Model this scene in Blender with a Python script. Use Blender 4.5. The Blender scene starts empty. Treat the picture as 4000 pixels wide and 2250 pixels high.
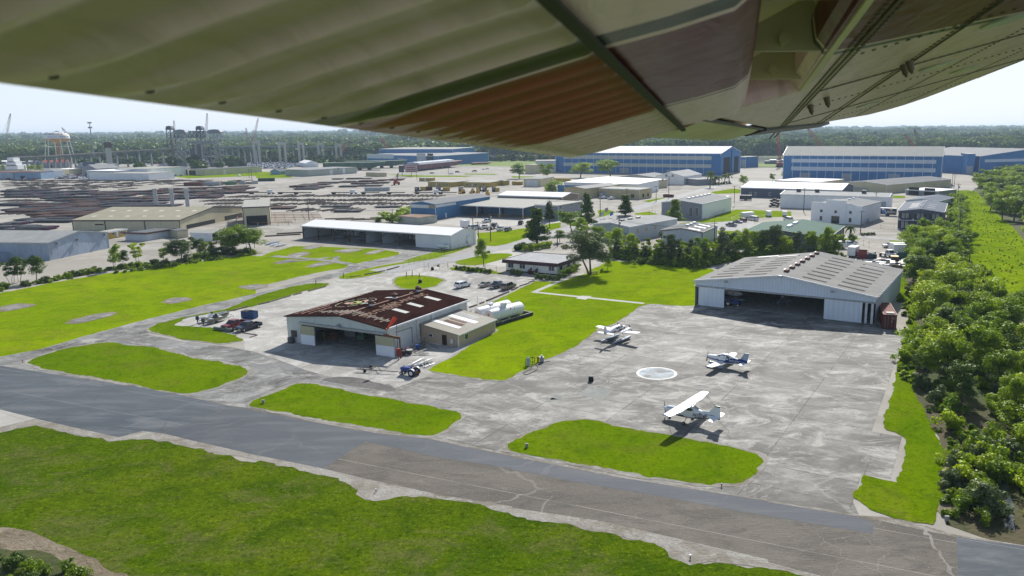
import bpy, bmesh, math, random
from mathutils import Vector, Matrix, noise
R_=math.radians; PI=math.pi
random.seed(7)
S=bpy.context.scene; COL=S.collection
CAM_H=42.0; FPX=3000.0; CX,CY=2300.0,1125.0
ROLL=R_(0.43)
PITCH=math.atan(((CX-2300.0)*math.sin(ROLL)+(CY-513.0)*math.cos(ROLL))/FPX)
_F=Vector((0,math.cos(PITCH),-math.sin(PITCH))); _u=Vector((0,math.sin(PITCH),math.cos(PITCH))); _r=Vector((1,0,0))
_R=math.cos(ROLL)*_r-math.sin(ROLL)*_u; _U=math.sin(ROLL)*_r+math.cos(ROLL)*_u
cd=bpy.data.cameras.new('camera'); cam=bpy.data.objects.new('camera',cd); COL.objects.link(cam); S.camera=cam
m=Matrix((( _R.x,_U.x,-_F.x,0),(_R.y,_U.y,-_F.y,0),(_R.z,_U.z,-_F.z,CAM_H),(0,0,0,1))); cam.matrix_world=m
cd.sensor_width=36; cd.lens=27; cd.shift_x=-(CX-2000)/4000; cd.shift_y=(CY-1125)/4000
cd.clip_start=0.05; cd.clip_end=60000
cd.dof.use_dof=True; cd.dof.focus_distance=220; cd.dof.aperture_fstop=9
SUN_EL=R_(35.0); SUN_AZ=R_(12.0)      # azimuth measured from +Y towards +X
W=bpy.data.worlds.new('World'); S.world=W; W.use_nodes=True
nt=W.node_tree; bg=nt.nodes['Background']; sky=nt.nodes.new('ShaderNodeTexSky')
sky.sky_type='NISHITA'; sky.sun_disc=False; sky.sun_elevation=SUN_EL; sky.sun_rotation=SUN_AZ
sky.altitude=50; sky.air_density=1.0; sky.dust_density=1.0; sky.ozone_density=2.5
_mx=nt.nodes.new('ShaderNodeMix'); _mx.data_type='RGBA';
_g=nt.nodes.new('ShaderNodeTexCoord'); _s=nt.nodes.new('ShaderNodeSeparateXYZ'); _m=nt.nodes.new('ShaderNodeMapRange'); nt.links.new(_g.outputs['Generated'],_s.inputs[0]); nt.links.new(_s.outputs[2],_m.inputs[0])
_m.inputs[1].default_value=.0; _m.inputs[2].default_value=.3; _m.inputs[3].default_value=.85; _m.inputs[4].default_value=.10; _m.interpolation_type='SMOOTHSTEP'; nt.links.new(_m.outputs[0],_mx.inputs[0]); _mx.inputs[7].default_value=(8.6,9.7,11.3,1)   # pale haze veil near the horizon, thinned overhead to cut fill light
nt.links.new(sky.outputs[0],_mx.inputs[6]); nt.links.new(_mx.outputs[2],bg.inputs[0]); bg.inputs[1].default_value=0.078
sd=bpy.data.lights.new('sun','SUN'); sd.energy=5.0; sd.angle=R_(0.53); sd.color=(1,.955,.88)
sun=bpy.data.objects.new('sun',sd); COL.objects.link(sun)
sdir=Vector((math.sin(SUN_AZ)*math.cos(SUN_EL),math.cos(SUN_AZ)*math.cos(SUN_EL),math.sin(SUN_EL)))
sun.rotation_euler=sdir.to_track_quat('Z','Y').to_euler()
S.render.engine='CYCLES'
S.view_settings.view_transform='Standard'; S.view_settings.look='None'; S.view_settings.gamma=1
S.view_settings.exposure=0.38
S.cycles.volume_bounces=0; S.cycles.max_bounces=7; S.cycles.transparent_max_bounces=6
S.cycles.diffuse_bounces=3; S.cycles.glossy_bounces=3
RG={'1':(0,400,2.576),'2':(1000,500,2.576),'3':(2000,500,2.576),'4':(3000,500,2.576),'5':(0,900,2.576),'6':(1000,1000,2.576),
 '7':(2000,1000,2.576),'8':(3000,1000,2.576),'D':(0,1400,1.705),'E':(1000,1500,1.932),'F':(2000,1500,1.932),'H':(3000,1500,1.932),
 'a':(1100,1100,3.22),'b':(2280,1230,9.057),'c':(2740,1360,11.709),'d':(2560,1520,7.247),'e':(1380,1380,7.576),'g':(740,1200,8.05),
 'h':(1750,1080,6.9),'i':(3400,780,8.05),'j':(0,440,2.912),'k':(600,470,2.912),'l':(1900,960,2.912),'m':(3250,920,2.912),
 'n':(1300,540,2.4267),'o':(1700,780,3.64),'p':(1160,860,3.64),'q':(3560,900,2.0477),'0':(0,0,1)}
def P(r,x,y): a=RG[str(r)]; return (a[0]+x/a[2],a[1]+y/a[2])
def PS(r,*c): return [P(r,c[i],c[i+1]) for i in range(0,len(c),2)]
def ray(p): return _F+_R*((p[0]-CX)/FPX)-_U*((p[1]-CY)/FPX)
def G(p,z=0.0):
 d=ray(p); t=(z-CAM_H)/d.z; return Vector((d.x*t,d.y*t,z))
def pix(v):
 v=Vector(v)-Vector((0,0,CAM_H)); w=v.dot(_F); return (CX+FPX*v.dot(_R)/w,CY-FPX*v.dot(_U)/w)
def hgt(base,top):           # height of something whose foot is at base and whose top shows at top
 g=G(base); lo,hi=0.0,150.0
 for _ in range(40):
  md=(lo+hi)/2
  if pix((g.x,g.y,md))[1]>top[1]: lo=md
  else: hi=md
 return lo
GA=R_(-28.3)                 # direction of the airfield grid
MT={}
def nn(t,ty,**k):
 n=t.nodes.new(ty)
 for a,b in k.items(): setattr(n,a,b)
 return n
def mix(t,a,b,f,bt='MIX'):
 n=t.nodes.new('ShaderNodeMix'); n.data_type='RGBA'; n.blend_type=bt
 for s,v in ((n.inputs[0],f),(n.inputs[6],a),(n.inputs[7],b)):
  if hasattr(v,'links') or isinstance(v,bpy.types.NodeSocket): t.links.new(v,s)
  elif isinstance(v,(int,float)): s.default_value=v
  else: s.default_value=(v[0],v[1],v[2],1)
 return n.outputs[2]
def mth(t,op,a,b=None,c=None,clamp=False):
 n=t.nodes.new('ShaderNodeMath'); n.operation=op; n.use_clamp=clamp
 for i,v in enumerate((a,b,c)):
  if v is None: continue
  if isinstance(v,bpy.types.NodeSocket): t.links.new(v,n.inputs[i])
  else: n.inputs[i].default_value=v
 return n.outputs[0]
def ramp(t,s,lo,hi):
 n=t.nodes.new('ShaderNodeMapRange'); n.inputs[1].default_value=lo; n.inputs[2].default_value=hi; t.links.new(s,n.inputs[0]); return n.outputs[0]
def noi(t,vec,sc,det=3,ro=.55,di=0):
 n=t.nodes.new('ShaderNodeTexNoise'); n.inputs['Scale'].default_value=sc; n.inputs['Detail'].default_value=det
 n.inputs['Roughness'].default_value=ro; n.inputs['Distortion'].default_value=di; t.links.new(vec,n.inputs['Vector']); return n.outputs[0]
def mapv(t,vec,sc=(1,1,1),rz=0,loc=(0,0,0)):
 n=t.nodes.new('ShaderNodeMapping'); n.inputs['Scale'].default_value=sc; n.inputs['Rotation'].default_value=(0,0,rz); n.inputs['Location'].default_value=loc
 t.links.new(vec,n.inputs['Vector']); return n.outputs[0]
def newmat(name):
 M=bpy.data.materials.new(name); M.use_nodes=True; t=M.node_tree; b=t.nodes['Principled BSDF']; return M,t,b
def bump(t,b,h,st,dist=.1):
 n=t.nodes.new('ShaderNodeBump'); n.inputs['Strength'].default_value=st; n.inputs['Distance'].default_value=dist
 t.links.new(h,n.inputs['Height']); t.links.new(n.outputs[0],b.inputs['Normal'])
def plain(name,c,rough=.6,metal=0,var=.12,sc=1.2,spec=.4):
 """small-object material: a paint or cloth colour with slight uneven wear"""
 k=('p',name)
 if k in MT: return MT[k]
 M,t,b=newmat(name); tc=nn(t,'ShaderNodeTexCoord').outputs['Object']
 f=noi(t,tc,sc,4,.6); d=tuple(x*(1-min(.9,var*2)) for x in c)
 t.links.new(mix(t,d,tuple(min(1,x*(1+var)) for x in c),ramp(t,f,.3,.7)),b.inputs['Base Color'])
 b.inputs['Roughness'].default_value=rough; b.inputs['Metallic'].default_value=metal; b.inputs['Specular IOR Level'].default_value=spec
 MT[k]=M; return M
def sheetm(name,c,ax='xy',rib=.6,var=.1,dirt=(.25,.2,.15),da=.25,rough=.5,metal=0,panel=0,bs=.5):
 """ribbed sheet metal for walls and roofs; ribs vary along axis ax of the object"""
 k=('s',name)
 if k in MT: return MT[k]
 M,t,b=newmat(name); tc=nn(t,'ShaderNodeTexCoord').outputs['Object']
 sp=nn(t,'ShaderNodeSeparateXYZ'); t.links.new(tc,sp.inputs[0])
 h=None
 for a in ax:
  s=sp.outputs[{'x':0,'y':1,'z':2}[a]]
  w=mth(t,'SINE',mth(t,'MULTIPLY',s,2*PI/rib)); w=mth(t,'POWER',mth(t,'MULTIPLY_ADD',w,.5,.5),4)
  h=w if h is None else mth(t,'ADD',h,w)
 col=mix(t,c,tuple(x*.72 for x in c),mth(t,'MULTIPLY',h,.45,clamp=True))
 fl=nn(t,'ShaderNodeTexVoronoi'); fl.inputs['Scale'].default_value=.35; t.links.new(mapv(t,tc,(1,1,.12)),fl.inputs['Vector'])
 col=mix(t,col,tuple(x*(1-2*var) for x in c),mth(t,'MULTIPLY',fl.outputs['Color'],.7))
 n1=noi(t,mapv(t,tc,(1,1,.18)),1.1,5,.65); col=mix(t,col,dirt,mth(t,'MULTIPLY',ramp(t,n1,.5,.78),da,clamp=True))
 n2=noi(t,tc,.16,4,.6); col=mix(t,col,tuple(min(1,x*(1+var)) for x in c),mth(t,'MULTIPLY',ramp(t,n2,.42,.62),.4))
 if panel:
  s=sp.outputs[{'x':0,'y':1}[ax[0]]]
  v=mth(t,'PINGPONG',s,panel/2); v=mth(t,'LESS_THAN',v,.09); col=mix(t,col,tuple(x*.62 for x in c),mth(t,'MULTIPLY',v,.6))
 t.links.new(col,b.inputs['Base Color']); b.inputs['Roughness'].default_value=rough; b.inputs['Metallic'].default_value=metal; b.inputs['Specular IOR Level'].default_value=.05
 bump(t,b,h,bs,.06); MT[k]=M; return M
def groundm(name,c1,c2,c3,scs=(.02,.15,1.5),fine=.35,rough=.95,bst=.4,speck=None,rot=0,stretch=(1,1,1),spec=.2,extra=None):
 """ground covers in world metres: three noise octaves between colours c1,c2,c3"""
 k=('g',name)
 if k in MT: return MT[k]
 M,t,b=newmat(name); g=nn(t,'ShaderNodeNewGeometry').outputs['Position']
 v=mapv(t,g,stretch,rot)
 a=noi(t,v,scs[0],5,.6,.6); bb=noi(t,v,scs[1],6,.68,.8); cc=noi(t,v,scs[2],4,.7)
 col=mix(t,c1,c2,ramp(t,a,.38,.62)); col=mix(t,col,c3,mth(t,'MULTIPLY',ramp(t,bb,.46,.64),.75,clamp=True))
 col=mix(t,col,tuple(x*.45 for x in c1),mth(t,'MULTIPLY',ramp(t,cc,.5,.8),fine,clamp=True))
 if speck:
  s=noi(t,g,6.0,2,.5); col=mix(t,col,speck,mth(t,'MULTIPLY',ramp(t,s,.66,.72),.7,clamp=True))
 if extra: col=extra(t,g,col)
 t.links.new(col,b.inputs['Base Color']); b.inputs['Roughness'].default_value=rough; b.inputs['Specular IOR Level'].default_value=spec
 bump(t,b,cc,bst,.25); MT[k]=M; return M
class MB:
 def __init__(s,M=None): s.v=[]; s.f=[]; s.mi=[]; s.M=M or Matrix(); s.m=0; s.sm=False
 def V(s,p): s.v.append(tuple(s.M@Vector(p))); return len(s.v)-1
 def face(s,ids): s.f.append(ids); s.mi.append(s.m)
 def quad(s,*ps): s.face([s.V(p) for p in ps])
 def box(s,c,d,rz=0,taper=1.0,tx=None):
  tx=taper if tx is None else tx
  q=Matrix.Translation(c)@Matrix.Rotation(rz,4,'Z'); x,y,z=d[0]/2,d[1]/2,d[2]/2
  P8=[(-x,-y,-z),(x,-y,-z),(x,y,-z),(-x,y,-z),(-x*tx,-y*taper,z),(x*tx,-y*taper,z),(x*tx,y*taper,z),(-x*tx,y*taper,z)]
  i=[s.V(q@Vector(p)) for p in P8]
  for f in ((3,2,1,0),(4,5,6,7),(0,1,5,4),(1,2,6,5),(2,3,7,6),(3,0,4,7)): s.face([i[k] for k in f])
  return s
 def bb(s,x0,x1,y0,y1,z0,z1): return s.box(((x0+x1)/2,(y0+y1)/2,(z0+z1)/2),(x1-x0,y1-y0,z1-z0))
 def beam(s,a,b,w,h=None):       # rectangular bar from a to b
  a,b=Vector(a),Vector(b); h=h or w; d=(b-a); L=d.length
  if L<1e-6: return s
  q=d.to_track_quat('X','Z').to_matrix().to_4x4(); q.translation=(a+b)/2
  old=s.M; s.M=old@q; s.box((0,0,0),(L,w,h)); s.M=old; return s
 def tube(s,a,b,r0,r1=None,n=8,cap=True):
  a,b=Vector(a),Vector(b); r1=r0 if r1 is None else r1; d=b-a
  if d.length<1e-6: return s
  q=d.to_track_quat('Z','Y').to_matrix(); A=[];B=[]
  for k in range(n):
   o=Vector((math.cos(2*PI*k/n),math.sin(2*PI*k/n),0)); A.append(s.V(a+q@(o*r0))); B.append(s.V(b+q@(o*r1)))
  for k in range(n): s.face([A[k],A[(k+1)%n],B[(k+1)%n],B[k]])
  if cap: s.face(A[::-1]); s.face(B)
  return s
 def path(s,pts,r,n=6):
  for a,b in zip(pts,pts[1:]): s.tube(a,b,r,r,n)
  return s
 def prism(s,poly,y0,y1,ax='y',sc=1.0,c=(0,0)):   # poly in (x,z), extruded along y ; or (x,y) along z
  def mk(p,t,k):
   p=(c[0]+(p[0]-c[0])*k,c[1]+(p[1]-c[1])*k)
   return (p[0],t,p[1]) if ax=='y' else (p[0],p[1],t) if ax=='z' else (t,p[0],p[1])
  A=[s.V(mk(p,y0,1)) for p in poly]; B=[s.V(mk(p,y1,sc)) for p in poly]; n=len(poly)
  for k in range(n): s.face([A[k],A[(k+1)%n],B[(k+1)%n],B[k]])
  s.face(A[::-1]); s.face(B); return s
 def loft(s,rings,closed=True,cap=True,mfun=None):
  ids=[[s.V(p) for p in r] for r in rings]; n=len(rings[0])
  for i in range(len(ids)-1):
   for k in range(n if closed else n-1):
    a,b=ids[i],ids[i+1]; k2=(k+1)%n
    if mfun:
     cc=(Vector(rings[i][k])+Vector(rings[i][k2])+Vector(rings[i+1][k])+Vector(rings[i+1][k2]))/4; s.m=mfun(cc)
    s.face([a[k],a[k2],b[k2],b[k]])
  if cap: s.face(ids[0][::-1]); s.face(ids[-1])
  return s
 def build(s,name,mat,parent=None,smooth=False):
  me=bpy.data.meshes.new(name); me.from_pydata(s.v,[],s.f)
  mats=mat if isinstance(mat,(list,tuple)) else [mat]
  for q in mats: me.materials.append(q)
  if len(mats)>1: me.polygons.foreach_set('material_index',s.mi)
  bm=bmesh.new(); bm.from_mesh(me); bmesh.ops.recalc_face_normals(bm,faces=bm.faces); bm.to_mesh(me); bm.free()
  if smooth:
   me.polygons.foreach_set('use_smooth',[True]*len(me.polygons))
   try: me.set_sharp_from_angle(angle=R_(38))
   except Exception: pass
  o=bpy.data.objects.new(name,me); COL.objects.link(o)
  if parent: o.parent=parent
  return o
def tag(o,label=None,cat=None,group=None,kind=None):
 if label: o['label']=label
 if cat: o['category']=cat
 if group: o['group']=group
 if kind: o['kind']=kind
 return o
def thing(name,label,cat,loc=(0,0,0),rz=0,group=None,sc=1):
 o=bpy.data.objects.new(name,None); COL.objects.link(o); o.location=loc; o.rotation_euler=(0,0,rz); o.scale=(sc,)*3
 o.empty_display_size=.5; return tag(o,label,cat,group)
def kids(o): return [c for c in CH.get(o.name,[])]
CH={}
def dup(root,loc,rz,label,group=None,sc=None,mats=None):
 def cp(o,par):
  c=o.copy(); COL.objects.link(c); c.parent=par
  for ch in list(o.children): cp(ch,c)
  return c
 r=cp(root,None); r.location=loc; r.rotation_euler=(0,0,rz)
 if sc: r.scale=sc if isinstance(sc,tuple) else (sc,)*3
 r['label']=label
 if group: r['group']=group
 return r
def textobj(txt,size,mat,parent,loc,rot,name='lettering',ext=.004,shear=0,align='CENTER'):
 cu=bpy.data.curves.new('t','FONT'); cu.body=txt; cu.size=size; cu.extrude=ext; cu.align_x=align; cu.align_y='CENTER'; cu.shear=shear; cu.resolution_u=2
 cu.offset=size*.012
 to=bpy.data.objects.new('t',cu); me=bpy.data.meshes.new_from_object(to); bpy.data.objects.remove(to)
 me.materials.clear(); me.materials.append(mat)
 o=bpy.data.objects.new(name,me); COL.objects.link(o); o.parent=parent; o.location=loc
 o.rotation_euler=rot; return o
ORD=['first','second','third','fourth','fifth','sixth','seventh','eighth','ninth','tenth','eleventh','twelfth','thirteenth','fourteenth','fifteenth','sixteenth','seventeenth','eighteenth','nineteenth','twentieth']
def ordn(i):
 if i<20: return ORD[i]
 t={2:'twenty',3:'thirty',4:'forty',5:'fifty',6:'sixty',7:'seventy',8:'eighty',9:'ninety'}; n=i+1
 if n>=100: return ('%dth'%n)
 if n%10==0: return {20:'twentieth',30:'thirtieth',40:'fortieth',50:'fiftieth',60:'sixtieth',70:'seventieth',80:'eightieth',90:'ninetieth'}[n]
 return t[n//10]+' '+ORD[n%10-1]
def edge(pts,jit=.25,step=1.5,seed=0,closed=True):
 out=[]; n=len(pts)
 for i in range(n if closed else n-1):
  a,b=pts[i],pts[(i+1)%n]; L=(b-a).length; far=max(1,a.length/250); k=max(1,min(110,int(L/(step*far))))
  for j in range(k):
   p=a.lerp(b,j/k)
   if jit:
    q=noise.noise_vector(Vector((p.x*.35,p.y*.35,seed)))*jit*1.6+noise.noise_vector(Vector((p.x*1.7,p.y*1.7,seed+9)))*jit*1.0; p=Vector((p.x+q.x,p.y+q.y,0))
   out.append(p)
 return out
def chaik(pts,n=1):
 for _ in range(n):
  o=[]
  for i in range(len(pts)):
   a,b=pts[i],pts[(i+1)%len(pts)]; o+=[a.lerp(b,.25),a.lerp(b,.75)]
  pts=o
 return pts
GZ=[0.0]
def sheet(name,px,z,mat,jit=0,smooth=0,world=False,kind='structure',step=1.5):
 pts=[p.copy() for p in px] if world else [G(p) for p in px]
 if smooth: pts=chaik(pts,smooth)
 if jit: pts=edge(pts,jit,step,seed=len(bpy.data.objects))
 me=bpy.data.meshes.new(name); me.from_pydata([(p.x,p.y,z) for p in pts],[],[list(range(len(pts)))])
 bm=bmesh.new(); bm.from_mesh(me); bmesh.ops.triangulate(bm,faces=bm.faces)
 for f in bm.faces:
  if f.normal.z<0: f.normal_flip()
 bm.to_mesh(me); bm.free(); me.materials.append(mat)
 o=bpy.data.objects.new(name,me); COL.objects.link(o); tag(o,kind=kind); return o
def strip(name,px,w,z,mat,kind='structure',jit=0,world=False):
 c=[p for p in px] if world else [G(p) for p in px]; L=[];Rr=[]
 for i,p in enumerate(c):
  d=(c[min(i+1,len(c)-1)]-c[max(i-1,0)]).normalized(); n=Vector((-d.y,d.x,0))
  ww=w[i] if isinstance(w,(list,tuple)) else w
  L.append(p+n*ww/2); Rr.append(p-n*ww/2)
 return sheet(name,L+Rr[::-1],z,mat,jit=jit,world=True,kind=kind)
def crackx(dark=.5,sc=.11,w=.012,col=(.05,.05,.05),light=None,lsc=.05):
 def f(t,g,c):
  d=mix(t,g,noi(t,g,.25,3,.6),.5) if False else g
  nz=nn(t,'ShaderNodeTexNoise'); nz.inputs['Scale'].default_value=.4; nz.inputs['Detail'].default_value=4; t.links.new(g,nz.inputs['Vector'])
  vv=nn(t,'ShaderNodeVectorMath',operation='MULTIPLY_ADD'); t.links.new(nz.outputs['Color'],vv.inputs[0]); vv.inputs[1].default_value=(3.2,3.2,0); t.links.new(g,vv.inputs[2])
  vo=nn(t,'ShaderNodeTexVoronoi',feature='DISTANCE_TO_EDGE'); vo.inputs['Scale'].default_value=sc; t.links.new(vv.outputs[0],vo.inputs['Vector'])
  k=mth(t,'LESS_THAN',vo.outputs['Distance'],w); br=ramp(t,noi(t,g,.05,3,.5),.42,.6)
  c=mix(t,c,col,mth(t,'MULTIPLY',mth(t,'MULTIPLY',k,br),dark,clamp=True))
  return c
 return f
def jointx(ang,sx,sy,w=.1,col=(.05,.05,.05),amt=.7,patch=.25,crack=None,tone=(.3,.29,.26)):
 """slab joints on a grid turned by ang, with each slab a slightly different tone"""
 def f(t,g,c):
  v=mapv(t,g,(1,1,0),-ang); sp=nn(t,'ShaderNodeSeparateXYZ'); t.links.new(v,sp.inputs[0]); k=None
  fl=[]
  for i,s in ((0,sx),(1,sy)):
   q=mth(t,'MODULO',mth(t,'ADD',sp.outputs[i],10000*s),s); e=mth(t,'LESS_THAN',q,w); k=e if k is None else mth(t,'MAXIMUM',k,e)
   fl.append(mth(t,'FLOOR',mth(t,'DIVIDE',mth(t,'ADD',sp.outputs[i],10000*s),s)))
  cb=nn(t,'ShaderNodeCombineXYZ'); t.links.new(fl[0],cb.inputs[0]); t.links.new(fl[1],cb.inputs[1])
  wn=nn(t,'ShaderNodeTexWhiteNoise'); t.links.new(cb.outputs[0],wn.inputs['Vector'])
  c=mix(t,c,tone,mth(t,'MULTIPLY',ramp(t,wn.outputs['Value'],.45,1),patch,clamp=True))
  br=ramp(t,noi(t,g,.12,3,.6),.36,.5)
  c=mix(t,c,col,mth(t,'MULTIPLY',mth(t,'MULTIPLY',k,br),amt,clamp=True))
  if crack: c=crack(t,g,c)
  return c
 return f
def marks(c2=(.5,.5,.47)):
 """thin curved tyre scuffs worn into the concrete"""
 def f(t,g,c):
  w=nn(t,'ShaderNodeTexWave',wave_type='RINGS'); w.inputs['Scale'].default_value=.35; w.inputs['Distortion'].default_value=5; w.inputs['Detail'].default_value=3; w.inputs['Detail Scale'].default_value=.35
  t.links.new(mapv(t,g,(.35,.6,1),.9,(40,-120,0)),w.inputs['Vector']); k=ramp(t,w.outputs['Fac'],.8,.98)
  m=ramp(t,noi(t,g,.045,3,.6),.5,.66)
  return mix(t,c,c2,mth(t,'MULTIPLY',mth(t,'MULTIPLY',k,m),.55,clamp=True))
 return f
def stains():
 """oil and water stains soaked into the slabs"""
 def f(t,g,c):
  n=noi(t,mapv(t,g,(1,1.3,1),GA),.07,8,.75,.7); c=mix(t,c,(.07,.066,.058),mth(t,'MULTIPLY',ramp(t,n,.47,.62),.9,clamp=True))
  n=noi(t,mapv(t,g,(1,1.6,1),.2,(9,3,0)),.13,8,.78,.7); return mix(t,c,(.48,.47,.43),mth(t,'MULTIPLY',ramp(t,n,.52,.66),.75,clamp=True))
 return f
def both(*fs):
 def f(t,g,c):
  for q in fs: c=q(t,g,c)
  return c
 return f
def lawnx(worn=(.13,.14,.03),amt=.5,dk=.45):
 def f(t,g,c):
  n=noi(t,mapv(t,g,(1,1.6,1),.5),.09,6,.72,1.2); c=mix(t,c,worn,mth(t,'MULTIPLY',ramp(t,n,.5,.72),amt,clamp=True)); n=noi(t,mapv(t,g,(1,4,1),-.45,(5,0,0)),.22,5,.75,.8); c=mix(t,c,(.07,.13,.002),mth(t,'MULTIPLY',ramp(t,n,.5,.7),.45,clamp=True))
  n=noi(t,g,.7,5,.8,.4); c=mix(t,c,(.24,.30,.01),mth(t,'MULTIPLY',ramp(t,n,.56,.8),.45,clamp=True))
  n=noi(t,g,1.5,5,.9,.3); c=mix(t,c,(.012,.03,.001),mth(t,'MULTIPLY',ramp(t,n,.5,.64),dk,clamp=True))
  n=noi(t,mapv(t,g,(1,1,1),0,(31,7,0)),2.2,3,.9); c=mix(t,c,(.30,.36,.02),mth(t,'MULTIPLY',ramp(t,n,.56,.7),dk*.5,clamp=True))
  return c
 return f
M_grass=groundm('lawn_grass',(.17,.265,.001),(.225,.315,.002),(.115,.195,.002),(.03,.14,1.3),.35,.85,.35,extra=lawnx((.21,.19,.03),.65,.45),spec=0)
M_field=groundm('field_grass',(.055,.105,.003),(.095,.135,.006),(.032,.07,.004),(.035,.17,1.3),.5,.9,.7,extra=lawnx((.125,.12,.045),.95,.75),spec=0)
M_isle=groundm('clipped_grass',(.105,.185,.001),(.14,.215,.002),(.07,.135,.002),(.04,.16,1.4),.35,.85,.45,extra=lawnx((.15,.13,.03),.55,.6),spec=0)
M_brush=groundm('rank_grass',(.17,.27,.002),(.25,.34,.004),(.07,.14,.003),(.06,.25,.9),.6,.9,1.0,extra=lawnx((.16,.12,.04),.35,.7),spec=0)
M_earth=groundm('woodland_floor',(.05,.08,.012),(.10,.08,.045),(.025,.045,.008),(.03,.15,1.2),.5,.95,.9)
M_mud=groundm('dry_soil',(.2,.16,.11),(.28,.24,.18),(.12,.10,.06),(.08,.4,2),.5,.95,.9)
M_gravel=groundm('pale_gravel',(.41,.4,.37),(.27,.26,.24),(.56,.55,.52),(.045,.25,2.2),.55,.95,.5,extra=crackx(.0))
M_verge=groundm('gravel_verge',(.30,.28,.25),(.19,.17,.13),(.38,.37,.34),(.1,.5,2.6),.6,.95,.7,speck=(.05,.06,.02))
M_yard=groundm('shell_yard',(.35,.325,.285),(.25,.235,.205),(.43,.41,.37),(.01,.05,.35),.4,.95,.4)
M_conc=groundm('apron_concrete',(.22,.213,.195),(.10,.098,.09),(.36,.35,.32),(.045,.2,1.5),.6,.8,.25,rot=.5,stretch=(1,1.7,1),spec=.35,
   extra=both(jointx(GA,12.2,6.1,.16,(.04,.04,.04),.9,.7,None,(.12,.115,.105)),marks((.4,.39,.36)),stains(),crackx(.6,.11,.005,(.06,.06,.055)),crackx(.35,.04,.004,(.4,.39,.36))))
M_conc2=groundm('parking_concrete',(.4,.385,.35),(.31,.3,.27),(.46,.45,.42),(.03,.12,1.2),.2,.8,.15,extra=jointx(GA,8,8,.12,(.2,.2,.2),.5,.15))
M_taxi=groundm('old_asphalt_taxiway',(.235,.235,.228),(.29,.29,.28),(.145,.15,.15),(.05,.3,2.2),.45,.9,.3,extra=both(jointx(GA,15,7.6,.14,(.13,.13,.12),.6,.4,None,(.15,.15,.145)),stains(),crackx(.5,.09,.008,(.1,.1,.1))))
M_asph=groundm('blue_grey_asphalt',(.062,.076,.09),(.085,.10,.115),(.145,.155,.165),(.04,.25,2.2),.2,.8,.2,rot=.45,stretch=(.35,1.6,1),
   extra=both(jointx(R_(-23),26,7.5,.14,(.2,.21,.22),.6,.35,None,(.07,.08,.095)),crackx(.4,.06,.01,(.05,.055,.06))))
M_brown=groundm('brown_weathered_asphalt',(.125,.112,.095),(.17,.152,.128),(.085,.08,.072),(.07,.3,3.2),.5,.9,.4,rot=.4,stretch=(.5,1.3,1),speck=(.34,.32,.29),
   extra=both(jointx(R_(-23),99999,7.4,.12,(.3,.28,.25),.8,.0),crackx(.75,.055,.008,(.36,.34,.31)),crackx(.5,.12,.005,(.27,.25,.22))))
M_road=groundm('street_asphalt',(.29,.29,.29),(.34,.34,.335),(.22,.22,.22),(.05,.3,1.6),.15,.85,.15)
M_far=groundm('far_ground',(.05,.095,.015),(.07,.11,.02),(.03,.06,.012),(.002,.01,.05),.3,.95,.3)
M_white=groundm('worn_white_paint',(.7,.7,.68),(.6,.6,.6),(.4,.4,.39),(.1,.8,3),.4,.7,.1)
M_water,_t,_b=newmat('canal_water'); _b.inputs['Base Color'].default_value=(.09,.1,.08,1); _b.inputs['Roughness'].default_value=.12
bump(_t,_b,noi(_t,nn(_t,'ShaderNodeNewGeometry').outputs['Position'],.25,4,.6),.25,.3)
def V3(x,y): return Vector((x,y,0))
tagn=0
sheet('ground',[V3(-16000,-200),V3(16000,-200),V3(16000,24000),V3(-16000,24000)],0,M_far,world=True)
sheet('gravel_yard',[(-900,2400),(-900,1500),(-900,640),(0,622),(1000,628),(2000,642),(3000,655),(3900,672),(4700,690),(5200,2400)],.012,M_yard,step=50)
sheet('woodland_floor',PS('4',2105,600,2700,520)+[(5000,690),(5200,2450)]+PS('H',1932,1225,1600,1150,1330,1060,1310,700,1290,400,1080,100)+PS('8',1480,1200,1480,800,1450,500,1400,320,1250,190,1250,60)+PS('4',1650,1260,1830,1100,1800,800),.02,M_earth,jit=.3,step=4)
sheet('tall_grass_corridor',PS('4',1740,640,2090,620,2170,720,2290,850,2500,1020,2800,1449)+PS('8',2900,400,2800,620,2400,640,2200,540,2080,280,2080,60)+PS('4',1960,1300,1890,1150,1840,900,1790,700),.03,M_brush,jit=.5,smooth=1)
sheet('bare_soil_patch',PS('8',2230,480,2400,420,2576,520,2560,640,2350,600,2200,540),.04,M_mud,jit=.5,smooth=1)
sheet('field_grass',PS('5',-250,690,0,630,300,575,500,530,1100,430,1500,385,1800,340,2200,290,2400,250)+PS('2',60,1290,150,1250,380,1190,560,1190,800,1200,1240,1215,1430,1250,1450,1275,1380,1310,1100,1345,980,1375,960,1400)+PS('6',700,150,300,240,0,310)+PS('5',2576,640,2000,765,1700,840,1300,940,800,1080,400,1200,0,1270,-250,1330),.024,M_grass,jit=.3)
sheet('gravel_lot',PS('6',-20,500,400,380,740,300,820,230,1000,240,1480,125,1700,90,1960,140,2450,205)+PS('7',240,245,0,370)+PS('6',2150,560,2430,740,2100,930,1750,1140,1780,1180,1500,1330,1100,1260,500,1200,0,1000,-100,980)+PS('5',2450,1110,2200,1020,1800,980,1700,930,1960,800,2300,790),.028,M_gravel,jit=.3)
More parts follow.
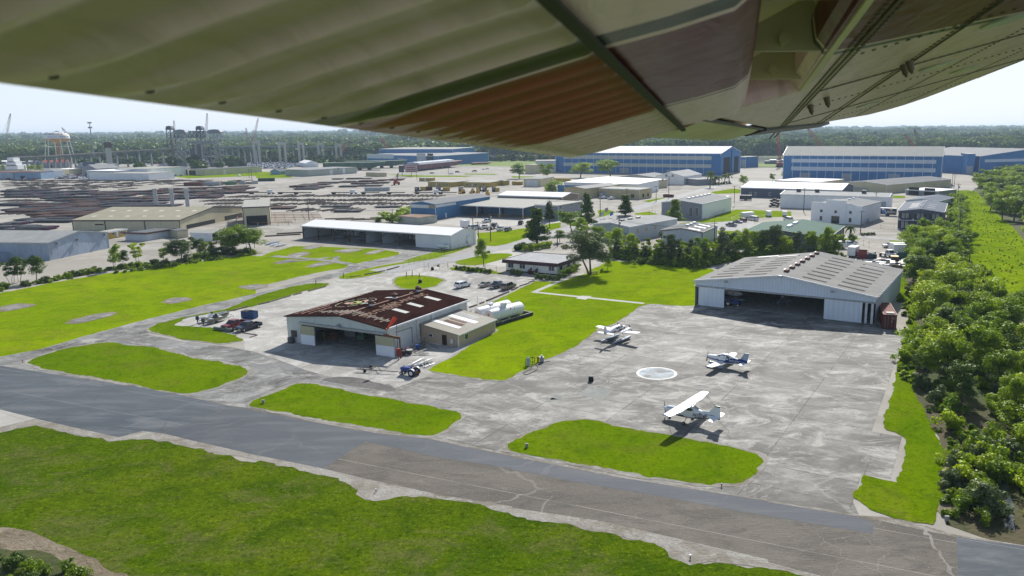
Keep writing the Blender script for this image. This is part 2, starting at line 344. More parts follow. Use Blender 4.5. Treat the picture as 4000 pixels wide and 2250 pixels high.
sheet('taxiway',PS('5',-300,1340,0,1275,400,1200,800,1085,1300,945,1700,845,2000,770,2576,635)+PS('2',850,1440,960,1395,1100,1348,1430,1278,1500,1235,1640,1225,1830,1240,1500,1322,1200,1385,1010,1449)+PS('6',820,208,740,235,0,405)+PS('5',2300,805,2000,860,1700,930,1480,1000,1500,1050,1800,1110,2350,1180,2576,1225)+PS('6',600,1180,1400,1330,1700,1440)+PS('E',1932,540,1300,410)+PS('D',1550,320,1000,200,500,130,0,50,-300,0),.032,M_taxi,jit=.12)
sheet('hangar_forecourt',PS('2',420,1130,1130,1200,1640,1260,1760,1230,1700,1225,1630,1200,480,1105),.034,M_conc,jit=0)
sheet('apron',PS('7',1365,475,1700,500,1850,490)+PS('8',0,560,1100,690,1385,770,1150,1449)+PS('H',905,0,780,360,1012,400,925,715,705,680,640,890,692,1000)+PS('F',1932,885,1650,835,1000,760,0,560)+PS('E',1300,410,1100,200,900,100,800,40,1000,0)+PS('6',1400,1330,1800,1190,2300,1260,2500,1260)+PS('7',0,1215,130,1150,560,950,870,740,1270,515),.036,M_conc)
sheet('runway_edge_gravel',PS('D',-300,0,0,50,500,130,1000,200,1550,320)+PS('E',900,355,1300,400,1932,530)+PS('F',0,535,800,690,1600,820,1932,875)+PS('H',0,880,700,990,1000,1020,1420,1140,1932,1215,2400,1300,2400,1800)+PS('H',250,1449)+PS('F',1932,1400,1500,1350,1330,1380,1220,1340,1100,1230,900,1180,500,1090,300,1060,0,995)+PS('E',1932,985,1600,910,1300,870,1100,865,900,890,820,870,700,750,500,700,230,630,0,585)+PS('D',1705,680,1150,570,1000,540,760,560,450,500,250,450,0,500,-300,560),.040,M_verge,jit=.2)
sheet('runway',PS('D',-300,-15,0,50,500,128,1000,200,1550,320)+PS('E',0,190,500,300,900,370,1300,412,1932,545)+PS('F',0,548,800,705,1600,832,1932,885)+PS('H',0,893,700,1003,1420,1158,1932,1228,2400,1300,2400,1800)+PS('H',400,1449,0,1345)+PS('F',1932,1325,1300,1180,700,1040,0,935)+PS('E',1932,925,1400,840,820,715,510,640,0,537)+PS('D',1080,500,950,485,790,527,240,403,0,340,-300,270),.046,M_brown)
sheet('runway_patch',PS('D',-300,-15,0,52,500,130,1000,202,1540,322,1080,500,950,485,790,527,240,403,0,342,-300,272),.052,M_asph)
M_asph2=groundm('darker_asphalt',(.07,.08,.095),(.095,.105,.12),(.12,.13,.14),(.04,.25,2.2),.25,.8,.2,rot=.45,stretch=(.35,1.6,1),extra=crackx(.3,.05,.01,(.2,.2,.2)))
sheet('runway_patch',PS('D',1545,322,1085,500)+PS('E',0,537,505,640,825,437)+PS('E',1400,560,1932,640)+PS('F',0,648,500,745,1000,830,1500,920,1932,1000)+PS('H',400,1070,790,1135,800,1050,650,1000,0,895)+PS('F',1932,888,1600,835,800,708,0,552)+PS('E',1932,550,1300,416,900,374,500,304),.052,M_asph2,jit=.08,step=3)
sheet('runway_patch',PS('H',1422,1155,1932,1230,2400,1302,2400,1800,1450,1800,1435,1449),.052,M_asph,jit=.06)
sheet('concrete_pad',PS('D',-200,280,0,342,240,403,0,460,-200,500),.058,M_conc2)
def lawn(px,mat=None,z=.066,verge=.9,name='grass_island',jit=.4,smooth=1):
 pts=[G(p) for p in px]
 if verge:
  c=sum(pts,Vector())/len(pts); big=[p+(p-c).normalized()*verge for p in pts]
  sheet('gravel_margin',big,z-.006,M_verge,jit=.35,smooth=smooth,world=True)
 return sheet(name,px,z,mat or M_isle,jit=jit,smooth=smooth,step=.7)
lawn(PS('5',290,1320,500,1232,800,1165,1080,1130,1200,1135,1240,1165,1500,1165,1900,1270,1960,1300,2200,1320,2400,1375)+PS('D',1600,45,1655,80,1640,115,1450,190,1260,242,1180,230,850,170,500,105,250,65,190,30))
lawn(PS('E',-50,150,150,60,280,5,400,-5,500,5,650,40,800,75,1000,110,1200,150,1400,190,1530,215,1540,250,1490,310,1400,370,1300,397,1150,380,800,325,400,255,100,195,-20,175))
lawn(PS('F',-10,440,150,370,350,300,490,268,560,272,800,320,1150,390,1500,450,1800,515,1870,550,1878,600,1830,670,1760,740,1700,765,1560,755,1490,765,1400,755,1200,720,800,660,400,580,150,530,0,520,-40,490))
lawn(PS('6',1760,1140,1850,1080,2000,1010,2200,880,2440,750,2150,570)+PS('7',0,372,240,255,420,262,740,165,1000,48,1400,80,2000,128)+PS('8',-380,250,-400,480)+PS('7',1700,502,1370,480,1270,515,1100,640,870,738,700,865,560,955,400,1020,290,1060,130,1150,0,1212)+PS('6',2500,1250,2300,1250,2100,1215,1900,1185,1780,1160),M_grass,smooth=0,verge=.5)
lawn(PS('5',1480,1005,1560,950,1600,930,2000,845,2300,788)+PS('6',0,410,300,320,450,290,700,270,738,290,690,310,400,375,150,455,0,497)+PS('5',2400,800,2320,810,1960,860,1850,890,1800,935,1760,960,2000,970,2150,985,2300,1035,2440,1085,2430,1110,2350,1130,2250,1143,2100,1130,1850,1100,1750,1070,1600,1040),M_isle,smooth=1,verge=.5)
lawn(PS('6',1385,250,1420,215,1500,200,1650,195,1850,225,1895,245,1860,275,1750,320,1600,335,1480,330,1400,295),M_grass)
lawn(PS('6',820,215,900,180,1100,130,1480,60,1990,-15)+PS('2',2140,1235,2170,1195,2000,1200,1830,1240,1500,1320)[:0]+PS('6',1900,20,1480,115,1200,190,1000,225,870,232),M_grass,verge=.4)
sheet('grass_verge',PS('2',1500,1335,1760,1235,2000,1190,2150,1175,2150,1200,1980,1260,1500,1370),.03,M_grass,jit=.2)
lawn(PS('2',1980,1360,2050,1320,2200,1280,2400,1262,2576,1265)+PS('2',2576,1290,2400,1345,2250,1380,2100,1385),M_grass,verge=0)
lawn(PS('6',1950,120,2100,105,2400,150,2500,185,2200,165,1960,140),M_grass,verge=0,smooth=0)
lawn(PS('H',960,0,1060,0,1100,60,1180,200,1250,350,1320,480,1320,700,1300,900,1290,1010,1250,1060,960,1010,760,950,700,880,655,870,720,690,850,722,970,745,1020,600,1050,440,1020,395,880,350,860,290,900,200),M_isle,smooth=0,verge=0,jit=.3)
lawn(PS('8',1230,205,1380,225,1410,320,1460,470,1500,700,1520,900,1450,1250,1449,1449)+PS('8',1310,1449,1260,1300,1300,1130,1350,900,1400,760,1430,640,1390,520,1290,420,1200,390),M_isle,verge=0,smooth=0,z=.070)
lawn(PS('D',-250,500,0,500,250,445,450,495,760,556,1000,535,1150,565,1705,700)+PS('E',0,580,230,625,500,695,700,745,820,865,900,885,1100,860,1300,865,1600,905,1932,980)+PS('F',0,990,300,1055,500,1085,900,1175,1100,1225,1210,1330,1330,1375,1500,1345,1932,1395)+PS('H',0,1405,250,1449,400,1900)+[(2000,2900),(-400,2900)],M_field,z=.064,verge=0,smooth=0,name='foreground_field')
sheet('dry_soil_bank',PS('D',-300,1080,0,1115,100,1120,300,1210,500,1290,700,1370,850,1449,1000,1900,-300,1900),.072,M_mud,jit=.5)
sheet('dark_scrub_floor',PS('D',-300,1250,0,1260,200,1290,450,1370,620,1449,700,1900,-300,1900),.08,M_earth,jit=.6)
sheet('dark_gravel_patch',PS('6',640,1240,900,1210,1200,1270,1420,1330,1400,1370,1100,1330,750,1280),.042,groundm('oily_gravel',(.13,.125,.12),(.17,.16,.15),(.08,.08,.075),(.1,.6,2.6),.5),jit=.35,smooth=1)
sheet('dry_soil_path',PS('H',1330,500,1390,520,1400,700,1410,980,1330,1000,1300,960,1320,700),.074,M_mud,jit=.5)
strip('footpath',PS('7',740,170,480,255,215,368),1.5,.078,M_conc2); strip('footpath',PS('7',205,364,700,415,1330,480),1.5,.082,M_conc2)
sheet('footpath_slab',PS('7',640,430,700,402,805,408,740,443),.088,M_conc2)
strip('kerb_path',PS('7',-20,215,200,232,430,258),1.2,.08,M_conc2)
for c in (PS('5',-40,790,160,745,290,752,300,765,100,805,-20,800),PS('5',690,915,1040,832,1150,850,800,935),PS('5',1660,715,1800,678,1915,695,1760,732),PS('5',2410,575,2576,545,2680,560,2560,595),
          PS('2',475,1210,590,1178,660,1188,545,1220),PS('2',780,1240,960,1215,1060,1225,930,1255),PS('2',1095,1262,1230,1225,1290,1235,1170,1270),PS('2',340,1280,460,1250,540,1262,420,1300),PS('2',200,1352,330,1325,400,1335,270,1365),PS('2',525,1392,640,1355,780,1360,590,1398)):
 g=[G(p) for p in c]; ce=sum(g,Vector())/len(g)
 sheet('worn_margin',[p+(p-ce).normalized()*1.6 for p in g],.070,M_mud,jit=.5,world=True,smooth=1)
 sheet('concrete_pad',c,.086,M_conc)
strip('pad_path',PS('2',170,1290,500,1315,800,1345,980,1375,940,1410),3.0,.076,M_taxi); strip('pad_path',PS('2',330,1350,700,1310,820,1295,790,1340),2.2,.082,M_taxi)
c0=G(P('7',1456,1182)); rr=(G(P('7',1663,1182))-G(P('7',1250,1182))).length/2
me_pts=lambda r:[c0+Vector((math.cos(a*PI/24),math.sin(a*PI/24),0))*r for a in range(48)]
sheet('painted_circle_border',me_pts(rr),.042,M_white,world=True)
sheet('painted_circle_centre',me_pts(rr*.86),.048,groundm('faded_blue_white_paint',(.5,.56,.6),(.3,.3,.28),(.24,.24,.23),(.25,.5,2),.4,extra=None),world=True)
for q in (PS('7',660,1395,780,1310,1020,1355,920,1449),PS('F',240,135,300,105,345,115,290,140),PS('7',380,1449,440,1390,560,1440)): sheet('concrete_patch',q,.042,M_conc2 if q is None else groundm('smooth_patch',(.24,.25,.23),(.28,.29,.27),(.2,.21,.2),(.1,.5,2),.15))
def band(name,xy0,xy1,z,mat,jit=0): return sheet(name,xy0+xy1[::-1],z,mat,jit=jit,step=30)
band('levee_grass',[(-400,612),(500,613),(1100,618),(2100,628),(2950,640),(3750,652),(4600,665)],[(-400,628),(500,630),(1100,636),(2100,652),(2950,650),(3750,668),(4600,684)],.05,groundm('levee_grass',(.13,.2,.02),(.16,.22,.03),(.1,.15,.02),(.01,.05,.5),.3),jit=1)
band('canal',[(-400,596),(500,598),(1100,602),(2100,607),(2950,615),(3750,626),(4600,638)],[(-400,602),(500,606),(1100,612),(2100,622),(2950,632),(3750,645),(4600,656)],.06,M_water)
strip('street',PS('2',1250,1449,1500,1400,1850,1340,2200,1265,2400,1215)+PS('3',0,1192,400,1065,850,945,1050,880,1300,795,1750,668,2200,548,2290,535),[11,11,10,9,9,9,9,9,9,9,9,9,9],.07,M_road)
strip('side_street',PS('3',1500,1010,2100,1090,2300,1085)+PS('4',650,1095,1000,1100,1400,1130,1850,1140),7,.062,M_road)
strip('shipyard_road',PS('2',1400,460,2000,470,2576,478)+PS('3',0,480,500,490,1200,500,2200,520)+PS('4',0,535,1000,560,1500,590,2100,605),11,.062,M_road)
strip('yard_road',PS('1',2576,860,2250,930,1500,1040)+PS('1',600,1220,0,1330)[:0],12,.062,M_conc2)
for c in (PS('2',2215,1060,2576,1030)+PS('3',490,950,490,1000,370,1035,0,1160)+PS('2',2400,1190,2230,1175,2240,1100),PS('3',1310,735,1550,698,1650,705,1560,742,1400,750),PS('3',860,830,960,820,1060,850,880,900),
     PS('3',1230,860,1380,840,1500,880,1240,872),PS('3',2000,645,2240,610,2300,620,2300,655,2050,665),PS('3',1900,935,2250,820,2576,832)+PS('4',230,840,240,892,0,897)+PS('3',2300,925,2180,938,1750,970,1680,962),
     PS('3',2070,1032,2290,1040,2280,1068,2070,1062),PS('3',2060,1112,2270,1118,2270,1180,1950,1215,1930,1190),PS('4',690,1097,900,1095,930,1115,860,1130,690,1122),PS('4',1220,1130,1360,1130,1350,1155,1230,1155),
     PS('4',1235,590,1380,600,1330,612,1235,605),PS('4',1255,680,1380,685,1380,705,1260,705),PS('2',0,440,350,450,360,500,0,505),PS('2',1310,465,1700,478,2190,480,2100,492,1560,492),PS('2',2100,458,2450,462,2400,472,2100,468),
     PS('1',1560,695,1800,690,2576,690)+PS('2',0,480,0,440)+PS('1',2576,740,1900,765,1560,722),PS('2',2576,480,3000,492,2576,500),PS('3',60,510,300,505,500,520,100,515),PS('4',1715,630,1880,620,1790,740,1715,700),PS('3',0,1205,120,1165,270,1160,270,1185,30,1230)):
 sheet('grass_verge',c,.058,M_grass,jit=.25)
sheet('loading_yard',PS('2',1760,960,2060,905,2576,910)+PS('3',480,930,480,955)+PS('2',2200,1010,1790,960),.05,M_conc2)
sheet('parking_lot',PS('3',1500,1020,1690,965,2180,940,2440,935,2420,1000,2290,1040,2070,1035),.05,M_road)
sheet('office_drive',PS('2',2200,1290,2576,1200)+PS('3',0,1240,120,1262,0,1300)+PS('2',2500,1400,2380,1400,2300,1370,2576,1300),.05,M_conc2)
C_blue=(.06,.165,.33)
def sm(n,*a,**k): return sheetm(n,*a,**k)
def frame_from(e0,e1,e2,h,depth=None,ang=None):
 a,b=G(e0,h),G(e1,h); x=(b-a); L=x.length; x.normalize(); y=Vector((-x.y,x.x,0))
 if ang is not None:
  x=Vector((math.cos(ang),math.sin(ang),0)); y=Vector((-x.y,x.x,0)); q=ray(e0); n=Vector((-q.y,q.x,0)); L=b.dot(n)/x.dot(n); a=b-x*L
 D=depth if depth else (G(e2,h)-a).dot(y)
 return Vector((a.x,a.y,0)),math.atan2(x.y,x.x),L,abs(D)
def roof_mb(L,D,h,kind,rise,ov=.3,th=.18,peak=.5,z0=0):
 m=MB()
 if kind=='w':      # ridge runs along the width
  y=[-ov,D*peak,D+ov]; z=[h,h+rise,h]; sl0=rise/(D*peak); z[0]=h-ov*sl0; z[2]=h-ov*rise/(D*(1-peak))
  m.prism(list(zip(y,z))+[(q,w+th) for q,w in zip(y[::-1],z[::-1])],-ov,L+ov,'x')
 elif kind=='d':
  x=[-ov,L*peak,L+ov]; z=[h-ov*rise/(L*peak),h+rise,h-ov*rise/(L*(1-peak))]
  m.prism(list(zip(x,z))+[(q,w+th) for q,w in zip(x[::-1],z[::-1])],-ov,D+ov,'y')
 elif kind=='s':    # one slope, back edge raised
  m.prism([(-ov,h),(D+ov,h+rise),(D+ov,h+rise+th),(-ov,h+th)],-ov,L+ov,'x')
 elif kind=='hip':
  t=min(L,D)/2; e=[(-ov,-ov,h),(L+ov,-ov,h),(L+ov,D+ov,h),(-ov,D+ov,h)]
  r=[(t,D/2,h+rise),(L-t,D/2,h+rise)] if L>=D else [(L/2,t,h+rise),(L/2,D-t,h+rise)]
  i=[m.V(p) for p in e+r]
  for f in (((0,1,5,4),(1,2,5),(2,3,4,5),(3,0,4)) if L>=D else ((0,1,4),(1,2,5,4),(2,3,5),(3,0,4,5))): m.face([i[k] for k in f])
  m.face([i[3],i[2],i[1],i[0]])
 else:
  m.bb(-ov,L+ov,-ov,D+ov,h,h+th)
 return m
def wall_mb(L,D,h,kind,rise,peak=.5,skip=()):
 m=MB(); t=0
 def gab(x): return h
 F=[(0,0,0),(L,0,0),(L,D,0),(0,D,0)]; i=[m.V(p) for p in F]; T=[m.V((p[0],p[1],h+(rise if kind=='s' and p[1]>0 else 0))) for p in F]
 for k,n in ((0,'f'),(1,'r'),(2,'b'),(3,'l')):
  if n in skip: continue
  a,b=k,(k+1)%4
  if kind=='d' and n in 'fb': m.face([i[a],i[b],T[b],m.V((L*peak,0 if n=='f' else D,h+rise)),T[a]])
  elif kind=='w' and n in 'rl': m.face([i[a],i[b],T[b],m.V((L if n=='r' else 0,D*peak,h+rise)),T[a]])
  else: m.face([i[a],i[b],T[b],T[a]])
 return m
def onface(face,L,D,u,off=0):
 if face=='f': return (u,-off),0
 if face=='r': return (L+off,u),PI/2
 if face=='l': return (-off,D-u),-PI/2
 return (L-u,D+off),PI
def feat(root,L,D,lst):
 """lst entries: name, face, centre position as a fraction, width m, sill z, top z, material, frame material or None"""
 for it in lst:
  name,face,fu,w,z0,z1,mt=it[:7]; fm=it[7] if len(it)>7 else None
  W_=L if face in 'fb' else D; (x,y),rz=onface(face,L,D,fu*W_,.03)
  Mx=Matrix.Translation((x,y,0))@Matrix.Rotation(rz,4,'Z')
  m=MB(Mx); m.bb(-w/2,w/2,-.05,.12,z0,z1); o=m.build(name,fm if fm else mt,root)
  if fm:
   m=MB(Mx); b=min(.12,w*.1)
   n=2 if w>1.3 else 1; ww=(w-b*(n+1))/n
   for q in range(n): m.bb(-w/2+b+q*(ww+b),-w/2+b+q*(ww+b)+ww,-.08,-.045,z0+b,z1-b)
   m.build('pane',mt,o)
def bld(name,label,cat,e0,e1,e2=None,base=None,h=None,depth=None,kind='flat',rise=1.0,wall=None,roof=None,trim=None,peak=.5,ov=.3,feats=(),skip=(),group=None,top=None,corner=True,ang=None):
 if h is None: h=hgt(base,top or e1)
 loc,rz,L,D=frame_from(e0,e1,e2,h,depth,ang)
 r=thing(name,label,cat,loc,rz,group)
 wall_mb(L,D,h,kind,rise,peak,skip).build('wall',wall,r)
 roof_mb(L,D,h,kind,rise,ov,peak=peak).build('roof',roof,r)
 if trim:
  m=MB(); z=h
  m.bb(-ov-.06,L+ov+.06,-ov-.13,-ov-.01,z-.35,z+.22) if kind!='d' else None
  if kind in('w','s'):
   for X in (-ov-.09,L+ov+.09):
    pts=[(X,-ov,h),(X,D*peak,h+rise),(X,D+ov,h)] if kind=='w' else [(X,-ov,h),(X,D+ov,h+rise)]
    for a,b in zip(pts,pts[1:]): m.beam(a,b,.14,.4)
  if kind=='d':
   for a,b in (((-ov,-ov-.08,h),(L*peak,-ov-.08,h+rise)),((L*peak,-ov-.08,h+rise),(L+ov,-ov-.08,h)),((L+ov+.08,-ov,h),(L+ov+.08,D,h)),((-ov-.08,-ov,h),(-ov-.08,D,h))): m.beam(a,b,.14,.4)
  if corner:
   for X in (0,L): m.box((X,-.04,h/2-.1),(.3,.12,h-.3))
   m.box((L+.04,D,h/2-.1),(.12,.3,h-.3))
  m.build('trim',trim,r)
 feat(r,L,D,feats)
 return r,L,D,h
T_white=plain('white_trim',(.75,.76,.78),.4); T_dark=plain('dark_trim',(.07,.07,.08),.5); GL=plain('dark_window_glass',(.03,.035,.04),.08,spec=.8,var=.3)
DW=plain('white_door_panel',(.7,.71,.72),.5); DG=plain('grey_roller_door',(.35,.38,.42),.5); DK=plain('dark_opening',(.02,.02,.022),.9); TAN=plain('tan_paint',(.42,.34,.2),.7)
W_lgrey=sm('pale_grey_sheet_wall',(.55,.6,.65),'xy',.8,.08); W_white=sm('white_sheet_wall',(.84,.86,.88),'xy',.9,.05,da=.12); W_beige=sm('beige_sheet_wall',(.6,.56,.4),'xy',.8,.08,da=.3)
W_cream=sm('cream_wall',(.62,.56,.38),'xy',.9,.06); W_blue=sm('blue_sheet_wall',(.09,.22,.4),'xy',.9,.08,da=.1); W_tan=sm('tan_sheet_wall',(.56,.48,.28),'xy',.8,.06,da=.15)
W_grey=sm('mid_grey_wall',(.3,.31,.34),'xy',.9,.06); W_navy=sm('slate_wall',(.1,.12,.16),'xy',.9,.05,da=.05); W_bgrey=sm('weathered_blue_grey_wall',(.38,.46,.57),'xy',.7,.15,da=.5,dirt=(.2,.17,.13))
W_bgreen=sm('grey_green_wall',(.42,.45,.4),'xy',.8,.08); W_yel=sm('yellow_wall',(.5,.36,.08),'xy',.7,.1); W_dgreen=sm('dark_green_grey_wall',(.2,.24,.24),'xy',.8,.08)
def R_m(n,c,ax='x',**k): return sm(n,c,ax,k.pop('rib',1.0),k.pop('var',.06),**dict(dict(da=.15,rough=.75,bs=.35),**k))
RW_x=R_m('white_roof_x',(.9,.9,.9),'x',var=0,da=.05); RW_y=R_m('white_roof_y',(.9,.9,.9),'y',var=0,da=.05); RG_y=R_m('grey_roof_y',(.2,.21,.22),'y',panel=6); RG_x=R_m('grey_roof_x',(.24,.25,.26),'x',panel=6)
RP_x=R_m('pale_roof_x',(.40,.40,.36),'x',panel=6); RP_y=R_m('pale_roof_y',(.4,.4,.36),'y'); RB=R_m('beige_roof_x',(.36,.34,.25),'x',panel=5,var=.1); RDk=R_m('dark_grey_roof_y',(.14,.15,.16),'y',panel=5)
RSl=R_m('slate_roof_y',(.12,.145,.19),'y',var=.1); RGr=R_m('green_roof_y',(.045,.12,.095),'y',var=.1); RLg=R_m('light_grey_roof_y',(.30,.31,.31),'y',panel=7,var=.12); RLx=R_m('light_grey_roof_x',(.34,.35,.35),'x',panel=7,var=.12)
BRK=plain('brown_brick_wall',(.28,.22,.17),.9,var=.3,sc=3); BRG=plain('grey_brick_wall',(.32,.34,.36),.9,var=.15,sc=3)
CON=plain('raw_concrete',(.35,.34,.31),.9,var=.2,sc=.8); STL=plain('galvanised_steel',(.4,.42,.44),.45,.6); RST=plain('rusty_steel',(.17,.07,.035),.85,var=.35,sc=2); WOOD=plain('weathered_wood',(.16,.13,.1),.9,var=.3,sc=2); BLK=plain('black_rubber',(.02,.02,.02),.8)
YEL=plain('yellow_machine_paint',(.6,.36,.03),.5); RED=plain('red_paint',(.42,.03,.02),.5); BLU=plain('blue_paint',(.03,.13,.4),.45); WHT=plain('white_gloss_paint',(.78,.79,.8),.3,var=.03)
def ridge_vents(root,L,D,h,rise,n,mat,along='d',w=.9,l=2.2,hh=.55,peak=.5,a=.1,b=.9):
 for k in range(n):
  t=a+(b-a)*(k+.5)/n; m=MB()
  c=(L*peak,D*t) if along=='d' else (L*t,D*peak)
  d=(w,l,hh) if along=='d' else (l,w,hh)
  m.box((c[0],c[1],h+rise+.18+hh/2),d,taper=.8); m.build('roof_vent',mat,root)
def skylights(root,L,D,h,rise,items,mat,kind='d',peak=.5,name='skylight'):
 """items: (x0,x1,y0,y1) as fractions of the plan, laid 2 cm above the roof sheet"""
 for (x0,x1,y0,y1) in items:
  m=MB(); X0,X1,Y0,Y1=x0*L,x1*L,y0*D,y1*D
  def z(x,y):
   if kind=='d': q=x/(L*peak) if x<L*peak else (L-x)/(L*(1-peak))
   elif kind=='s': q=y/D
   else: q=y/(D*peak) if y<D*peak else (D-y)/(D*(1-peak))
   return h+rise*q+.18
  c=[(X0,Y0),(X1,Y0),(X1,Y1),(X0,Y1)]
  lo=[(x,y,z(x,y)-.05) for x,y in c]; hi=[(x,y,z(x,y)+.04) for x,y in c]
  A=[m.V(p) for p in lo]; B=[m.V(p) for p in hi]; m.face(B)
  for k in range(4): m.face([A[k],A[(k+1)%4],B[(k+1)%4],B[k]])
  m.build(name,mat,root)
def rust_hangar():
 h=hgt(P('6',330,860),P('6',305,608)); loc,rz,L,D=frame_from(P('6',305,608),P('6',1305,735),P('6',2145,450),h)
 pk=.565; rise=1.45
 r=thing('hangar','open front hangar with rust brown lettered roof and split tan and white sliding doors','hangar',loc,rz)
 WH=sm('streaked_white_sheet',(.72,.74,.75),'xy',.5,.1,da=.55,dirt=(.3,.2,.1),rough=.5)
 WH2=sm('grey_green_sheet',(.62,.66,.63),'xy',.5,.08,da=.3)
 m=wall_mb(L,D,h,'d',rise,pk,skip='f'); m.build('wall',WH,r)
 fl=MB(); fl.bb(.1,L-.1,.1,D-.1,.08,.12); fl.build('floor_slab',CON,r)
 ZD=h*.80
 m=MB(); m.prism([(0,ZD),(L,ZD),(L,h),(L*pk,h+rise),(0,h)],0,.2,'y'); m.prism([(0,0),(L*.155,0),(L*.155,ZD-.02),(0,ZD-.02)],.02,.18,'y'); m.build('front_wall',WH2,r)
 m=MB(); m.bb(L*.14,L+.35,-.45,-.05,ZD-.1,ZD+.35); m.build('door_rail',STL,r)
 m=MB(); m.beam((L-.2,-.35,ZD),(L+3.4,-.35,ZD-.25),.35,.4); m.tube((L+3.5,-.35,0),(L+3.5,-.35,ZD),.13); m.build('rail_post',RST,r)
 for x0,x1,lab in ((L*.155,L*.305,'left'),(L*.91,L*.91+4.6,'right')):
  d=MB(); d.bb(x0,x1,-.42,-.3,.05,ZD-.35); o=d.build('sliding_door',sm('white_door_sheet',(.86,.88,.92),'xy',.45,.03,da=.1),r)
  d=MB(); d.bb(x0,x1,-.45,-.425,ZD*.5,ZD-.33); d.build('door_upper_panel',sm('khaki_door_sheet',(.5,.47,.31),'xy',.45,.06,da=.2),o)
  d=MB()
  d.bb(x1-.12,x1+.02,-.47,-.28,.05,ZD-.3)
  d.build('door_stile',plain('grey_green_stile',(.3,.33,.32),.6),o)
 RR=sm('rusted_roof_sheet',(.035,.016,.014),'y',.75,.4,da=.35,dirt=(.07,.035,.026),rough=.85,bs=.9,panel=0)
 roof_mb(L,D,h,'d',rise,.35,.2,pk).build('roof',RR,r); RR.node_tree.nodes['Principled BSDF'].inputs['Specular IOR Level'].default_value=0
 m=MB()
 m.beam((L+.45,-.3,h),(L+.45,D+.3,h),.3,.35)
 for yy in (D*.34,D*.52,D*.97): m.beam((L+.25,yy,h),(L+.25,yy,.2 if yy<D*.4 else h*.45),.2,.2)
 m.build('gutter',T_white,r)
 m=MB(); m.beam((L*pk,-.2,h+rise+.22),(L*pk,D+.2,h+rise+.22),.5,.08); m.build('ridge_cap',plain('faded_rust',(.22,.12,.09),.9),r)
 PT=plain('chalky_old_paint',(.42,.36,.29),.9,var=.25,sc=3); PG=plain('peeling_yellow_green_paint',(.38,.42,.12),.9,var=.4,sc=2); PP=plain('peeling_pink_paint',(.5,.3,.24),.9,var=.4,sc=2)
 def zr(x): return h+.2+(rise*x/(L*pk) if x<L*pk else rise*(L-x)/(L*(1-pk)))
 def dash(mat,segs,name,w=.28):
  m=MB()
  for (x0,y0,x1,y1) in segs:
   n=max(1,int(math.hypot(x1-x0,y1-y0)/1.3))
   for k in range(n):
    t0,t1=k/n,(k+.82)/n; a=(x0+(x1-x0)*t0,y0+(y1-y0)*t0); b=(x0+(x1-x0)*t1,y0+(y1-y0)*t1)
    m.beam((a[0],a[1],zr(a[0])+.03),(b[0],b[1],zr(b[0])+.03),w,.04)
  return m.build(name,mat,r)
 dash(PT,[(L*.22,D*.12,L*.93,D*.12),(L*.22,D*.14,L*.93,D*.14)],'painted_band',.2)
 dash(PT,[(L*a,D*(.12-.045),L*a,D*(.12+.065)) for a in (.3,.36,.42,.48,.54,.61,.68,.75,.82,.88)]+[(L*(a+.02),D*.05,L*(a+.02),D*.19) for a in (.45,.5,.56,.62)],'painted_tick',.2)
 dash(PP,[(L*.04,D*.05,L*.04,D*.5),(L*.10,D*.06,L*.10,D*.36),(L*.18,D*.06,L*.18,D*.3)],'painted_stripe',.22)
 dash(PT,[(L*.012,D*.15,L*.012,D*.95),(L*.025,D*.35,L*.025,D*.8)],'edge_marks',.25)
 m=MB(); cx,cy,ra,rb=L*.27,D*.47,L*.15,D*.17
 for k in range(48):
  if k%5==3: continue
  a,b=2*PI*k/48,2*PI*(k+.9)/48
  m.beam((cx+ra*math.cos(a),cy+rb*math.sin(a),zr(cx+ra*math.cos(a))+.03),(cx+ra*math.cos(b),cy+rb*math.sin(b),zr(cx+ra*math.cos(b))+.03),.2,.04)
 m.build('painted_oval',plain('green_white_paint',(.38,.42,.28),.9,var=.3),r)
 def blob(pts,mat,nm):
  m=MB(); ids=[m.V((cx+ra*u,cy+rb*v,zr(cx+ra*u)+.05)) for u,v in pts]; m.face(ids); m.build(nm,mat,r)
 blob([(-.65,-.25),(-.1,-.45),(.1,-.2),(-.2,-.02),(-.62,0)],PP,'emblem'); blob([(-.5,.12),(0,.05),(.25,-.2),(.1,-.55),(.3,-.5),(.5,-.1),(.25,.2),(-.2,.35)],PG,'emblem'); blob([(-.1,.45),(.3,.3),(.66,-.05),(.62,.35),(.2,.62)],PP,'emblem'); blob([(.35,-.6),(.55,-.35),(.72,-.1),(.7,-.35)],PG,'emblem')
 PTt=plain('faded_tan_lettering',(.26,.15,.10),.95,var=.4,sc=5)
 sl=math.atan2(-rise,L*(1-pk))
 for tx,fy in (('SEAPLANE',.68),('S',.86)):
  if tx=='S': continue
  o=textobj('SEAPLANE INC',2.3,PTt,r,(L*.655,D*.62,zr(L*.655)+.06),(abs(sl),0,PI/2),'roof_lettering')
 o=textobj('SOUTHERN',2.3,PTt,r,(L*.70,D*.29,zr(L*.70)+.06),(abs(sl),0,PI/2),'roof_lettering')
 PAN=sm('pale_skylight_panel',(.55,.56,.52),'y',.5,.06)
 skylights(r,L,D,h,rise,[(.74,.88,.36,.41),(.72,.86,.56,.61),(.70,.85,.8,.85),(.36,.5,.42,.455),(.42,.55,.64,.675),(.5,.62,.86,.895)],PAN,'d',pk)
 for k,fy in enumerate((.33,.6,.9)):
  v=MB(); c=(L*pk,D*fy,h+rise+.2); v.tube(c,(c[0],c[1],c[2]+.55),.42,.42,12); o=v.build('turbine_vent',T_white,r)
  v=MB(); v.tube((c[0],c[1],c[2]+.5),(c[0],c[1],c[2]+1.0),.62,.72,14); v.tube((c[0],c[1],c[2]+1.0),(c[0],c[1],c[2]+1.3),.72,.2,14); v.build('turbine_head',plain('brown_vent_head',(.09,.04,.03),.8),o)
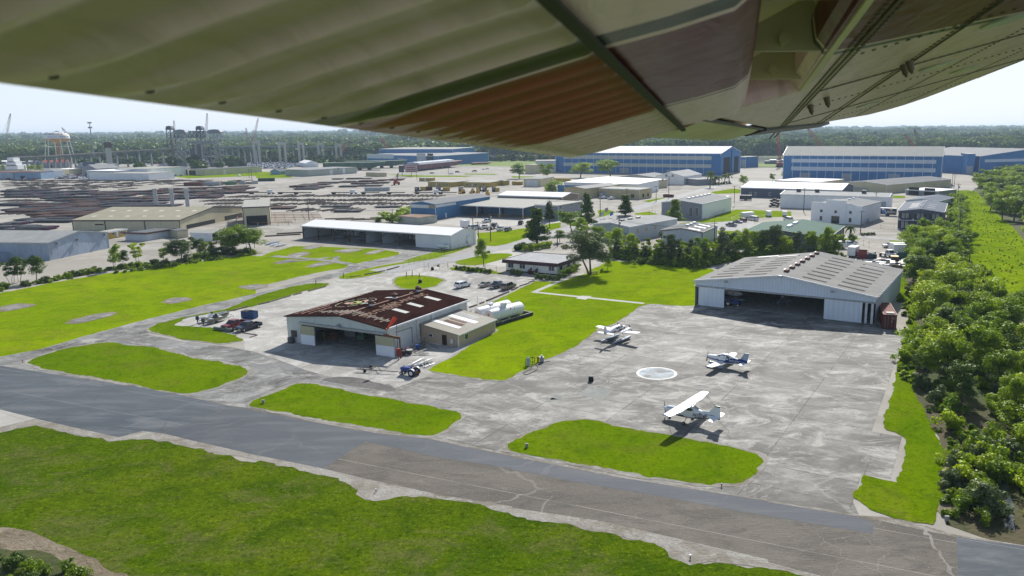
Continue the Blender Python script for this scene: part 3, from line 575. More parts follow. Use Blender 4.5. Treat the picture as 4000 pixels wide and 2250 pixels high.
 m=MB(); m.box((L*.07,-.06,1.9),(1.5,.1,1.3)); m.build('louvre',plain('brown_louvre',(.09,.06,.05),.8),r)
 m=MB(); m.box((L*.06,-.7,.65),(1.1,.9,1.2)); m.build('air_conditioner',T_dark,r)
 m=MB(); m.tube((L*.565-.3,-.05,h*.93),(L*.565-.3,-.5,h*.9),.34,.42,12); m.build('flood_lamp',STL,r)
 m=MB(); m.path([(L+.05,D*.10,h*.75),(L+.05,D*.28,h*.72),(L+.05,D*.28,.6)],.05); m.path([(L+.05,D*.38,.6),(L+.05,D*.38,h*.7),(L+.05,D*.5,h*.72)],.05); m.build('conduit',RST,r)
 tl=G(P('6',2040,918)); far=G(P('6',2425,760)); inv=r.matrix_basis.inverted() if False else (Matrix.Translation(loc)@Matrix.Rotation(rz,4,'Z')).inverted()
 a=inv@tl; b=inv@far
 ha=hgt(P('6',2040,918),P('6',2040,795)); x1=a.x; y0=a.y; y1=b.y
 an=thing('annex_building','tan lean-to annex with a part rusted pale metal roof, beside the rust roofed hangar','building',Matrix.Translation(loc)@Matrix.Rotation(rz,4,'Z')@Vector((L+.05,y0,0)),rz)
 w=x1-L-.05; dd=y1-y0; hb=ha+1.35
 m=MB();
 m.prism([(0,0),(w,0),(w,ha),(0,hb)],0,dd,'y'); m.build('wall',sm('tan_annex_sheet',(.5,.4,.29),'y',.35,.05,da=.15,bs=.3),an)
 m=MB(); m.prism([(-.02,hb),(w+.35,ha-.05),(w+.35,ha+.12),(-.02,hb+.17)],-.35,dd+.35,'y'); m.build('roof',sm('galvanised_ribbed_roof',(.34,.32,.27),'y',.6,.1,da=.2,bs=1.0),an)
 def rp(mat,x0,x1_,yy0,yy1,nm,n=1):
  m=MB();
  for k in range(n):
   ya=yy0+(yy1-yy0)*k/n; yb=ya+(yy1-yy0)/n*.6 if n>1 else yy1
   z=lambda x: hb+(ha-hb)*x/w+.17
   ids=[m.V(p) for p in ((x0*w,ya*dd,z(x0*w)+.035),(x1_*w,ya*dd,z(x1_*w)+.035),(x1_*w,yb*dd,z(x1_*w)+.035),(x0*w,yb*dd,z(x0*w)+.035))]; m.face(ids)
  m.build(nm,mat,an)
 rp(RST,.25,.75,.33,.44,'rust_stain',3); rp(RST,.25,.7,.48,.56,'rust_stain',2); rp(T_white,.06,.8,.2,.3,'bare_roof_sheet'); rp(T_white,.1,.85,.58,.7,'bare_roof_sheet'); rp(plain('aged_zinc',(.2,.22,.24),.5,.3),.15,.7,.74,.9,'dull_roof_sheet',6)
 feat(an,w,dd,[('door','f',.63,1.1,.1,2.2,plain('dark_brown_door',(.03,.018,.014),.6)),('window','f',.27,1.0,1.4,2.1,GL,T_white),('window','r',.2,1.3,.9,ha-.35,GL,T_white)])
 m=MB(); m.bb(w+.32,w+.45,-.35,dd+.35,ha-.1,ha+.1); m.beam((w+.02,-.02,0),(w+.02,-.02,ha),.16); m.beam((w+.02,dd,0),(w+.02,dd,ha),.14); m.build('trim',T_white,an)
 m=MB(); m.box((w*.86,-.5,1.2),(.5,.25,.8)); m.tube((w*.86,-.5,0),(w*.86,-.5,1.0),.04); m.build('meter_box',T_white,an)
 return Matrix.Translation(loc)@Matrix.Rotation(rz,4,'Z'),L,D,h
RH,RL,RD,Rh=rust_hangar()
def rp_(x,y,z=0): v=RH@Vector((x,y,z)); return v
def big_hangar():
 h=hgt(P('8',1062,712),P('8',1080,440)); e0,e1=P('7',1845,248),P('8',1090,418)
 loc,rz,L,D=frame_from(e0,e1,P('8',1218,132),h); rise=3.1
 r=thing('hangar','large pale blue-grey hangar with wide dark opening and low grey ribbed roof on the apron','hangar',loc,rz)
 WS=sm('blue_white_ribbed_sheet',(.74,.8,.88),'xy',.7,.06,da=.18,dirt=(.3,.3,.33))
 wall_mb(L,D,h,'d',rise,.5,skip='f').build('wall',WS,r)
 ZD=h-1.35; m=MB(); m.prism([(0,ZD),(L,ZD),(L,h),(L*.5,h+rise),(0,h)],0,.25,'y'); m.build('front_wall',WS,r)
 m=MB(); m.bb(.2,L-.2,.2,D-.2,.08,.12); m.build('floor_slab',CON,r)
 for k,(x0,x1) in enumerate(((.025*L,.18*L),(.74*L,.935*L))):
  d=MB(); d.bb(x0,x1,-.35,-.22,.05,ZD+.05); o=d.build('sliding_door',sm('door_sheet_blue_white',(.8,.86,.94),'xy',1.1,.05,da=.12),r)
 m=MB()
 for q in (.955,.985): m.bb(L*q-.25,L*q+.25,-.3,-.1,.05,ZD)
 m.build('door_track_post',T_white,r)
 m=MB(); m.bb(0,L,-.45,-.02,ZD,ZD+.3); m.build('door_rail',STL,r)
 roof_mb(L,D,h,'d',rise,.3,.2,.5).build('roof',sm('grey_fibre_roof',(.29,.285,.27),'y',.9,.12,rough=.9,da=.4,dirt=(.2,.2,.19),bs=.5,panel=9),r)
 m=MB()
 for a,b in (((-.35,-.38,h),(L/2,-.38,h+rise)),((L/2,-.38,h+rise),(L+.35,-.38,h))): m.beam(a,b,.2,.4)
 for k in range(22): m.box((L+.38,D*(k+.5)/22,h+.02),(.3,.35,.28))
 m.build('trim',T_white,r)
 SK=plain('dark_slot_skylight',(.11,.10,.095),.9,var=.1,spec=0); its=[]
 for fx in ((.07,.2),(.27,.4),(.6,.73),(.79,.93)):
  for k in range(8):
   y=.06+k*.115; its.append((fx[0],fx[1],y,y+.03))
 skylights(r,L,D,h,rise,its,SK,'d'); skylights(r,L,D,h,rise,[(.8,.93,.86,.885),(.1,.24,.95,.975),(.25,.38,.9,.92)],T_white,'d',name='pale_panel')
 for k in range(7):
  m=MB(); m.box((L/2,D*(.12+.13*k),h+rise+.42),(1.0,1.9,.55),taper=.9); o=m.build('ridge_vent',plain('rusty_brown_vent',(.14,.06,.045),.8),r)
  m=MB(); m.box((L/2-.45,D*(.12+.13*k),h+rise+.72),(.2,1.9,.1)); m.build('vent_cap',T_white,o)
 for fx in (.19,.78,.5):
  m=MB(); m.box((L*fx,-.7,h-.1+(rise if fx==.5 else .6)),(.7,.5,.4)); m.build('flood_lamp',STL,r)
 m=MB()
 for k in range(1,8): m.beam((.3,D*k/8,.1),(.3,D*k/8,h),.3); m.beam((L-.3,D*k/8,.1),(L-.3,D*k/8,h),.3); m.beam((.3,D*k/8,h-.2),(L/2,D*k/8,h+rise-.4),.25); m.beam((L-.3,D*k/8,h-.2),(L/2,D*k/8,h+rise-.4),.25)
 m.build('frame_member',RST,r)
 return Matrix.Translation(loc)@Matrix.Rotation(rz,4,'Z'),L,D,h
BH,BL,BD,Bh=big_hangar()
def bay_hangar():
 h=hgt(P('2',1965,1222),P('2',1957,1083)); loc,rz,L,D=frame_from(P('2',465,985),P('2',1957,1083),P('2',2165,1030),h); rise=1.7
 r=thing('hangar','long white roofed open-bay hangar with small planes parked inside','hangar',loc,rz)
 wall_mb(L,D,h,'w',rise,.5,skip='f').build('wall',W_lgrey,r)
 x1=L*.782
 m=MB(); m.bb(x1,L,-.02,.2,0,h); m.build('front_wall',W_white,r)
 m=MB(); m.prism([(0,0),(D,0),(D,h-.02),(D/2,h+rise-.02),(0,h-.02)],L+.02,L+.08,'x'); m.build('end_wall',W_white,r)
 roof_mb(L,D,h,'w',rise,.5,.2).build('roof',RW_x,r)
 m=MB(); n=7
 for k in range(n+1):
  x=x1*k/n; m.beam((x,.2,0),(x,.2,h),.35); m.beam((x,.2,h-.3),(x,D-.3,h-.3),.2); m.beam((x,.3,h-2.2),(x+3,.3,h-.3),.18); m.beam((x,D-.2,0),(x,D-.2,h),.3)
 for k in range(1,5):
  if k%2: m.beam((x1*k/n*1.5 if k<3 else x1*.75,D-.25,0),(x1*k/n*1.5 if k<3 else x1*.75,D-.25,h),.25)
 for z in (1.5,3): m.beam((.2,D-.15,z),(x1,D-.15,z),.12)
 m.build('frame_member',plain('dark_red_steel',(.08,.03,.025),.7),r)
 for k in (4,5):
  m=MB(); m.bb(x1*k/n+.1,x1*k/n+.2,.3,D-.3,0,h-.3); m.build('partition',W_lgrey,r)
 m=MB(); m.bb(-.4,L+.5,-.75,-.52,h-.25,h+.2); m.beam((L+.1,0,0),(L+.1,0,h),.2); m.build('trim',T_white,r)
 m=MB(); m.path([(L+.2,D*.62,.5),(L+.2,D*.62,h*.75),(L+.25,D*.75,h*.72)],.07); m.box((L+.25,D*.62,1.4),(.25,.6,.9)); m.build('service_conduit',STL,r)
 return Matrix.Translation(loc)@Matrix.Rotation(rz,4,'Z'),L,D,h
WHh,WL,WD,Wh=bay_hangar()
def office():
 h=hgt(P('l',800,335),P('l',805,225)); loc,rz,L,D=frame_from(P('l',222,180),P('l',800,225),P('l',1290,60),h,15)
 r=thing('office_building','low white airfield office with a dark maroon fascia and flat grey roof','office',loc,rz)
 WO=sm('white_panel_wall',(.85,.85,.8),'xy',3.6,.03,da=.08,bs=.05)
 wall_mb(L,D,h,'flat',0).build('wall',WO,r)
 m=MB(); m.bb(-.7,L+.7,-.7,D+.7,h+.5,h+.62); m.build('roof',groundm('felt_roof',(.36,.37,.38),(.42,.42,.42),(.3,.31,.32),(.08,.3,1),.15),r)
 m=MB(); o=.75
 for (a,b,q) in (((-o,-o),(L+o,-o),(0,-.35)),((L+o,-o),(L+o,D+o),(.35,0)),((-o,-o),(-o,D+o),(-.35,0)),((-o,D+o),(L+o,D+o),(0,.35))):
  ids=[m.V((a[0]+q[0],a[1]+q[1],h-.25)),m.V((b[0]+q[0],b[1]+q[1],h-.25)),m.V((b[0],b[1],h+.75)),m.V((a[0],a[1],h+.75))]; m.face(ids)
  ids=[m.V((a[0]+q[0],a[1]+q[1],h-.25)),m.V((b[0]+q[0],b[1]+q[1],h-.25)),m.V((b[0]*.98,b[1]*.98+.2,h-.25)),m.V((a[0]*.98+.1,a[1]*.98+.2,h-.25))]; m.face(ids)
 m.bb(-.8,L+.8,-.8,-.7,h+.6,h+.78); m.build('fascia',plain('maroon_fascia',(.07,.02,.03),.6),r)
 m=MB(); [m.bb(x,x+.08,-.7,D+.7,h+.62,h+.68) for x in (L*.3,L*.62)]; m.build('roof_seam',plain('white_gloss_paint',(.7,.7,.7)),r)
 feat(r,L,D,[('window','f',f,2.0,1.1,2.6,GL,T_white) for f in (.1,.33,.9)]+[('window','r',f,1.9,1.1,2.6,GL,T_white) for f in (.16,.5,.75)]+[('door','f',.57,1.0,.7,2.8,DW)])
 m=MB(); m.bb(0,L,-.12,-.02,0,.35); m.build('skirting',plain('maroon_fascia',(.1,.1,.1)),r)
 st=MB()
 for k in range(5): st.bb(L*.57-1,L*.57+1,-.6-.3*(k+1),-.6-.3*k,0,.75-.15*k)
 st.bb(L*.57-1,L*.57+1,-.6,0,.6,.75); WR=plain('red_brown_timber',(.11,.04,.03),.8)
 st.build('porch_steps',WR,r)
 for s in (-1,1):
  m=MB(); x=L*.57+s*1.05
  for k in range(5): m.beam((x,0,1.0+k*.2),(x,-2.2,.3+k*.2),.06,.12)
  for y,z in ((0,1.95),(-2.2,1.2)): m.beam((x,y,0),(x,y,z),.12)
  m.build('porch_railing',WR,r)
 return Matrix.Translation(loc)@Matrix.Rotation(rz,4,'Z'),L,D,h
OH,OL,OD,Oh=office()
r,L,D,h=bld('warehouse','blue warehouse with a low grey roof and white eave band, left of the canopy','warehouse',P('2',1553,755),P('2',1803,765),P('2',2330,685),P('2',1805,925),kind='d',rise=1.2,wall=W_blue,roof=RG_y,trim=T_white)
feat(r,L,D,[('white_panel','f',.38,L*.72,h-2.2,h-.6,DW),('tan_panel','f',.86,L*.2,h-2.2,h-.6,TAN),('white_panel','r',.18,D*.34,h-1.8,h-.5,DW),('door','r',.17,1.1,.1,2.6,DW,T_white)])
hC=hgt(P('2',2213,897),P('2',2205,795)); loc,rz,L,D=frame_from(P('2',1985,778),P('3',120,808),P('3',262,735),hC)
r=thing('canopy_building','blue building with a big pale roof carried over an open loading bay on white posts','warehouse',loc,rz)
roof_mb(L,D,hC,'s',1.0,.3,.25).build('roof',RP_x,r); m=wall_mb(L,D*.5,hC,'flat',0);
m=MB(Matrix.Translation((0,D*.38,0))); m.bb(0,L,0,D*.6,0,hC-.1); m.build('wall',W_blue,r)
m=MB()
for k in range(4): m.beam((L*(.02+.32*k),.4,0),(L*(.02+.32*k),.4,hC),.35)
m.build('post',T_white,r)
m=MB()
for k in range(4): m.beam((L*(.02+.32*k),.1,0),(L*(.02+.32*k),.1,1.5),.5)
m.build('post_guard',YEL,r)
m=MB()
for k in range(3): m.beam((L*(.2+.3*k),D*.37,0),(L*(.2+.3*k),D*.37,hC),.5)
m.build('red_column',plain('dark_red_steel',(.1,.03,.03)),r)
m=MB(); m.bb(-.3,L+.3,-.5,-.31,hC-.1,hC+.35); m.build('gutter',T_white,r)
skylights(r,L,D,hC,1.0,[(.1+.16*k,.15+.16*k,.6,.66) for k in range(6)],T_white,'s')
bld('brick_building','grey brick building with a pale flat roof right of the loading canopy','building',P('3',235,772),P('3',463,782),P('3',652,738),P('3',468,925),kind='flat',wall=BRG,roof=RP_x,trim=T_white,feats=[('window','r',f,1.4,z,z+2.4,GL,T_white) for f in (.35,.85) for z in (1.2,)]+[('window','r',f,1.4,z,z+1.8,GL,T_white) for f in (.1,.55,.85) for z in (5,)])
bld('brick_building','brown brick ended building with a bright white roof behind the grey brick one','building',P('2',2435,678),P('3',505,697),P('3',668,666),h=7.5,kind='w',rise=1.6,wall=BRK,roof=RW_x,trim=T_white,feats=[('window','r',f,1.5,1.5,5,GL,T_white) for f in (.35,.7,.9)])
bld('warehouse','tan gabled workshop with grey roof among the trees, left of the flat tan office','workshop',P('3',525,603),P('3',735,612),P('3',955,568),P('3',735,715),kind='d',rise=1.0,wall=W_tan,roof=RLg,trim=TAN,feats=[('roller_door','r',.45,4,.1,4.5,DG)])
bld('warehouse','flat tan office and store with pale roof and brick corner, right of the gabled workshop','building',P('3',878,607),P('3',1283,622),P('3',1360,603),P('3',1285,718),kind='flat',wall=W_tan,roof=RP_x,trim=T_white,feats=[('roller_door','f',.1,5,.1,4,DG),('window','f',.83,2.5,.8,3,GL,T_dark),('window','r',.3,2,1,3,GL,T_dark),('window','r',.7,2,1,3,GL,T_dark)])
bld('warehouse','long warehouse with white roof, white end wall and dark teal front behind the tan workshop','warehouse',P('3',528,547),P('3',1262,568),P('3',1388,534),P('3',1388,632),top=P('3',1388,534),kind='s',rise=.8,wall=W_white,roof=RW_x,trim=T_white,feats=[('teal_panel','f',.25,40,.1,5,W_blue),('teal_panel','f',.7,12,.1,5,W_blue),('teal_panel','f',.88,12,.1,5,W_blue)])
bld('warehouse','cream block with thin white roof at the back of the teal fronted warehouse','building',P('3',800,502),P('3',1402,530),P('3',1465,512),P('3',1465,592),top=P('3',1465,512),kind='flat',wall=W_cream,roof=RW_x,trim=T_white,feats=[('window','r',.3,2,1.5,3.5,GL,T_white),('window','r',.7,2,5,7,GL,T_white)])
bld('garage','small cream garage with two white roll-up doors','garage',P('3',115,512),P('3',290,514),P('3',325,490),P('3',290,592),kind='flat',wall=W_cream,roof=RLg,feats=[('roller_door','f',.32,4.6,.1,5,DW),('roller_door','f',.66,4.6,.1,5,DW)])
bld('warehouse','white gabled warehouse with a side carport, in front of the striped blue shed','warehouse',P('3',1450,484),P('3',1730,490),P('3',1890,462),P('3',1735,572),kind='d',rise=3.6,wall=W_white,roof=RLg,trim=T_white,feats=[('window','f',.37,2,6,8,GL,T_white),('window','f',.6,2,6,8,GL,T_white)])
bld('carport','flat grey carport on the side of the white gabled warehouse','carport',P('3',1745,510),P('3',1870,520),P('3',1905,500),h=4.5,kind='flat',wall=W_grey,roof=RLg)
bld('warehouse','low grey-green building with striped dark roof left of the white gabled warehouse','warehouse',P('3',1070,492),P('3',1440,500),P('3',1470,472),h=4.2,kind='d',rise=2.0,wall=W_bgreen,roof=RG_y)
r,L,D,h=bld('warehouse','grey fronted warehouse with white side wall and row of ridge vents, beside the street','warehouse',P('3',1508,748),P('3',1917,765),P('3',2125,695),P('3',1917,918),kind='d',rise=1.3,wall=W_grey,roof=RG_y,trim=T_white,peak=.5)
feat(r,L,D,[('side_cladding','r',.5,D*.99,.2,h-.4,W_white),('window','f',.72,1.6,1.0,h*.75,GL,T_white),('window','f',.87,1.6,1.0,h*.75,GL,T_white),('window','f',.15,2.4,1.0,3.4,GL,T_white)]); ridge_vents(r,L,D,h,1.3,6,T_white,a=.15,b=.95,w=1.4,l=3)
r,L,D,h=bld('warehouse','white walled warehouse with patchy grey roof and lean-to, behind the hedge of young trees','warehouse',P('3',822,967),P('3',1187,997),P('3',1487,900),P('3',1188,1145),kind='d',rise=1.1,wall=sm('pale_mint_sheet',(.5,.56,.56),'xy',.8,.06),roof=RLg,trim=T_white)
ridge_vents(r,L,D,h,1.1,3,plain('pale_vent',(.5,.48,.38)),a=.12,b=.62,w=1.3,l=2.4); feat(r,L,D,[('window','r',f,1.6,h-3,h-1,TAN,T_white) for f in (.15,.33,.52)]); m=MB(); m.bb(L*.35,L+.4,-5,-.1,2.9,3.05); [m.beam((x,-4.7,0),(x,-4.7,2.9),.15) for x in (L*.37,L*.68,L)]; m.build('lean_to_roof',RLg,r)
r,L,D,h=bld('warehouse','small blue-grey walled shed with dark roof, pale roof lights and three vents','warehouse',P('3',1505,1032),P('3',1915,1052),P('3',2068,990),P('3',1915,1180),kind='d',rise=1.2,wall=W_lgrey,roof=RDk,trim=T_dark)
ridge_vents(r,L,D,h,1.2,3,T_white,a=.25,b=.9,w=1.2,l=2.2); skylights(r,L,D,h,1.2,[(.62,.9,.1,.16),(.62,.9,.45,.51),(.62,.9,.75,.81)],T_white)
r,L,D,h=bld('warehouse','wide dark green roofed building with long pale ridge vent behind the grey hangar roof','warehouse',P('3',2275,1065),P('4',602,1112),P('4',690,985),P('3',2275,1195),top=P('3',2275,1065),kind='d',rise=1.9,wall=W_dgreen,roof=RGr,trim=T_dark)
ridge_vents(r,L,D,h,1.9,2,T_white,a=.2,b=.75,w=1.4,l=7); feat(r,L,D,[('window','f',.07,2,2.6,4.4,plain('yellow_window',(.5,.46,.25)),T_dark),('window','f',.3,2,2.6,4.4,plain('yellow_window',(.5,.46,.25)),T_dark),('roller_door','f',.12,4,.1,2.6,DG)]+[('window','r',f,1.4,2.6,4.4,plain('yellow_window',(.5,.46,.25)),T_dark) for f in (.2,.35,.5,.65,.8)])
bld('warehouse','long slate walled warehouse with bright white roof','warehouse',P('3',2305,600),P('4',740,627),P('4',790,575),P('3',2305,692),top=P('3',2305,600),kind='w',rise=2.6,wall=W_navy,roof=RW_x,trim=T_white,feats=[('window','f',f,1.5,1.2,3.2,GL,T_white) for f in (.1,.15,.3,.6)])
r,L,D,h=bld('warehouse','long white walled warehouse with pale roof behind the white office','warehouse',P('4',130,667),P('4',1215,698),P('4',1253,665),P('4',130,800),top=P('4',130,667),kind='w',rise=1.3,wall=W_white,roof=RLx,trim=T_white)
feat(r,L,D,[('roller_door','f',.9,9,.1,5,DG)]);
for f in (.14,.32,.76): m=MB(); m.box((L*f,D*.4,h+2),(2.2,1.6,1.4)); m.build('roof_unit',T_dark,r)
r,L,D,h=bld('office_building','white two storey office with stepped parapet front and grey gabled roof','office',P('4',447,770),P('4',945,795),P('4',1025,738),P('4',945,975),top=P('4',945,795),kind='d',rise=1.2,wall=W_white,roof=RG_y,trim=None)
m=MB(); m.bb(-.3,L+.3,-.45,-.05,0,h+.4); m.bb(L*.3,L*.7,-.9,-.45,0,h+2.6); m.bb(-.2,L*.3,-.5,-.1,h+.42,h+1.3); m.bb(L*.7,L*.82,-.5,-.1,h+.42,h+1.4); m.build('parapet_front',plain('white_render',(.88,.89,.9),.7,var=.03),r)
for f,z0,z1,w,q in ((.2,h*.58,h*.76,1.3,.5),(.5,h*.58,h*.76,1.3,.95),(.79,h*.58,h*.76,1.3,.5),(.2,.9,3,1.3,.5),(.79,.9,3,1.3,.5)):
 m=MB(); m.bb(L*f-w/2,L*f+w/2,-q-.05,-q+.02,z0,z1); o=m.build('window',T_white,r); m=MB(); m.bb(L*f-w/2+.12,L*f+w/2-.12,-q-.08,-q-.052,z0+.12,z1-.12); m.build('pane',GL,o)
m=MB(); m.bb(L*.42,L*.58,-1.0,-.905,.1,3.4); m.build('entrance_door',GL,r)
ridge_vents(r,L,D,h,1.2,2,T_white,a=.5,b=.9)
bld('warehouse','beige block with white ribbed roof below the middle blue hall','warehouse',P('4',73,527),P('4',520,545),P('4',588,510),h=4,kind='flat',wall=W_cream,roof=RW_y,trim=T_white)
bld('warehouse','cream and grey building with dark shallow gable roof before the middle blue hall','warehouse',P('4',755,548),P('4',1197,572),P('4',1237,490),P('4',1197,660),kind='d',rise=1.6,wall=W_cream,roof=RDk,trim=T_white,feats=[('green_panel','f',.35,16,1.5,3.2,W_bgreen)])
def bluehall(label,e0,e1,base,top,depth,rise,stripes,ang=None,peak=.5,kind='w',roof=None,group='blue shipyard assembly halls'):
 r,L,D,h=bld('assembly_hall',label,'shed',e0,e1,None,base,depth=depth,top=top,ang=ang,kind=kind,rise=rise,wall=W_bh,roof=roof or RP_x,trim=T_white,peak=peak,ov=.5)
 for (a,b,z0,z1,mt) in stripes:
  m=MB(); m.bb(a*L,b*L,-.12,-.02,z0*h,z1*h); m.build('wall_stripe',mt,r)
 return r,L,D,h
W_bh=sm('bright_blue_hall_sheet',(.07,.21,.45),'xy',1.2,.06,da=.08); S_g=sm('pale_stripe_sheet',(.6,.66,.75),'xy',1.2,.05); S_b=sm('beige_stripe_sheet',(.55,.57,.53),'xy',1.2,.05)
r,L,D,h=bluehall('middle blue assembly hall with two pale stripes along its whole front','' or P('4',158,268),P('4',1758,285),P('4',1730,565),P('4',1758,285),36,7,[(.055,.965,.73,.87,S_g),(.055,.965,.42,.57,S_g)],ang=R_(-25.3))
m=MB(); [m.bb(L*(.065+.055*k)-.15,L*(.065+.055*k)+.15,-.2,-.125,.1,h*.98) for k in range(17)]; m.build('downpipe',T_white,r)
feat(r,L,D,[('roller_door','f',.15,9,.1,h*.34,DG),('roller_door','f',.425,8,.1,h*.33,DG),('roller_door','f',.72,9,.1,h*.35,plain('pale_blue_door',(.3,.38,.48))),('door','f',.8,1.6,.1,3.4,DW)])
r,L,D,h=bluehall('longest blue assembly hall with beige stripes and an open right end, behind the tree pair',P('3',440,250),P('3',2100,258),P('3',2040,475),P('3',2100,258),70,6,[(.05,.95,.7,.88,S_b),(.05,.95,.33,.5,S_b)],ang=R_(-26.5),roof=RW_x)
m=MB(); [m.bb(L*(.06+.047*k)-.15,L*(.06+.047*k)+.15,-.2,-.125,.1,h*.98) for k in range(19)]; m.build('downpipe',T_white,r)
feat(r,L,D,[('roller_door','f',.17,9,.1,h*.3,DG),('roller_door','f',.44,10,.1,h*.28,DG),('roller_door','f',.72,9,.1,h*.22,DG),('open_bay','r',.3,22,.1,h*.8,DK),('open_bay','r',.78,16,.1,h*.8,DK)])
m=MB(); m.bb(L-7,L+.8,-1.4,-.25,0,h*.86); m.bb(L+.3,L+1.2,D*.5,D*.58,0,h*1.1); m.build('end_tower',W_bh,r)
bld('assembly_hall','small blue side hall on the end of the longest assembly hall','shed',P('3',2262,290),P('3',2353,292),None,P('3',2350,400),depth=25,kind='flat',wall=W_bh,roof=RP_x,trim=T_white,group='blue shipyard assembly halls',feats=[('roller_door','f',.35,6,.1,9,DG),('roller_door','f',.75,6,.1,9,DG)])
r,L,D,h=bluehall('right hand blue assembly hall with one pale stripe, cut by the frame edge',P('4',2135,285),P('4',3100,262),P('4',2062,468),P('4',2110,285),95,6,[(.05,.95,.66,.82,S_g)],kind='d',roof=RG_x)
feat(r,L,D,[('sliding_door','f',.27,22,.1,h*.58,plain('blue_door',(.05,.15,.3)))])
bld('assembly_hall','tall narrow blue annex tower on the left of the right hand assembly hall','shed',P('4',2012,262),P('4',2090,262),None,P('4',1998,470),top=P('4',2012,262),depth=30,kind='flat',wall=W_bh,roof=RP_x,group='blue shipyard assembly halls',feats=[('roller_door','f',.4,5,.1,8,DG)])
r,L,D,h=bld('assembly_hall','left hand blue assembly hall with tall back block, behind the red covered barge','shed',P('2',1240,212),P('2',1978,212),None,P('2',1978,345),top=P('2',1978,212),depth=70,kind='s',rise=1,wall=W_bh,roof=RP_x,trim=T_white,group='blue shipyard assembly halls')
bld('assembly_hall','lower blue hall with curtained bays in front of the tall back block','shed',P('2',1115,268),P('2',1830,283),P('2',1965,257),P('2',1830,375),kind='s',rise=2,wall=W_bh,roof=RLx,trim=T_white,group='blue shipyard assembly halls',feats=[('pale_panel','f',.2,60,7,13,S_g),('open_bay','f',.78,18,.1,15,plain('white_curtain',(.5,.52,.55))),('open_bay','f',.9,12,.1,15,DK),('roller_door','f',.5,14,.1,8,DG)])
def navy():
 h=hgt(P('i',855,930),P('i',885,345)); loc,rz,L,D=frame_from(P('i',885,345),P('i',2300,395),P('i',2320,122),h); rise=1.2
 r=thing('office_building','slate blue two storey office with front galleries and white framed french doors','office',loc,rz); g=2.2
 m=MB(Matrix.Translation((0,g,0)));
 wall_mb(L,D-g,h,'d',rise).build('wall',W_navy,r).location=(0,g,0)
 m=MB(); m.prism([(0,h-.9),(L,h-.9),(L,h),(L/2,h+rise),(0,h)],0,.2,'y'); m.bb(0,L,0,g,h*.47,h*.53); m.build('gallery',W_navy,r)
 for f in (.02,.34,.66,.98): m=MB(); m.box((L*f,.3,h/2-.3),(.6,.6,h-.7)); m.build('column',W_navy,r)
 m=MB()
 for f in (.02,.34,.66,.98):
  for z in (.2,h*.56): m.box((L*f,.3,z),(.85,.85,.4))
 m.bb(0,L,-.1,.0,h*.49,h*.52); m.build('column_base',T_white,r)
 roof_mb(L,D,h,'d',rise,.4,.2).build('roof',RSl,r)
 m=MB()
 for a,b in (((-.4,-.5,h),(L/2,-.5,h+rise)),((L/2,-.5,h+rise),(L+.4,-.5,h)),((L+.5,-.4,h),(L+.5,D,h)),((-.5,-.4,h),(-.5,D,h))): m.beam(a,b,.15,.3)
 m.build('trim',T_white,r)
 for f,z in ((.15,0),(.15,1),(.49,1),(.83,1),(.82,0)):
  z0=.5+z*h*.53;
  for s in (-1,1):
   m=MB(); m.bb(L*f+s*.75-.5,L*f+s*.75+.5,g-.12,g-.02,z0,z0+2.7); o=m.build('french_door',T_white,r)
   m=MB(); [m.bb(L*f+s*.75-.36,L*f+s*.75+.36,g-.15,g-.125,z0+.15+k*.5,z0+.15+k*.5+.4) for k in range(5)]; m.build('pane',plain('bright_pane',(.35,.37,.36),.1),o)
   m=MB(); m.bb(L*f+s*1.9-.45,L*f+s*1.9+.45,g-.1,g-.02,z0,z0+2.8); m.build('shutter',T_dark,r)
 m=MB(); m.bb(L*.49-1,L*.49+1,g-.12,g-.02,.1,3.0); o=m.build('door',T_white,r); m=MB(); m.bb(L*.49-.7,L*.49+.7,g-.16,g-.125,.3,2.8); m.build('pane',GL,o)
 m=MB(); [m.beam((L*a,.2,h*.53+z),(L*b,.2,h*.53+z),.05) for a,b in ((.04,.32),(.36,.64),(.68,.96)) for z in (.25,.6,.95)]; m.build('gallery_railing',T_dark,r)
 skylights(r,L,D,h,rise,[(.2,.4,.2+.15*k,.23+.15*k) for k in range(4)]+[(.62,.8,.2+.2*k,.22+.2*k) for k in range(3)],plain('roof_light',(.5,.48,.45)))
 for k in range(5):
  m=MB(); [m.box((L/2+s,D*(.15+.17*k),h+rise+.35),(.5,1.2,.4)) for s in (-.5,.5)]; m.build('ridge_vent',T_white,r)
navy()
bld('warehouse','grey roofed store directly behind the slate blue office','warehouse',P('4',1393,727),P('4',1703,742),P('4',1705,692),h=4.5,kind='d',rise=1.2,wall=W_lgrey,roof=RSl,trim=T_white)
bld('warehouse','dark unit with thin white roof and two black bays behind the slate office','warehouse',P('4',1390,620),P('4',1710,638),P('4',1713,608),P('4',1703,690),kind='flat',wall=W_grey,roof=RW_x,trim=T_white,feats=[('roller_door','f',.25,7,.1,5,DK),('roller_door','f',.75,7,.1,5,DK)])
bld('site_cabin','long white roofed site cabin in the plant yard behind the right hand woods','cabin',P('4',1487,1150),P('4',1710,1168),P('4',1716,1100),P('4',1700,1230),top=P('4',1710,1168),kind='flat',wall=W_lgrey,roof=RP_x)
bld('carport','small white roofed open shelter at the yard corner by the power line','shelter',P('4',1730,1130),P('4',1822,1136),P('4',1816,1103),h=3,kind='flat',wall=W_grey,roof=RW_x,feats=[('open_bay','f',.5,4,.1,2.4,DK)])
r,L,D,h=bld('warehouse','weathered blue-grey warehouse with a patchy pale roof at the left edge','warehouse',P('5',-700,118),P('5',480,128),P('5',1025,20),P('5',497,303),top=P('5',480,128),kind='w',rise=2.3,wall=W_bgrey,roof=RLx,trim=STL)
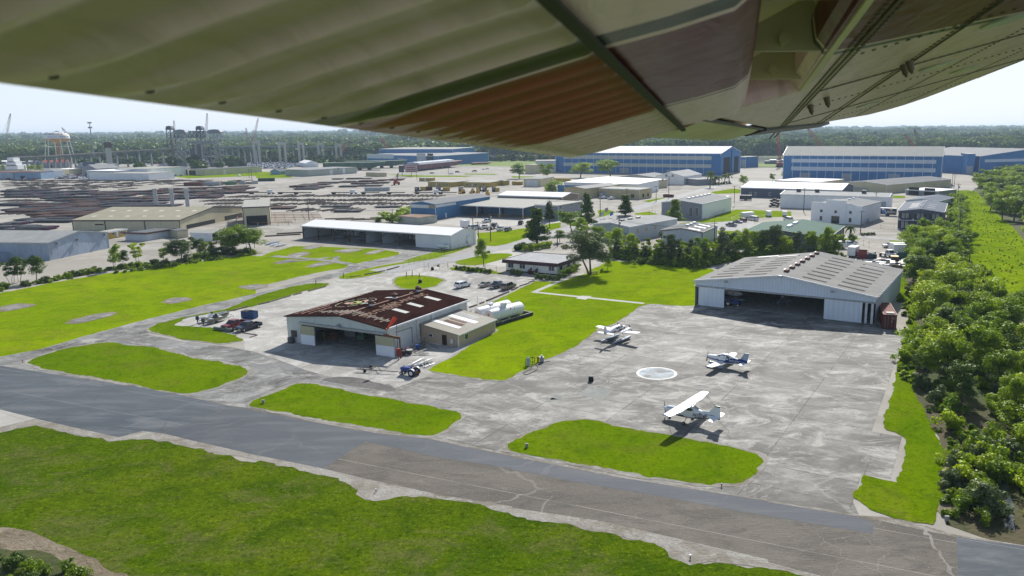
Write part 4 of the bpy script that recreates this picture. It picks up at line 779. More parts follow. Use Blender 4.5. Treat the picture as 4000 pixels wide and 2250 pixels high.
for f in (.12,.45,.93): m=MB(); m.tube((L+.1,D*f,h*.9),(L+1.1,D*f,h*.9),.3,.4,10); m.tube((L+.3,D*f,h*.9),(L+.3,D*f,h*.55),.12); m.build('flood_lamp',STL,r)
m=MB(); m.bb(L-28,L-15,-6,-.02,0,2.8); m.build('lower_store',W_bgrey,r)
r,L,D,h=bld('warehouse','long beige warehouse with pale roof and open right side by the pipe yard','warehouse',P('1',725,1187),P('1',1803,1187),P('1',2440,1062),P('1',735,1290),top=P('1',725,1187),kind='w',rise=3.2,wall=W_beige,roof=RB,trim=T_dark)
feat(r,L,D,[('opening','f',.25,L*.08,2.5,h*.65,DK),('downpipe','f',.305,.5,.1,h-.3,T_dark),('downpipe','f',.675,.5,.1,h-.3,T_dark),('open_bay','r',.3,D*.42,.1,h*.42,DK),('open_bay','r',.82,D*.3,.1,h*.5,DK)])
skylights(r,L,D,h,3.2,[(.08+.16*k,.12+.16*k,.12,.15) for k in range(6)]+[(.1+.16*k,.14+.16*k,.32,.36) for k in range(6)],plain('roof_light_pale',(.6,.6,.52)),'w')
for k,px in enumerate(((1575,1050),(1738,1050),(1890,1050))):
 b=G(P('1',*px)); z=hgt(P('1',px[0],px[1]+90),P('1',px[0],950))
 t=thing('exhaust_stack',['leftmost','middle','rightmost'][k]+' of three grey exhaust stacks behind the beige warehouse roof','chimney',b,0,'exhaust stacks behind the beige warehouse')
 m=MB(); m.tube((0,0,0),(0,0,z),1.1,1.1,12); m.build('flue',STL,t); m=MB(); m.tube((0,0,z),(0,0,z+.8),1.35,1.35,12); m.tube((0,0,z-4),(0,0,z-3.2),1.35,1.35,12); m.build('collar',plain('galvanised_steel',(.3,.3,.3)),t)
bld('warehouse','narrow beige rear bay joined to the beige warehouse, over white bench frames','warehouse',P('1',2440,1058),P('2',130,790),None,h=8.5,depth=30,kind='s',rise=1,wall=W_beige,roof=RP_x,trim=T_dark,feats=[('open_bay','f',.5,9,.1,4.5,DK)])
bld('site_cabin','long yellow site cabin beside the beige warehouse','cabin',P('1',1033,1315),P('1',1268,1275),None,P('1',1040,1388),top=P('1',1033,1315),depth=4.5,kind='flat',wall=W_yel,roof=RP_x,trim=T_white,feats=[('door','f',.12,1.2,.4,2.8,T_white),('window','f',.42,1.3,1.3,2.5,GL,T_white),('door','f',.6,1.2,.4,2.8,T_white),('window','f',.78,1.3,1.3,2.5,GL,T_white)])
r,L,D,h=bld('site_cabin','grey and white portable office with dark flat roof and brown fascia','cabin',P('1',1255,1318),P('1',1472,1325),P('1',1680,1275),P('1',1478,1395),kind='flat',wall=W_lgrey,roof=RDk)
m=MB(); m.bb(-.4,L+.4,-.5,-.35,h-.1,h+.6); m.bb(L+.35,L+.5,-.4,D+.4,h-.1,h+.6); m.build('fascia',plain('brown_fascia',(.12,.06,.04)),r)
bld('shed','small beige lean-to shed against the beige warehouse wall','shed',P('1',1690,1280),P('1',1780,1295),P('1',1790,1268),h=3,kind='flat',wall=W_beige,roof=RDk)
bld('shed','small white metal shed with black open side near the big green tree','shed',P('5',1917,24),P('5',2122,32),P('5',2200,8),P('5',2130,110),kind='w',rise=.6,wall=W_white,roof=RP_x,trim=T_white,feats=[('open_bay','r',.3,3,.1,3,DK),('open_bay','r',.75,2,.1,3,DK)])
bld('warehouse','long plain white warehouse beyond the pipe yard','warehouse',P('1',897,712),P('1',1490,716),P('1',1563,697),P('1',897,778),top=P('1',897,712),kind='flat',wall=W_white,roof=RP_x,trim=T_white)
bld('warehouse','flat cream roofed unit just behind the long plain white warehouse','warehouse',P('1',868,688),P('1',1150,690),P('1',1240,672),h=8,kind='flat',wall=W_lgrey,roof=RW_x)
bld('warehouse','white fronted unit with cream roof behind the right end of the plain white warehouse','warehouse',P('1',1155,668),P('1',1480,670),P('1',1530,645),h=9,kind='flat',wall=W_white,roof=RP_x)
bld('warehouse','beige depot with dark roof and open left bay, by the salvage car lot','warehouse',P('k',385,558),P('k',590,562),P('k',940,522),P('k',590,628),kind='flat',wall=W_beige,roof=RDk,feats=[('open_bay','f',.25,10,.1,5,DK),('door','r',.32,4,.1,5,DW)])
bld('canopy','thin beige canopy on the left of the dark roofed depot','canopy',P('k',240,568),P('k',385,562),P('k',430,548),h=5.5,kind='flat',wall=DK,roof=RP_x)
bld('warehouse','derelict grey shed with rusted red end beside the salvage car lot','warehouse',P('k',388,438),P('k',640,434),None,P('k',390,498),top=P('k',388,438),depth=30,kind='flat',wall=W_bgrey,roof=RG_y,feats=[('opening','f',.9,20,1,10,DK)])
bld('warehouse','rust red windowless block left of the derelict grey shed','warehouse',P('k',278,440),P('k',386,438),None,P('k',280,486),top=P('k',278,440),depth=18,kind='flat',wall=sm('rusty_red_wall',(.16,.06,.05),'xy',1,.2),roof=RG_y)
bld('warehouse','long grey unit with a white grid frame front right of the derelict shed','warehouse',P('k',645,428),P('k',858,420),None,P('k',858,466),depth=18,kind='flat',wall=W_lgrey,roof=RW_x,feats=[('white_frame','f',.5,48,z,z+.9,T_white) for z in (4,8)])
bld('shed','white flat roofed cabin row at the far left of the salvage lot','shed',P('k',192,424),P('k',350,420),None,P('k',192,446),top=P('k',192,424),depth=10,kind='flat',wall=W_lgrey,roof=RW_x)
bld('shed','small bright blue shed with white gable front by the yard fence','shed',P('2',145,434),P('2',240,436),P('2',345,432),P('2',240,470),kind='d',rise=2.6,wall=sm('sky_blue_wall',(.22,.38,.5),'xy',1,.05),roof=RDk,trim=T_white)
bld('warehouse','grey-green long workshop with open porch beyond the pipe yard','warehouse',P('2',528,424),P('2',1012,396),P('2',905,384),P('2',528,488),top=P('2',528,424),kind='flat',wall=W_bgreen,roof=RLg,feats=[('roller_door','f',.45,4,.1,5,DW),('roller_door','f',.72,4,.1,6,DW),('window','f',.6,2,5,7,GL,T_white)])
bld('canopy','brown posted porch roof on the left end of the grey-green workshop','canopy',P('2',355,422),P('2',525,424),P('2',600,412),h=4.5,kind='flat',wall=W_grey,roof=RDk,skip='f')
bld('shed','low tan guard shed between the workshop and the striped assembly hall','shed',P('2',1105,448),P('2',1235,456),P('2',1312,452),P('2',1235,492),kind='flat',wall=W_tan,roof=RG_y)
bld('shed','rusty roofed small barn at the edge of the salvage lot','shed',P('2',245,325),P('2',345,330),P('2',425,318),P('2',345,350),kind='w',rise=4,wall=W_bgrey,roof=sm('rust_roof_far',(.16,.09,.07),'x',1.5,.2))
bld('shed','white tarpaulin shed in front of the green barges','shed',P('2',430,345),P('2',500,355),P('2',575,345),h=5,kind='w',rise=3,wall=W_white,roof=RW_x)
bld('site_cabin','small yellow guard booth with flat roof, standing alone in the yard','cabin',P('2',1640,503),P('2',1765,505),None,P('2',1640,535),top=P('2',1640,503),depth=6,kind='flat',wall=W_yel,roof=RP_x,feats=[('door','f',.5,2,.1,3,DW),('window','f',.2,1.6,1.3,2.6,GL,T_white)])
for i,(a,b,c) in enumerate((((1728,540),(1975,548),(1995,528)),((2087,546),(2345,550),(2365,522)))):
 bld('site_cabin',['long yellow site cabin left of the covered walkway gap','long yellow site cabin with a posted porch, right of its twin'][i],'cabin',P('2',*a),P('2',*b),P('2',*c),h=3.6,kind='flat',wall=W_yel,roof=RP_x,feats=[('window','f',f,1.8,1.3,2.6,GL,T_white) for f in (.15,.5,.8)]+[('door','f',.35,1.2,.3,2.6,DW)])
bld('site_cabin','short yellow cabin at the right end of the cabin row','cabin',P('2',2425,532),P('2',2492,534),None,h=3.6,depth=8,kind='flat',wall=W_yel,roof=RP_x)
for (lab,e0,e1,hh,dp,wl,rf,kd,rs) in (
 ('far left warehouse with rusty edged roof and pale blue walls',(-200,700),(130,705),7,22,W_bgrey,RST,'flat',1),('second pale blue warehouse with rusty roof, between its neighbour and the white cottage',(140,705),(405,702),7,22,sm('pale_blue_wall',(.25,.36,.5),'xy',1,.1),RST,'flat',1),
 ('white cottage with small windows left of the vehicle yard',(412,690),(545,694),6,10,W_white,RLg,'d',2.5),('cream roofed unit behind the white cottage',(550,672),(690,672),7,20,W_cream,RW_x,'flat',1),('steep grey-blue gabled house near the water tower foot',(770,650),(862,656),8,12,W_grey,RSl,'d',5),
 ('dark blue-grey gabled workshop beside the white warehouse',(820,665),(965,668),8,25,W_grey,RLg,'d',4),('long low dark warehouse at the far left under the bridge',(-150,592),(185,598),9,25,W_grey,RW_x,'flat',1),('pale roofed long shed below the dark far left warehouse',(-150,640),(255,632),6,22,W_lgrey,RW_x,'flat',1),
 ('teal roofed low unit between the far left warehouse and water tower',(300,602),(410,606),7,25,sm('teal_wall',(.15,.33,.33),'xy',1,.1),sm('teal_roof',(.2,.4,.38),'x',1,.1),'flat',1),('red roofed long building behind the water tower legs',(420,608),(690,602),7,25,W_grey,sm('brick_red_roof',(.3,.1,.07),'x',1,.1),'w',3),
 ('grey low unit right of the water tower, in front of dark trees',(880,620),(1030,622),7,20,W_lgrey,RP_x,'flat',1)):
 bld('warehouse' if 'cottage' not in lab and 'house near' not in lab else 'house',lab,'building',P('1',*e0),P('1',*e1),None,h=hh,depth=dp,kind=kd,rise=rs,wall=wl,roof=rf,feats=[('opening','f',.3,4,.1,3.5,DK)])
bld('shed','small cream brick building left of the striped assembly hall','building',P('3',130,370),P('3',238,372),None,h=9,depth=14,kind='flat',wall=W_cream,roof=RP_x)
bld('warehouse','pale grey box warehouse touching the left end of the longest assembly hall','warehouse',P('3',238,332),P('3',440,330),None,h=12,depth=30,kind='flat',wall=W_lgrey,roof=RP_x)
r,L,D,h=bld('derelict_shed','low ruined shed with a rusty broken roof beside the blue warehouse','shed',P('2',1425,888),P('2',1640,905),P('2',1775,878),h=3.2,kind='flat',wall=W_bgreen,roof=sm('patchy_rust_roof',(.3,.2,.15),'x',1,.4,da=.6))
r,L,D,h=bld('shed','white low hut with canopy roof far right of the yard beside the brick building','shed',P('2',2430,680),P('2',2576,690),None,h=4.5,depth=16,kind='w',rise=1.2,wall=DK,roof=RW_x)
def wing():
 s=ray((2870,700)).normalized(); c=-ray((-5500,2900)); c=-c;
 if c.dot(_F)<0: c=-c
 c=(c-s*c.dot(s)).normalized(); n=s.cross(c)
 if n.z<0: n=-n
 O=ray((2400,217)).normalized()+Vector((0,0,CAM_H))
 w=bpy.data.objects.new('aircraft_wing',None); COL.objects.link(w); tag(w,'cream metal wing with red striped corrugated flap reaching over the airfield','aircraft wing')
 w.matrix_world=Matrix(((s.x,c.x,n.x,O.x),(s.y,c.y,n.y,O.y),(s.z,c.z,n.z,O.z),(0,0,0,1)))
 def paint(name,stripes,base,rough=.22,dirtamt=.25,coat=.4):
  M,t,b=newmat(name); tc=nn(t,'ShaderNodeTexCoord').outputs['Object']; sp=nn(t,'ShaderNodeSeparateXYZ'); t.links.new(tc,sp.inputs[0])
  u=mth(t,'MULTIPLY_ADD',sp.outputs[1],.61 if 'skin' in name else 0.0,sp.outputs[0])
  col=None; r=nn(t,'ShaderNodeValToRGB'); r.color_ramp.interpolation='CONSTANT'
  t.links.new(ramp(t,u,-1.5,3.5),r.inputs[0]); el=r.color_ramp.elements; el[0].position=0; el[0].color=(*base,1); el[1].position=1; el[1].color=(*base,1)
  for x,cc in stripes: e=el.new((x+1.5)/5); e.color=(*cc,1)
  col=r.outputs[0]
  if name=='flap_paint':      # ridge light and valley shade painted in: pale crests, darkened troughs
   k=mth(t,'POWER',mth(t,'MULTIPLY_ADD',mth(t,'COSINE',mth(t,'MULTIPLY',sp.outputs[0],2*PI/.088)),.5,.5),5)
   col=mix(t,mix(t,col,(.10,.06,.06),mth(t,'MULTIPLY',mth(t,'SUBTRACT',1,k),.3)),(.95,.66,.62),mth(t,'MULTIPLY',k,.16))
  d=noi(t,mapv(t,tc,(3,14,1)),1.2,5,.7,1.0); col=mix(t,col,(.12,.07,.05),mth(t,'MULTIPLY',ramp(t,d,.5,.8),dirtamt))
  d2=noi(t,mapv(t,tc,(18,3,1)),1.0,4,.6,.5); col=mix(t,col,(.30,.30,.17),mth(t,'MULTIPLY',ramp(t,d2,.45,.7),dirtamt*.35))
  t.links.new(col,b.inputs['Base Color']); b.inputs['Roughness'].default_value=rough; b.inputs['Coat Weight'].default_value=coat; b.inputs['Coat Roughness'].default_value=.08; b.inputs['Specular IOR Level'].default_value=.5 if 'flap_p' in name else .16
  h=noi(t,mapv(t,tc,(4,9,1)),1.6,3,.5,.6); bump(t,b,h,.25,.03); return M
 cream=(.92,.60,.70); blk=(.012,.016,.018); red=(.30,.0,.004); brn=(.12,.0,.002)
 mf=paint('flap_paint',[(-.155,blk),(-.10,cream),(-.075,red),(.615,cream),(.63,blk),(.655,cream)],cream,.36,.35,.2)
 mn=paint('flap_nose_paint',[(-.155,(.03,.05,.05)),(-.10,cream),(-.075,brn),(.615,cream),(.63,(.03,.06,.06)),(.66,cream)],cream,.4,.3,.05)
 msk=paint('wing_skin_paint',[(-.31,blk),(-.26,brn),(.375,cream),(.388,(.03,.06,.05)),(.415,cream)],cream,.36,.45,.0)
 def beads(u): return .5+.5*math.cos(2*PI*u/.088)
 m=MB(); u0,u1=-1.15,1.31; N=int((u1-u0)/.011); V_=[(0.0,0),(.02,1),(.10,1),(.2,1),(.26,1),(.31,.45),(.335,.1),(.345,0)]; rows=[]
 for i in range(N+1):
  u=u0+(u1-u0)*i/N; z=-.011*beads(u)**5; rows.append([m.V((u,v,z*k+.0)) for v,k in V_])
 for i in range(N):
  for k in range(len(V_)-1): m.face([rows[i][k],rows[i+1][k],rows[i+1][k+1],rows[i][k+1]])
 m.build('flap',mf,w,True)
 m=MB(); prof=[(.345,.004),(.2,.03),(0,.07),(-.12,.09),(-.18,.07),(-.196,.035),(-.18,.008),(-.15,-.006),(-.08,-.007),(0,-.004)]
 m.loft([[ (u,v,z) for v,z in prof] for u in (u0,-.5,0,.5,1.0,u1)],closed=False,cap=False); m.face([m.V((u1,v,z)) for v,z in prof]); m.build('flap_nose',mn,w,True)
 m=MB(); m.beam((u0,.001,-.012),(u1,.001,-.012),.012,.006); m.build('flap_seam',plain('dark_sealant',(.05,.05,.035),.8),w)
 m=MB()
 for k in range(26):
  u=u0+.06+k*.088+.044
  if u<u1: m.tube((u,.315,-.001),(u,.315,-.004),.004,.003,6)
 m.build('rivet_row',plain('dark_rivet',(.06,.06,.045),.6),w)
 du,dv=.614,-.325
 out=[(-1.9,-1.18),(2.3,-1.16),(2.98,-1.10),(3.6,-1.03),(3.87,-.95),(3.93,-.85),(3.87,-.72),(3.3,-.42),(2.45,0),(2.0,.04),(.62,.255),(.62,0),(-1.9,0)]
 out=[(a+du,b+dv) for a,b in out]; m=MB(); cc=(1.4,-.8)
 rings=[]
 def off(p,q): d=Vector((p[0]-cc[0],p[1]-cc[1])).normalized(); return (p[0]+d.x*q,p[1]+d.y*q)
 for q,z in ((-.03,0),(0,.006),(.015,.03),(.01,.07),(-.1,.12)): rings.append([(*off(p,q),z) for p in out])
 m.loft(rings,closed=True,cap=True); m.build('wing_skin',msk,w,False)
 m=MB(); m.bb(-1.6,.72+du-.05,-.34,.0,.125,.14); m.build('cove_panel',plain('cream_cove_panel',(.8,.66,.42),.5),w)  # even cream colour for the cove above the flap
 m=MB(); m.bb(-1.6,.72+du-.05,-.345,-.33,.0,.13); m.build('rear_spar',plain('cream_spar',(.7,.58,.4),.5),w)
 for uu in (.17,.62,1.05):
  m=MB(); m.prism([(-.33,.01),(-.19,.05),(-.19,.09),(-.33,.12)],uu,uu+.012,'x'); m.tube((uu-.03,-.26,.05),(uu+.05,-.26,.05),.012); m.build('flap_bracket',plain('cream_bracket',(.5,.42,.26),.5,.1),w)
 A=[(.62,.27),(2.0,.055),(1.93,.22),(1.70,.275),(.80,.40),(.62,.43)]; A=[(a+du,b+dv) for a,b in A]
 m=MB(); n2=60; rw=[]
 for i in range(n2*3+1):
  t=i/(n2*3); u=(.64+du)+(1.96-.64)*t; hv=dv+.262-(u-du-.62)*.155; tv=dv+(.43-(u-du-.62)*.155 if u-du<1.7 else .262-(u-du-1.7)*.2)
  z=-.010*(.5+.5*math.cos(2*PI*u/.05)); rw.append([m.V((u,hv,-.002)),m.V((u,hv+(tv-hv)*.3,z)),m.V((u,tv,z)),m.V((u,tv,.01)),m.V((u,hv,.05))])
 for a,b in zip(rw,rw[1:]):
  for k in range(4): m.face([a[k],b[k],b[k+1],a[k+1]])
 m.build('aileron',plain('aged_cream_paint',(.8,.66,.48),.4,var=.1),w,True)
 m=MB(); m.beam((.62+du,.262+dv,-.004),(1.98+du,.05+dv,-.004),.012,.006); m.build('aileron_hinge_gap',T_dark,w)
 m=MB(); m.prism([(2.02+du,.03+dv),(3.3+du,-.40+dv),(3.36+du,-.34+dv),(2.0+du,.13+dv)],-.012,.03,'z'); m.build('tip_fairing',plain('black_fairing',(.015,.02,.02),.4),w)
 rv=plain('small_dark_rivet',(.13,.12,.08),.5)
 def line(a,b,nr,nm='rivet_line',r=.0045):
  m=MB()
  for k in range(nr):
   t=k/(nr-1); u=a[0]+(b[0]-a[0])*t; v=a[1]+(b[1]-a[1])*t; m.tube((u,v,-.0025),(u,v,.003),r,r,6)
  m.build(nm,rv,w)
 for v in (-.37,-.40,-.62,-.9,-1.2,-1.42): line((-.8,v),(4.0 if v>-1.3 else 3.4,v),130 if v<-.41 else 150)
 for u in (.0,.75,1.4,2.0,2.7,3.4): line((u,-.42),(u,-1.4),44)
 m=MB();
 for a,b in (((-.8,-.62),(4.0,-.66)),((1.4,-.4),(1.4,-1.45)),((2.7,-.4),(2.7,-1.45)),((-.8,-.385),(3.0,-.385))): m.beam((a[0],a[1],-.0022),(b[0],b[1],-.0022),.004,.003)
 m.build('panel_joint',plain('joint_sealant',(.14,.13,.09),.7),w)  # thin dark lines along the skin joints
 for u,v in ((.9,-.75),(1.7,-.8),(2.3,-1.05),(1.1,-1.1),(3.0,-.8)):
  m=MB(); m.tube((u,v,-.005),(u,v,.002),.055,.055,20); m.build('inspection_cover',plain('cream_cover',(.44,.44,.32),.25),w)
 for u,v in ((1.25,-.62),(1.32,-.62),(1.75,-.46),(1.9,-.42)):
  m=MB(); m.tube((u,v,0),(u,v,-.028),.011,.008,10); m.tube((u,v,-.028),(u,v,-.036),.006,.003,8); m.build('drain_mast',plain('brownish_metal',(.13,.10,.06),.4,.4),w)
 m=MB(); m.beam((-1.2,-1.49,.012),(3.6,-1.45,.012),.012,.008); m.build('leading_edge_joint',T_white,w)
wing()
def leafmat(name,c1,c2,tr=.38,sc=.35):
 M=bpy.data.materials.new(name); M.use_nodes=True; t=M.node_tree; t.nodes.remove(t.nodes['Principled BSDF']); o=t.nodes['Material Output']
 tc=nn(t,'ShaderNodeTexCoord').outputs['Object']; oi=nn(t,'ShaderNodeObjectInfo').outputs['Random']
 f=noi(t,tc,sc,3,.6); f=mth(t,'ADD',ramp(t,f,.3,.7),mth(t,'MULTIPLY_ADD',oi,.7,-.35),clamp=True)
 c=mix(t,c1,c2,f); d=nn(t,'ShaderNodeBsdfDiffuse'); t.links.new(c,d.inputs[0]); q=nn(t,'ShaderNodeBsdfTranslucent'); t.links.new(mix(t,c,(.8,1,.15),.0),q.inputs[0])
 br=nn(t,'ShaderNodeMix'); br.data_type='RGBA'
 ms=nn(t,'ShaderNodeMixShader'); ms.inputs[0].default_value=tr; t.links.new(d.outputs[0],ms.inputs[1]); t.links.new(q.outputs[0],ms.inputs[2])
 g=nn(t,'ShaderNodeBsdfGlossy'); g.inputs['Roughness'].default_value=.45; g.inputs[0].default_value=(.6,.65,.5,1); m2=nn(t,'ShaderNodeMixShader'); m2.inputs[0].default_value=.05
 t.links.new(ms.outputs[0],m2.inputs[1]); t.links.new(g.outputs[0],m2.inputs[2]); t.links.new(m2.outputs[0],o.inputs[0]); return M
L_bright=leafmat('fresh_green_leaves',(.19,.31,.006),(.38,.48,.014),.6); L_mid=leafmat('mid_green_leaves',(.12,.22,.008),(.25,.35,.012),.6); L_dark=leafmat('dark_green_leaves',(.045,.10,.012),(.10,.17,.015),.4); L_olive=leafmat('grey_green_leaves',(.07,.11,.04),(.13,.17,.06),.35)
BARK=plain('grey_brown_bark',(.11,.09,.07),.95,var=.3,sc=2)
def limbs(rnd,H,cr,base,n,lean=0,multi=1,r0=.16):
 m=MB(); tips=[]
 for q in range(multi):
  a=rnd.uniform(0,2*PI); x=y=0.0;
  if multi>1: x,y=.3*math.cos(a),.3*math.sin(a)
  p=Vector((x,y,-.1)); segs=5; rr=r0*H/8/(multi**.4); dirv=Vector((math.cos(a)*.25*(multi>1)+rnd.uniform(-.1,.1),math.sin(a)*.25*(multi>1)+rnd.uniform(-.1,.1),1)).normalized()
  for k in range(segs):
   nx=p+dirv*(H*.82/segs); m.tube(p,nx,rr*(1-k/segs*.8),rr*(1-(k+1)/segs*.8),6,False)
   if k>=1:
    for j in range(n):
     b=rnd.uniform(0,2*PI); l=cr*rnd.uniform(.45,.9)*(1-.1*k); e=nx+Vector((math.cos(b)*l,math.sin(b)*l,l*rnd.uniform(.3,.8))); mid=nx.lerp(e,.5)+Vector((0,0,-.1*l))
     m.tube(nx,mid,rr*.35,rr*.22,4,False); m.tube(mid,e,rr*.22,rr*.07,4,False); tips.append(e)
   p=nx; dirv=(dirv+Vector((rnd.uniform(-.2,.2),rnd.uniform(-.2,.2),.1))).normalized()
  tips.append(p)
 return m,tips
def leafquads(m,rnd,c,rad,n,s,flat=.75):
 for _ in range(n):
  d=Vector((rnd.gauss(0,1),rnd.gauss(0,1),rnd.gauss(0,1))).normalized(); r=rad*rnd.uniform(.35,1)**.6
  p=c+Vector((d.x*r,d.y*r,d.z*r*flat)); nrm=(d+Vector((rnd.uniform(-.8,.8),rnd.uniform(-.8,.8),rnd.uniform(-.2,1.0)))).normalized()
  t=nrm.orthogonal().normalized(); t=Matrix.Rotation(rnd.uniform(0,6.28),3,nrm)@t; b=nrm.cross(t); q=s*rnd.uniform(.8,1.6)
  m.quad(p-t*q-b*q*.35,p+b*q*.55-t*q*.1,p+t*q+b*q*.2,p-b*q*.6+t*q*.2)
def make_tree(kind,seed,leaf,lab):
 rnd=random.Random(seed); cr_=MB()
 if kind=='broad':
  H=9; tm,tips=limbs(rnd,H,2.9,2,3)
  for t in tips: leafquads(cr_,rnd,t,rnd.uniform(.9,1.8),210,.145)
  for k in range(9): a=rnd.uniform(0,6.28); r=rnd.uniform(.3,2.6); leafquads(cr_,rnd,Vector((math.cos(a)*r,math.sin(a)*r,rnd.uniform(4.0,8.8))),rnd.uniform(.6,1.3),190,.145)
 elif kind=='young':
  H=8; tm,tips=limbs(rnd,H,1.5,1,2,multi=3,r0=.09)
  for t in tips: leafquads(cr_,rnd,t,rnd.uniform(.45,1.0),95,.14)
 elif kind=='cypress':
  H=12; tm,_=limbs(rnd,H,1.0,1,1,r0=.2)
  for k in range(100): z=1.8+10.2*rnd.random()**1.35; r=2.9*(1-(z/12.8))**.75+.15; a=rnd.uniform(0,6.28); q=r*rnd.uniform(.2,1); leafquads(cr_,rnd,Vector((math.cos(a)*q,math.sin(a)*q,z)),rnd.uniform(.7,1.15),80,.19)
 elif kind=='spread':   # wide oak with several stems
  H=11; tm,tips=limbs(rnd,H,4.6,3,4,multi=2,r0=.22)
  for t in tips: leafquads(cr_,rnd,t,rnd.uniform(.9,2.0),150,.16)
  for k in range(26): a=rnd.uniform(0,6.28); r=rnd.uniform(.5,4.2); leafquads(cr_,rnd,Vector((math.cos(a)*r,math.sin(a)*r,rnd.uniform(4.2,10.5-r*.6))),rnd.uniform(.9,1.6),150,.16)
 elif kind=='bush':
  tm=MB(); [tm.tube((0,0,0),(rnd.uniform(-1,1),rnd.uniform(-1,1),1.4),.05,.02,4,False) for _ in range(6)]
  for k in range(12): a=rnd.uniform(0,6.28); r=rnd.uniform(0,1.5); leafquads(cr_,rnd,Vector((math.cos(a)*r,math.sin(a)*r,rnd.uniform(.3,2.0))),rnd.uniform(.45,.85),100,.12)
 elif kind=='palm':
  tm=MB(); tm.tube((0,0,0),(0,0,5.2),.28,.2,8)
  for k in range(30):
   a=k*2.4; el=rnd.uniform(-.7,1.1); pts=[Vector((0,0,5.2))]
   for j in range(1,5): pts.append(Vector((math.cos(a)*.62*j*math.cos(el*.6),math.sin(a)*.62*j*math.cos(el*.6),5.2+el*.45*j-.09*j*j)))
   for p,q in zip(pts,pts[1:]):
    sd_=Vector((-math.sin(a),math.cos(a),0))*.3; cr_.quad(p-sd_,q-sd_*.8,q+Vector((0,0,.12)),p+Vector((0,0,.12))); cr_.quad(p+sd_,q+sd_*.8,q+Vector((0,0,.12)),p+Vector((0,0,.12)))
 elif kind=='blob':    # clipped shrub
  tm=MB(); tm.tube((0,0,0),(0,0,.5),.1,.05,5); leafquads(cr_,rnd,Vector((0,0,.75)),.85,700,.1,.9)
 r=thing(kind+'_tree' if kind not in('bush','blob','palm') else {'bush':'bush','blob':'shrub','palm':'palm_tree'}[kind],lab,'tree')
 tm.build('trunk',BARK,r); cr_.build('crown',leaf,r); r.location=(0,-500,0); return r
PROTO={}
def proto(kind,i,leaf):
 k=(kind,i,leaf.name)
 if k not in PROTO: PROTO[k]=[make_tree(kind,100+i*7+len(PROTO),leaf,'x'),False]
 return PROTO[k]
def plant(kind,i,leaf,loc,lab,cat='tree',group=None,sc=1.0,rz=None,sxy=1.0):
 p=proto(kind,i,leaf); rz=random.uniform(0,6.28) if rz is None else rz; scl=(sc*sxy,sc*sxy,sc); loc=(loc[0],loc[1],0)
 if not p[1]: p[1]=True; o=p[0]; o.location=loc; o.rotation_euler=(0,0,rz); o.scale=scl; o['label']=lab
 else: o=dup(p[0],loc,rz,lab,sc=scl)
 o['category']=cat
 if group: o['group']=group
 elif 'group' in o: del o['group']
 return o
HT={'broad':9.6,'young':8,'cypress':12.4,'spread':11.5,'bush':2.4,'palm':6,'blob':1.55}
def tree_px(kind,i,leaf,base,top,lab,cat='tree',group=None,sxy=1.0):
 g=G(base); h=hgt(base,top); return plant(kind,i,leaf,g,lab,cat,group,h/HT[kind],sxy=sxy)
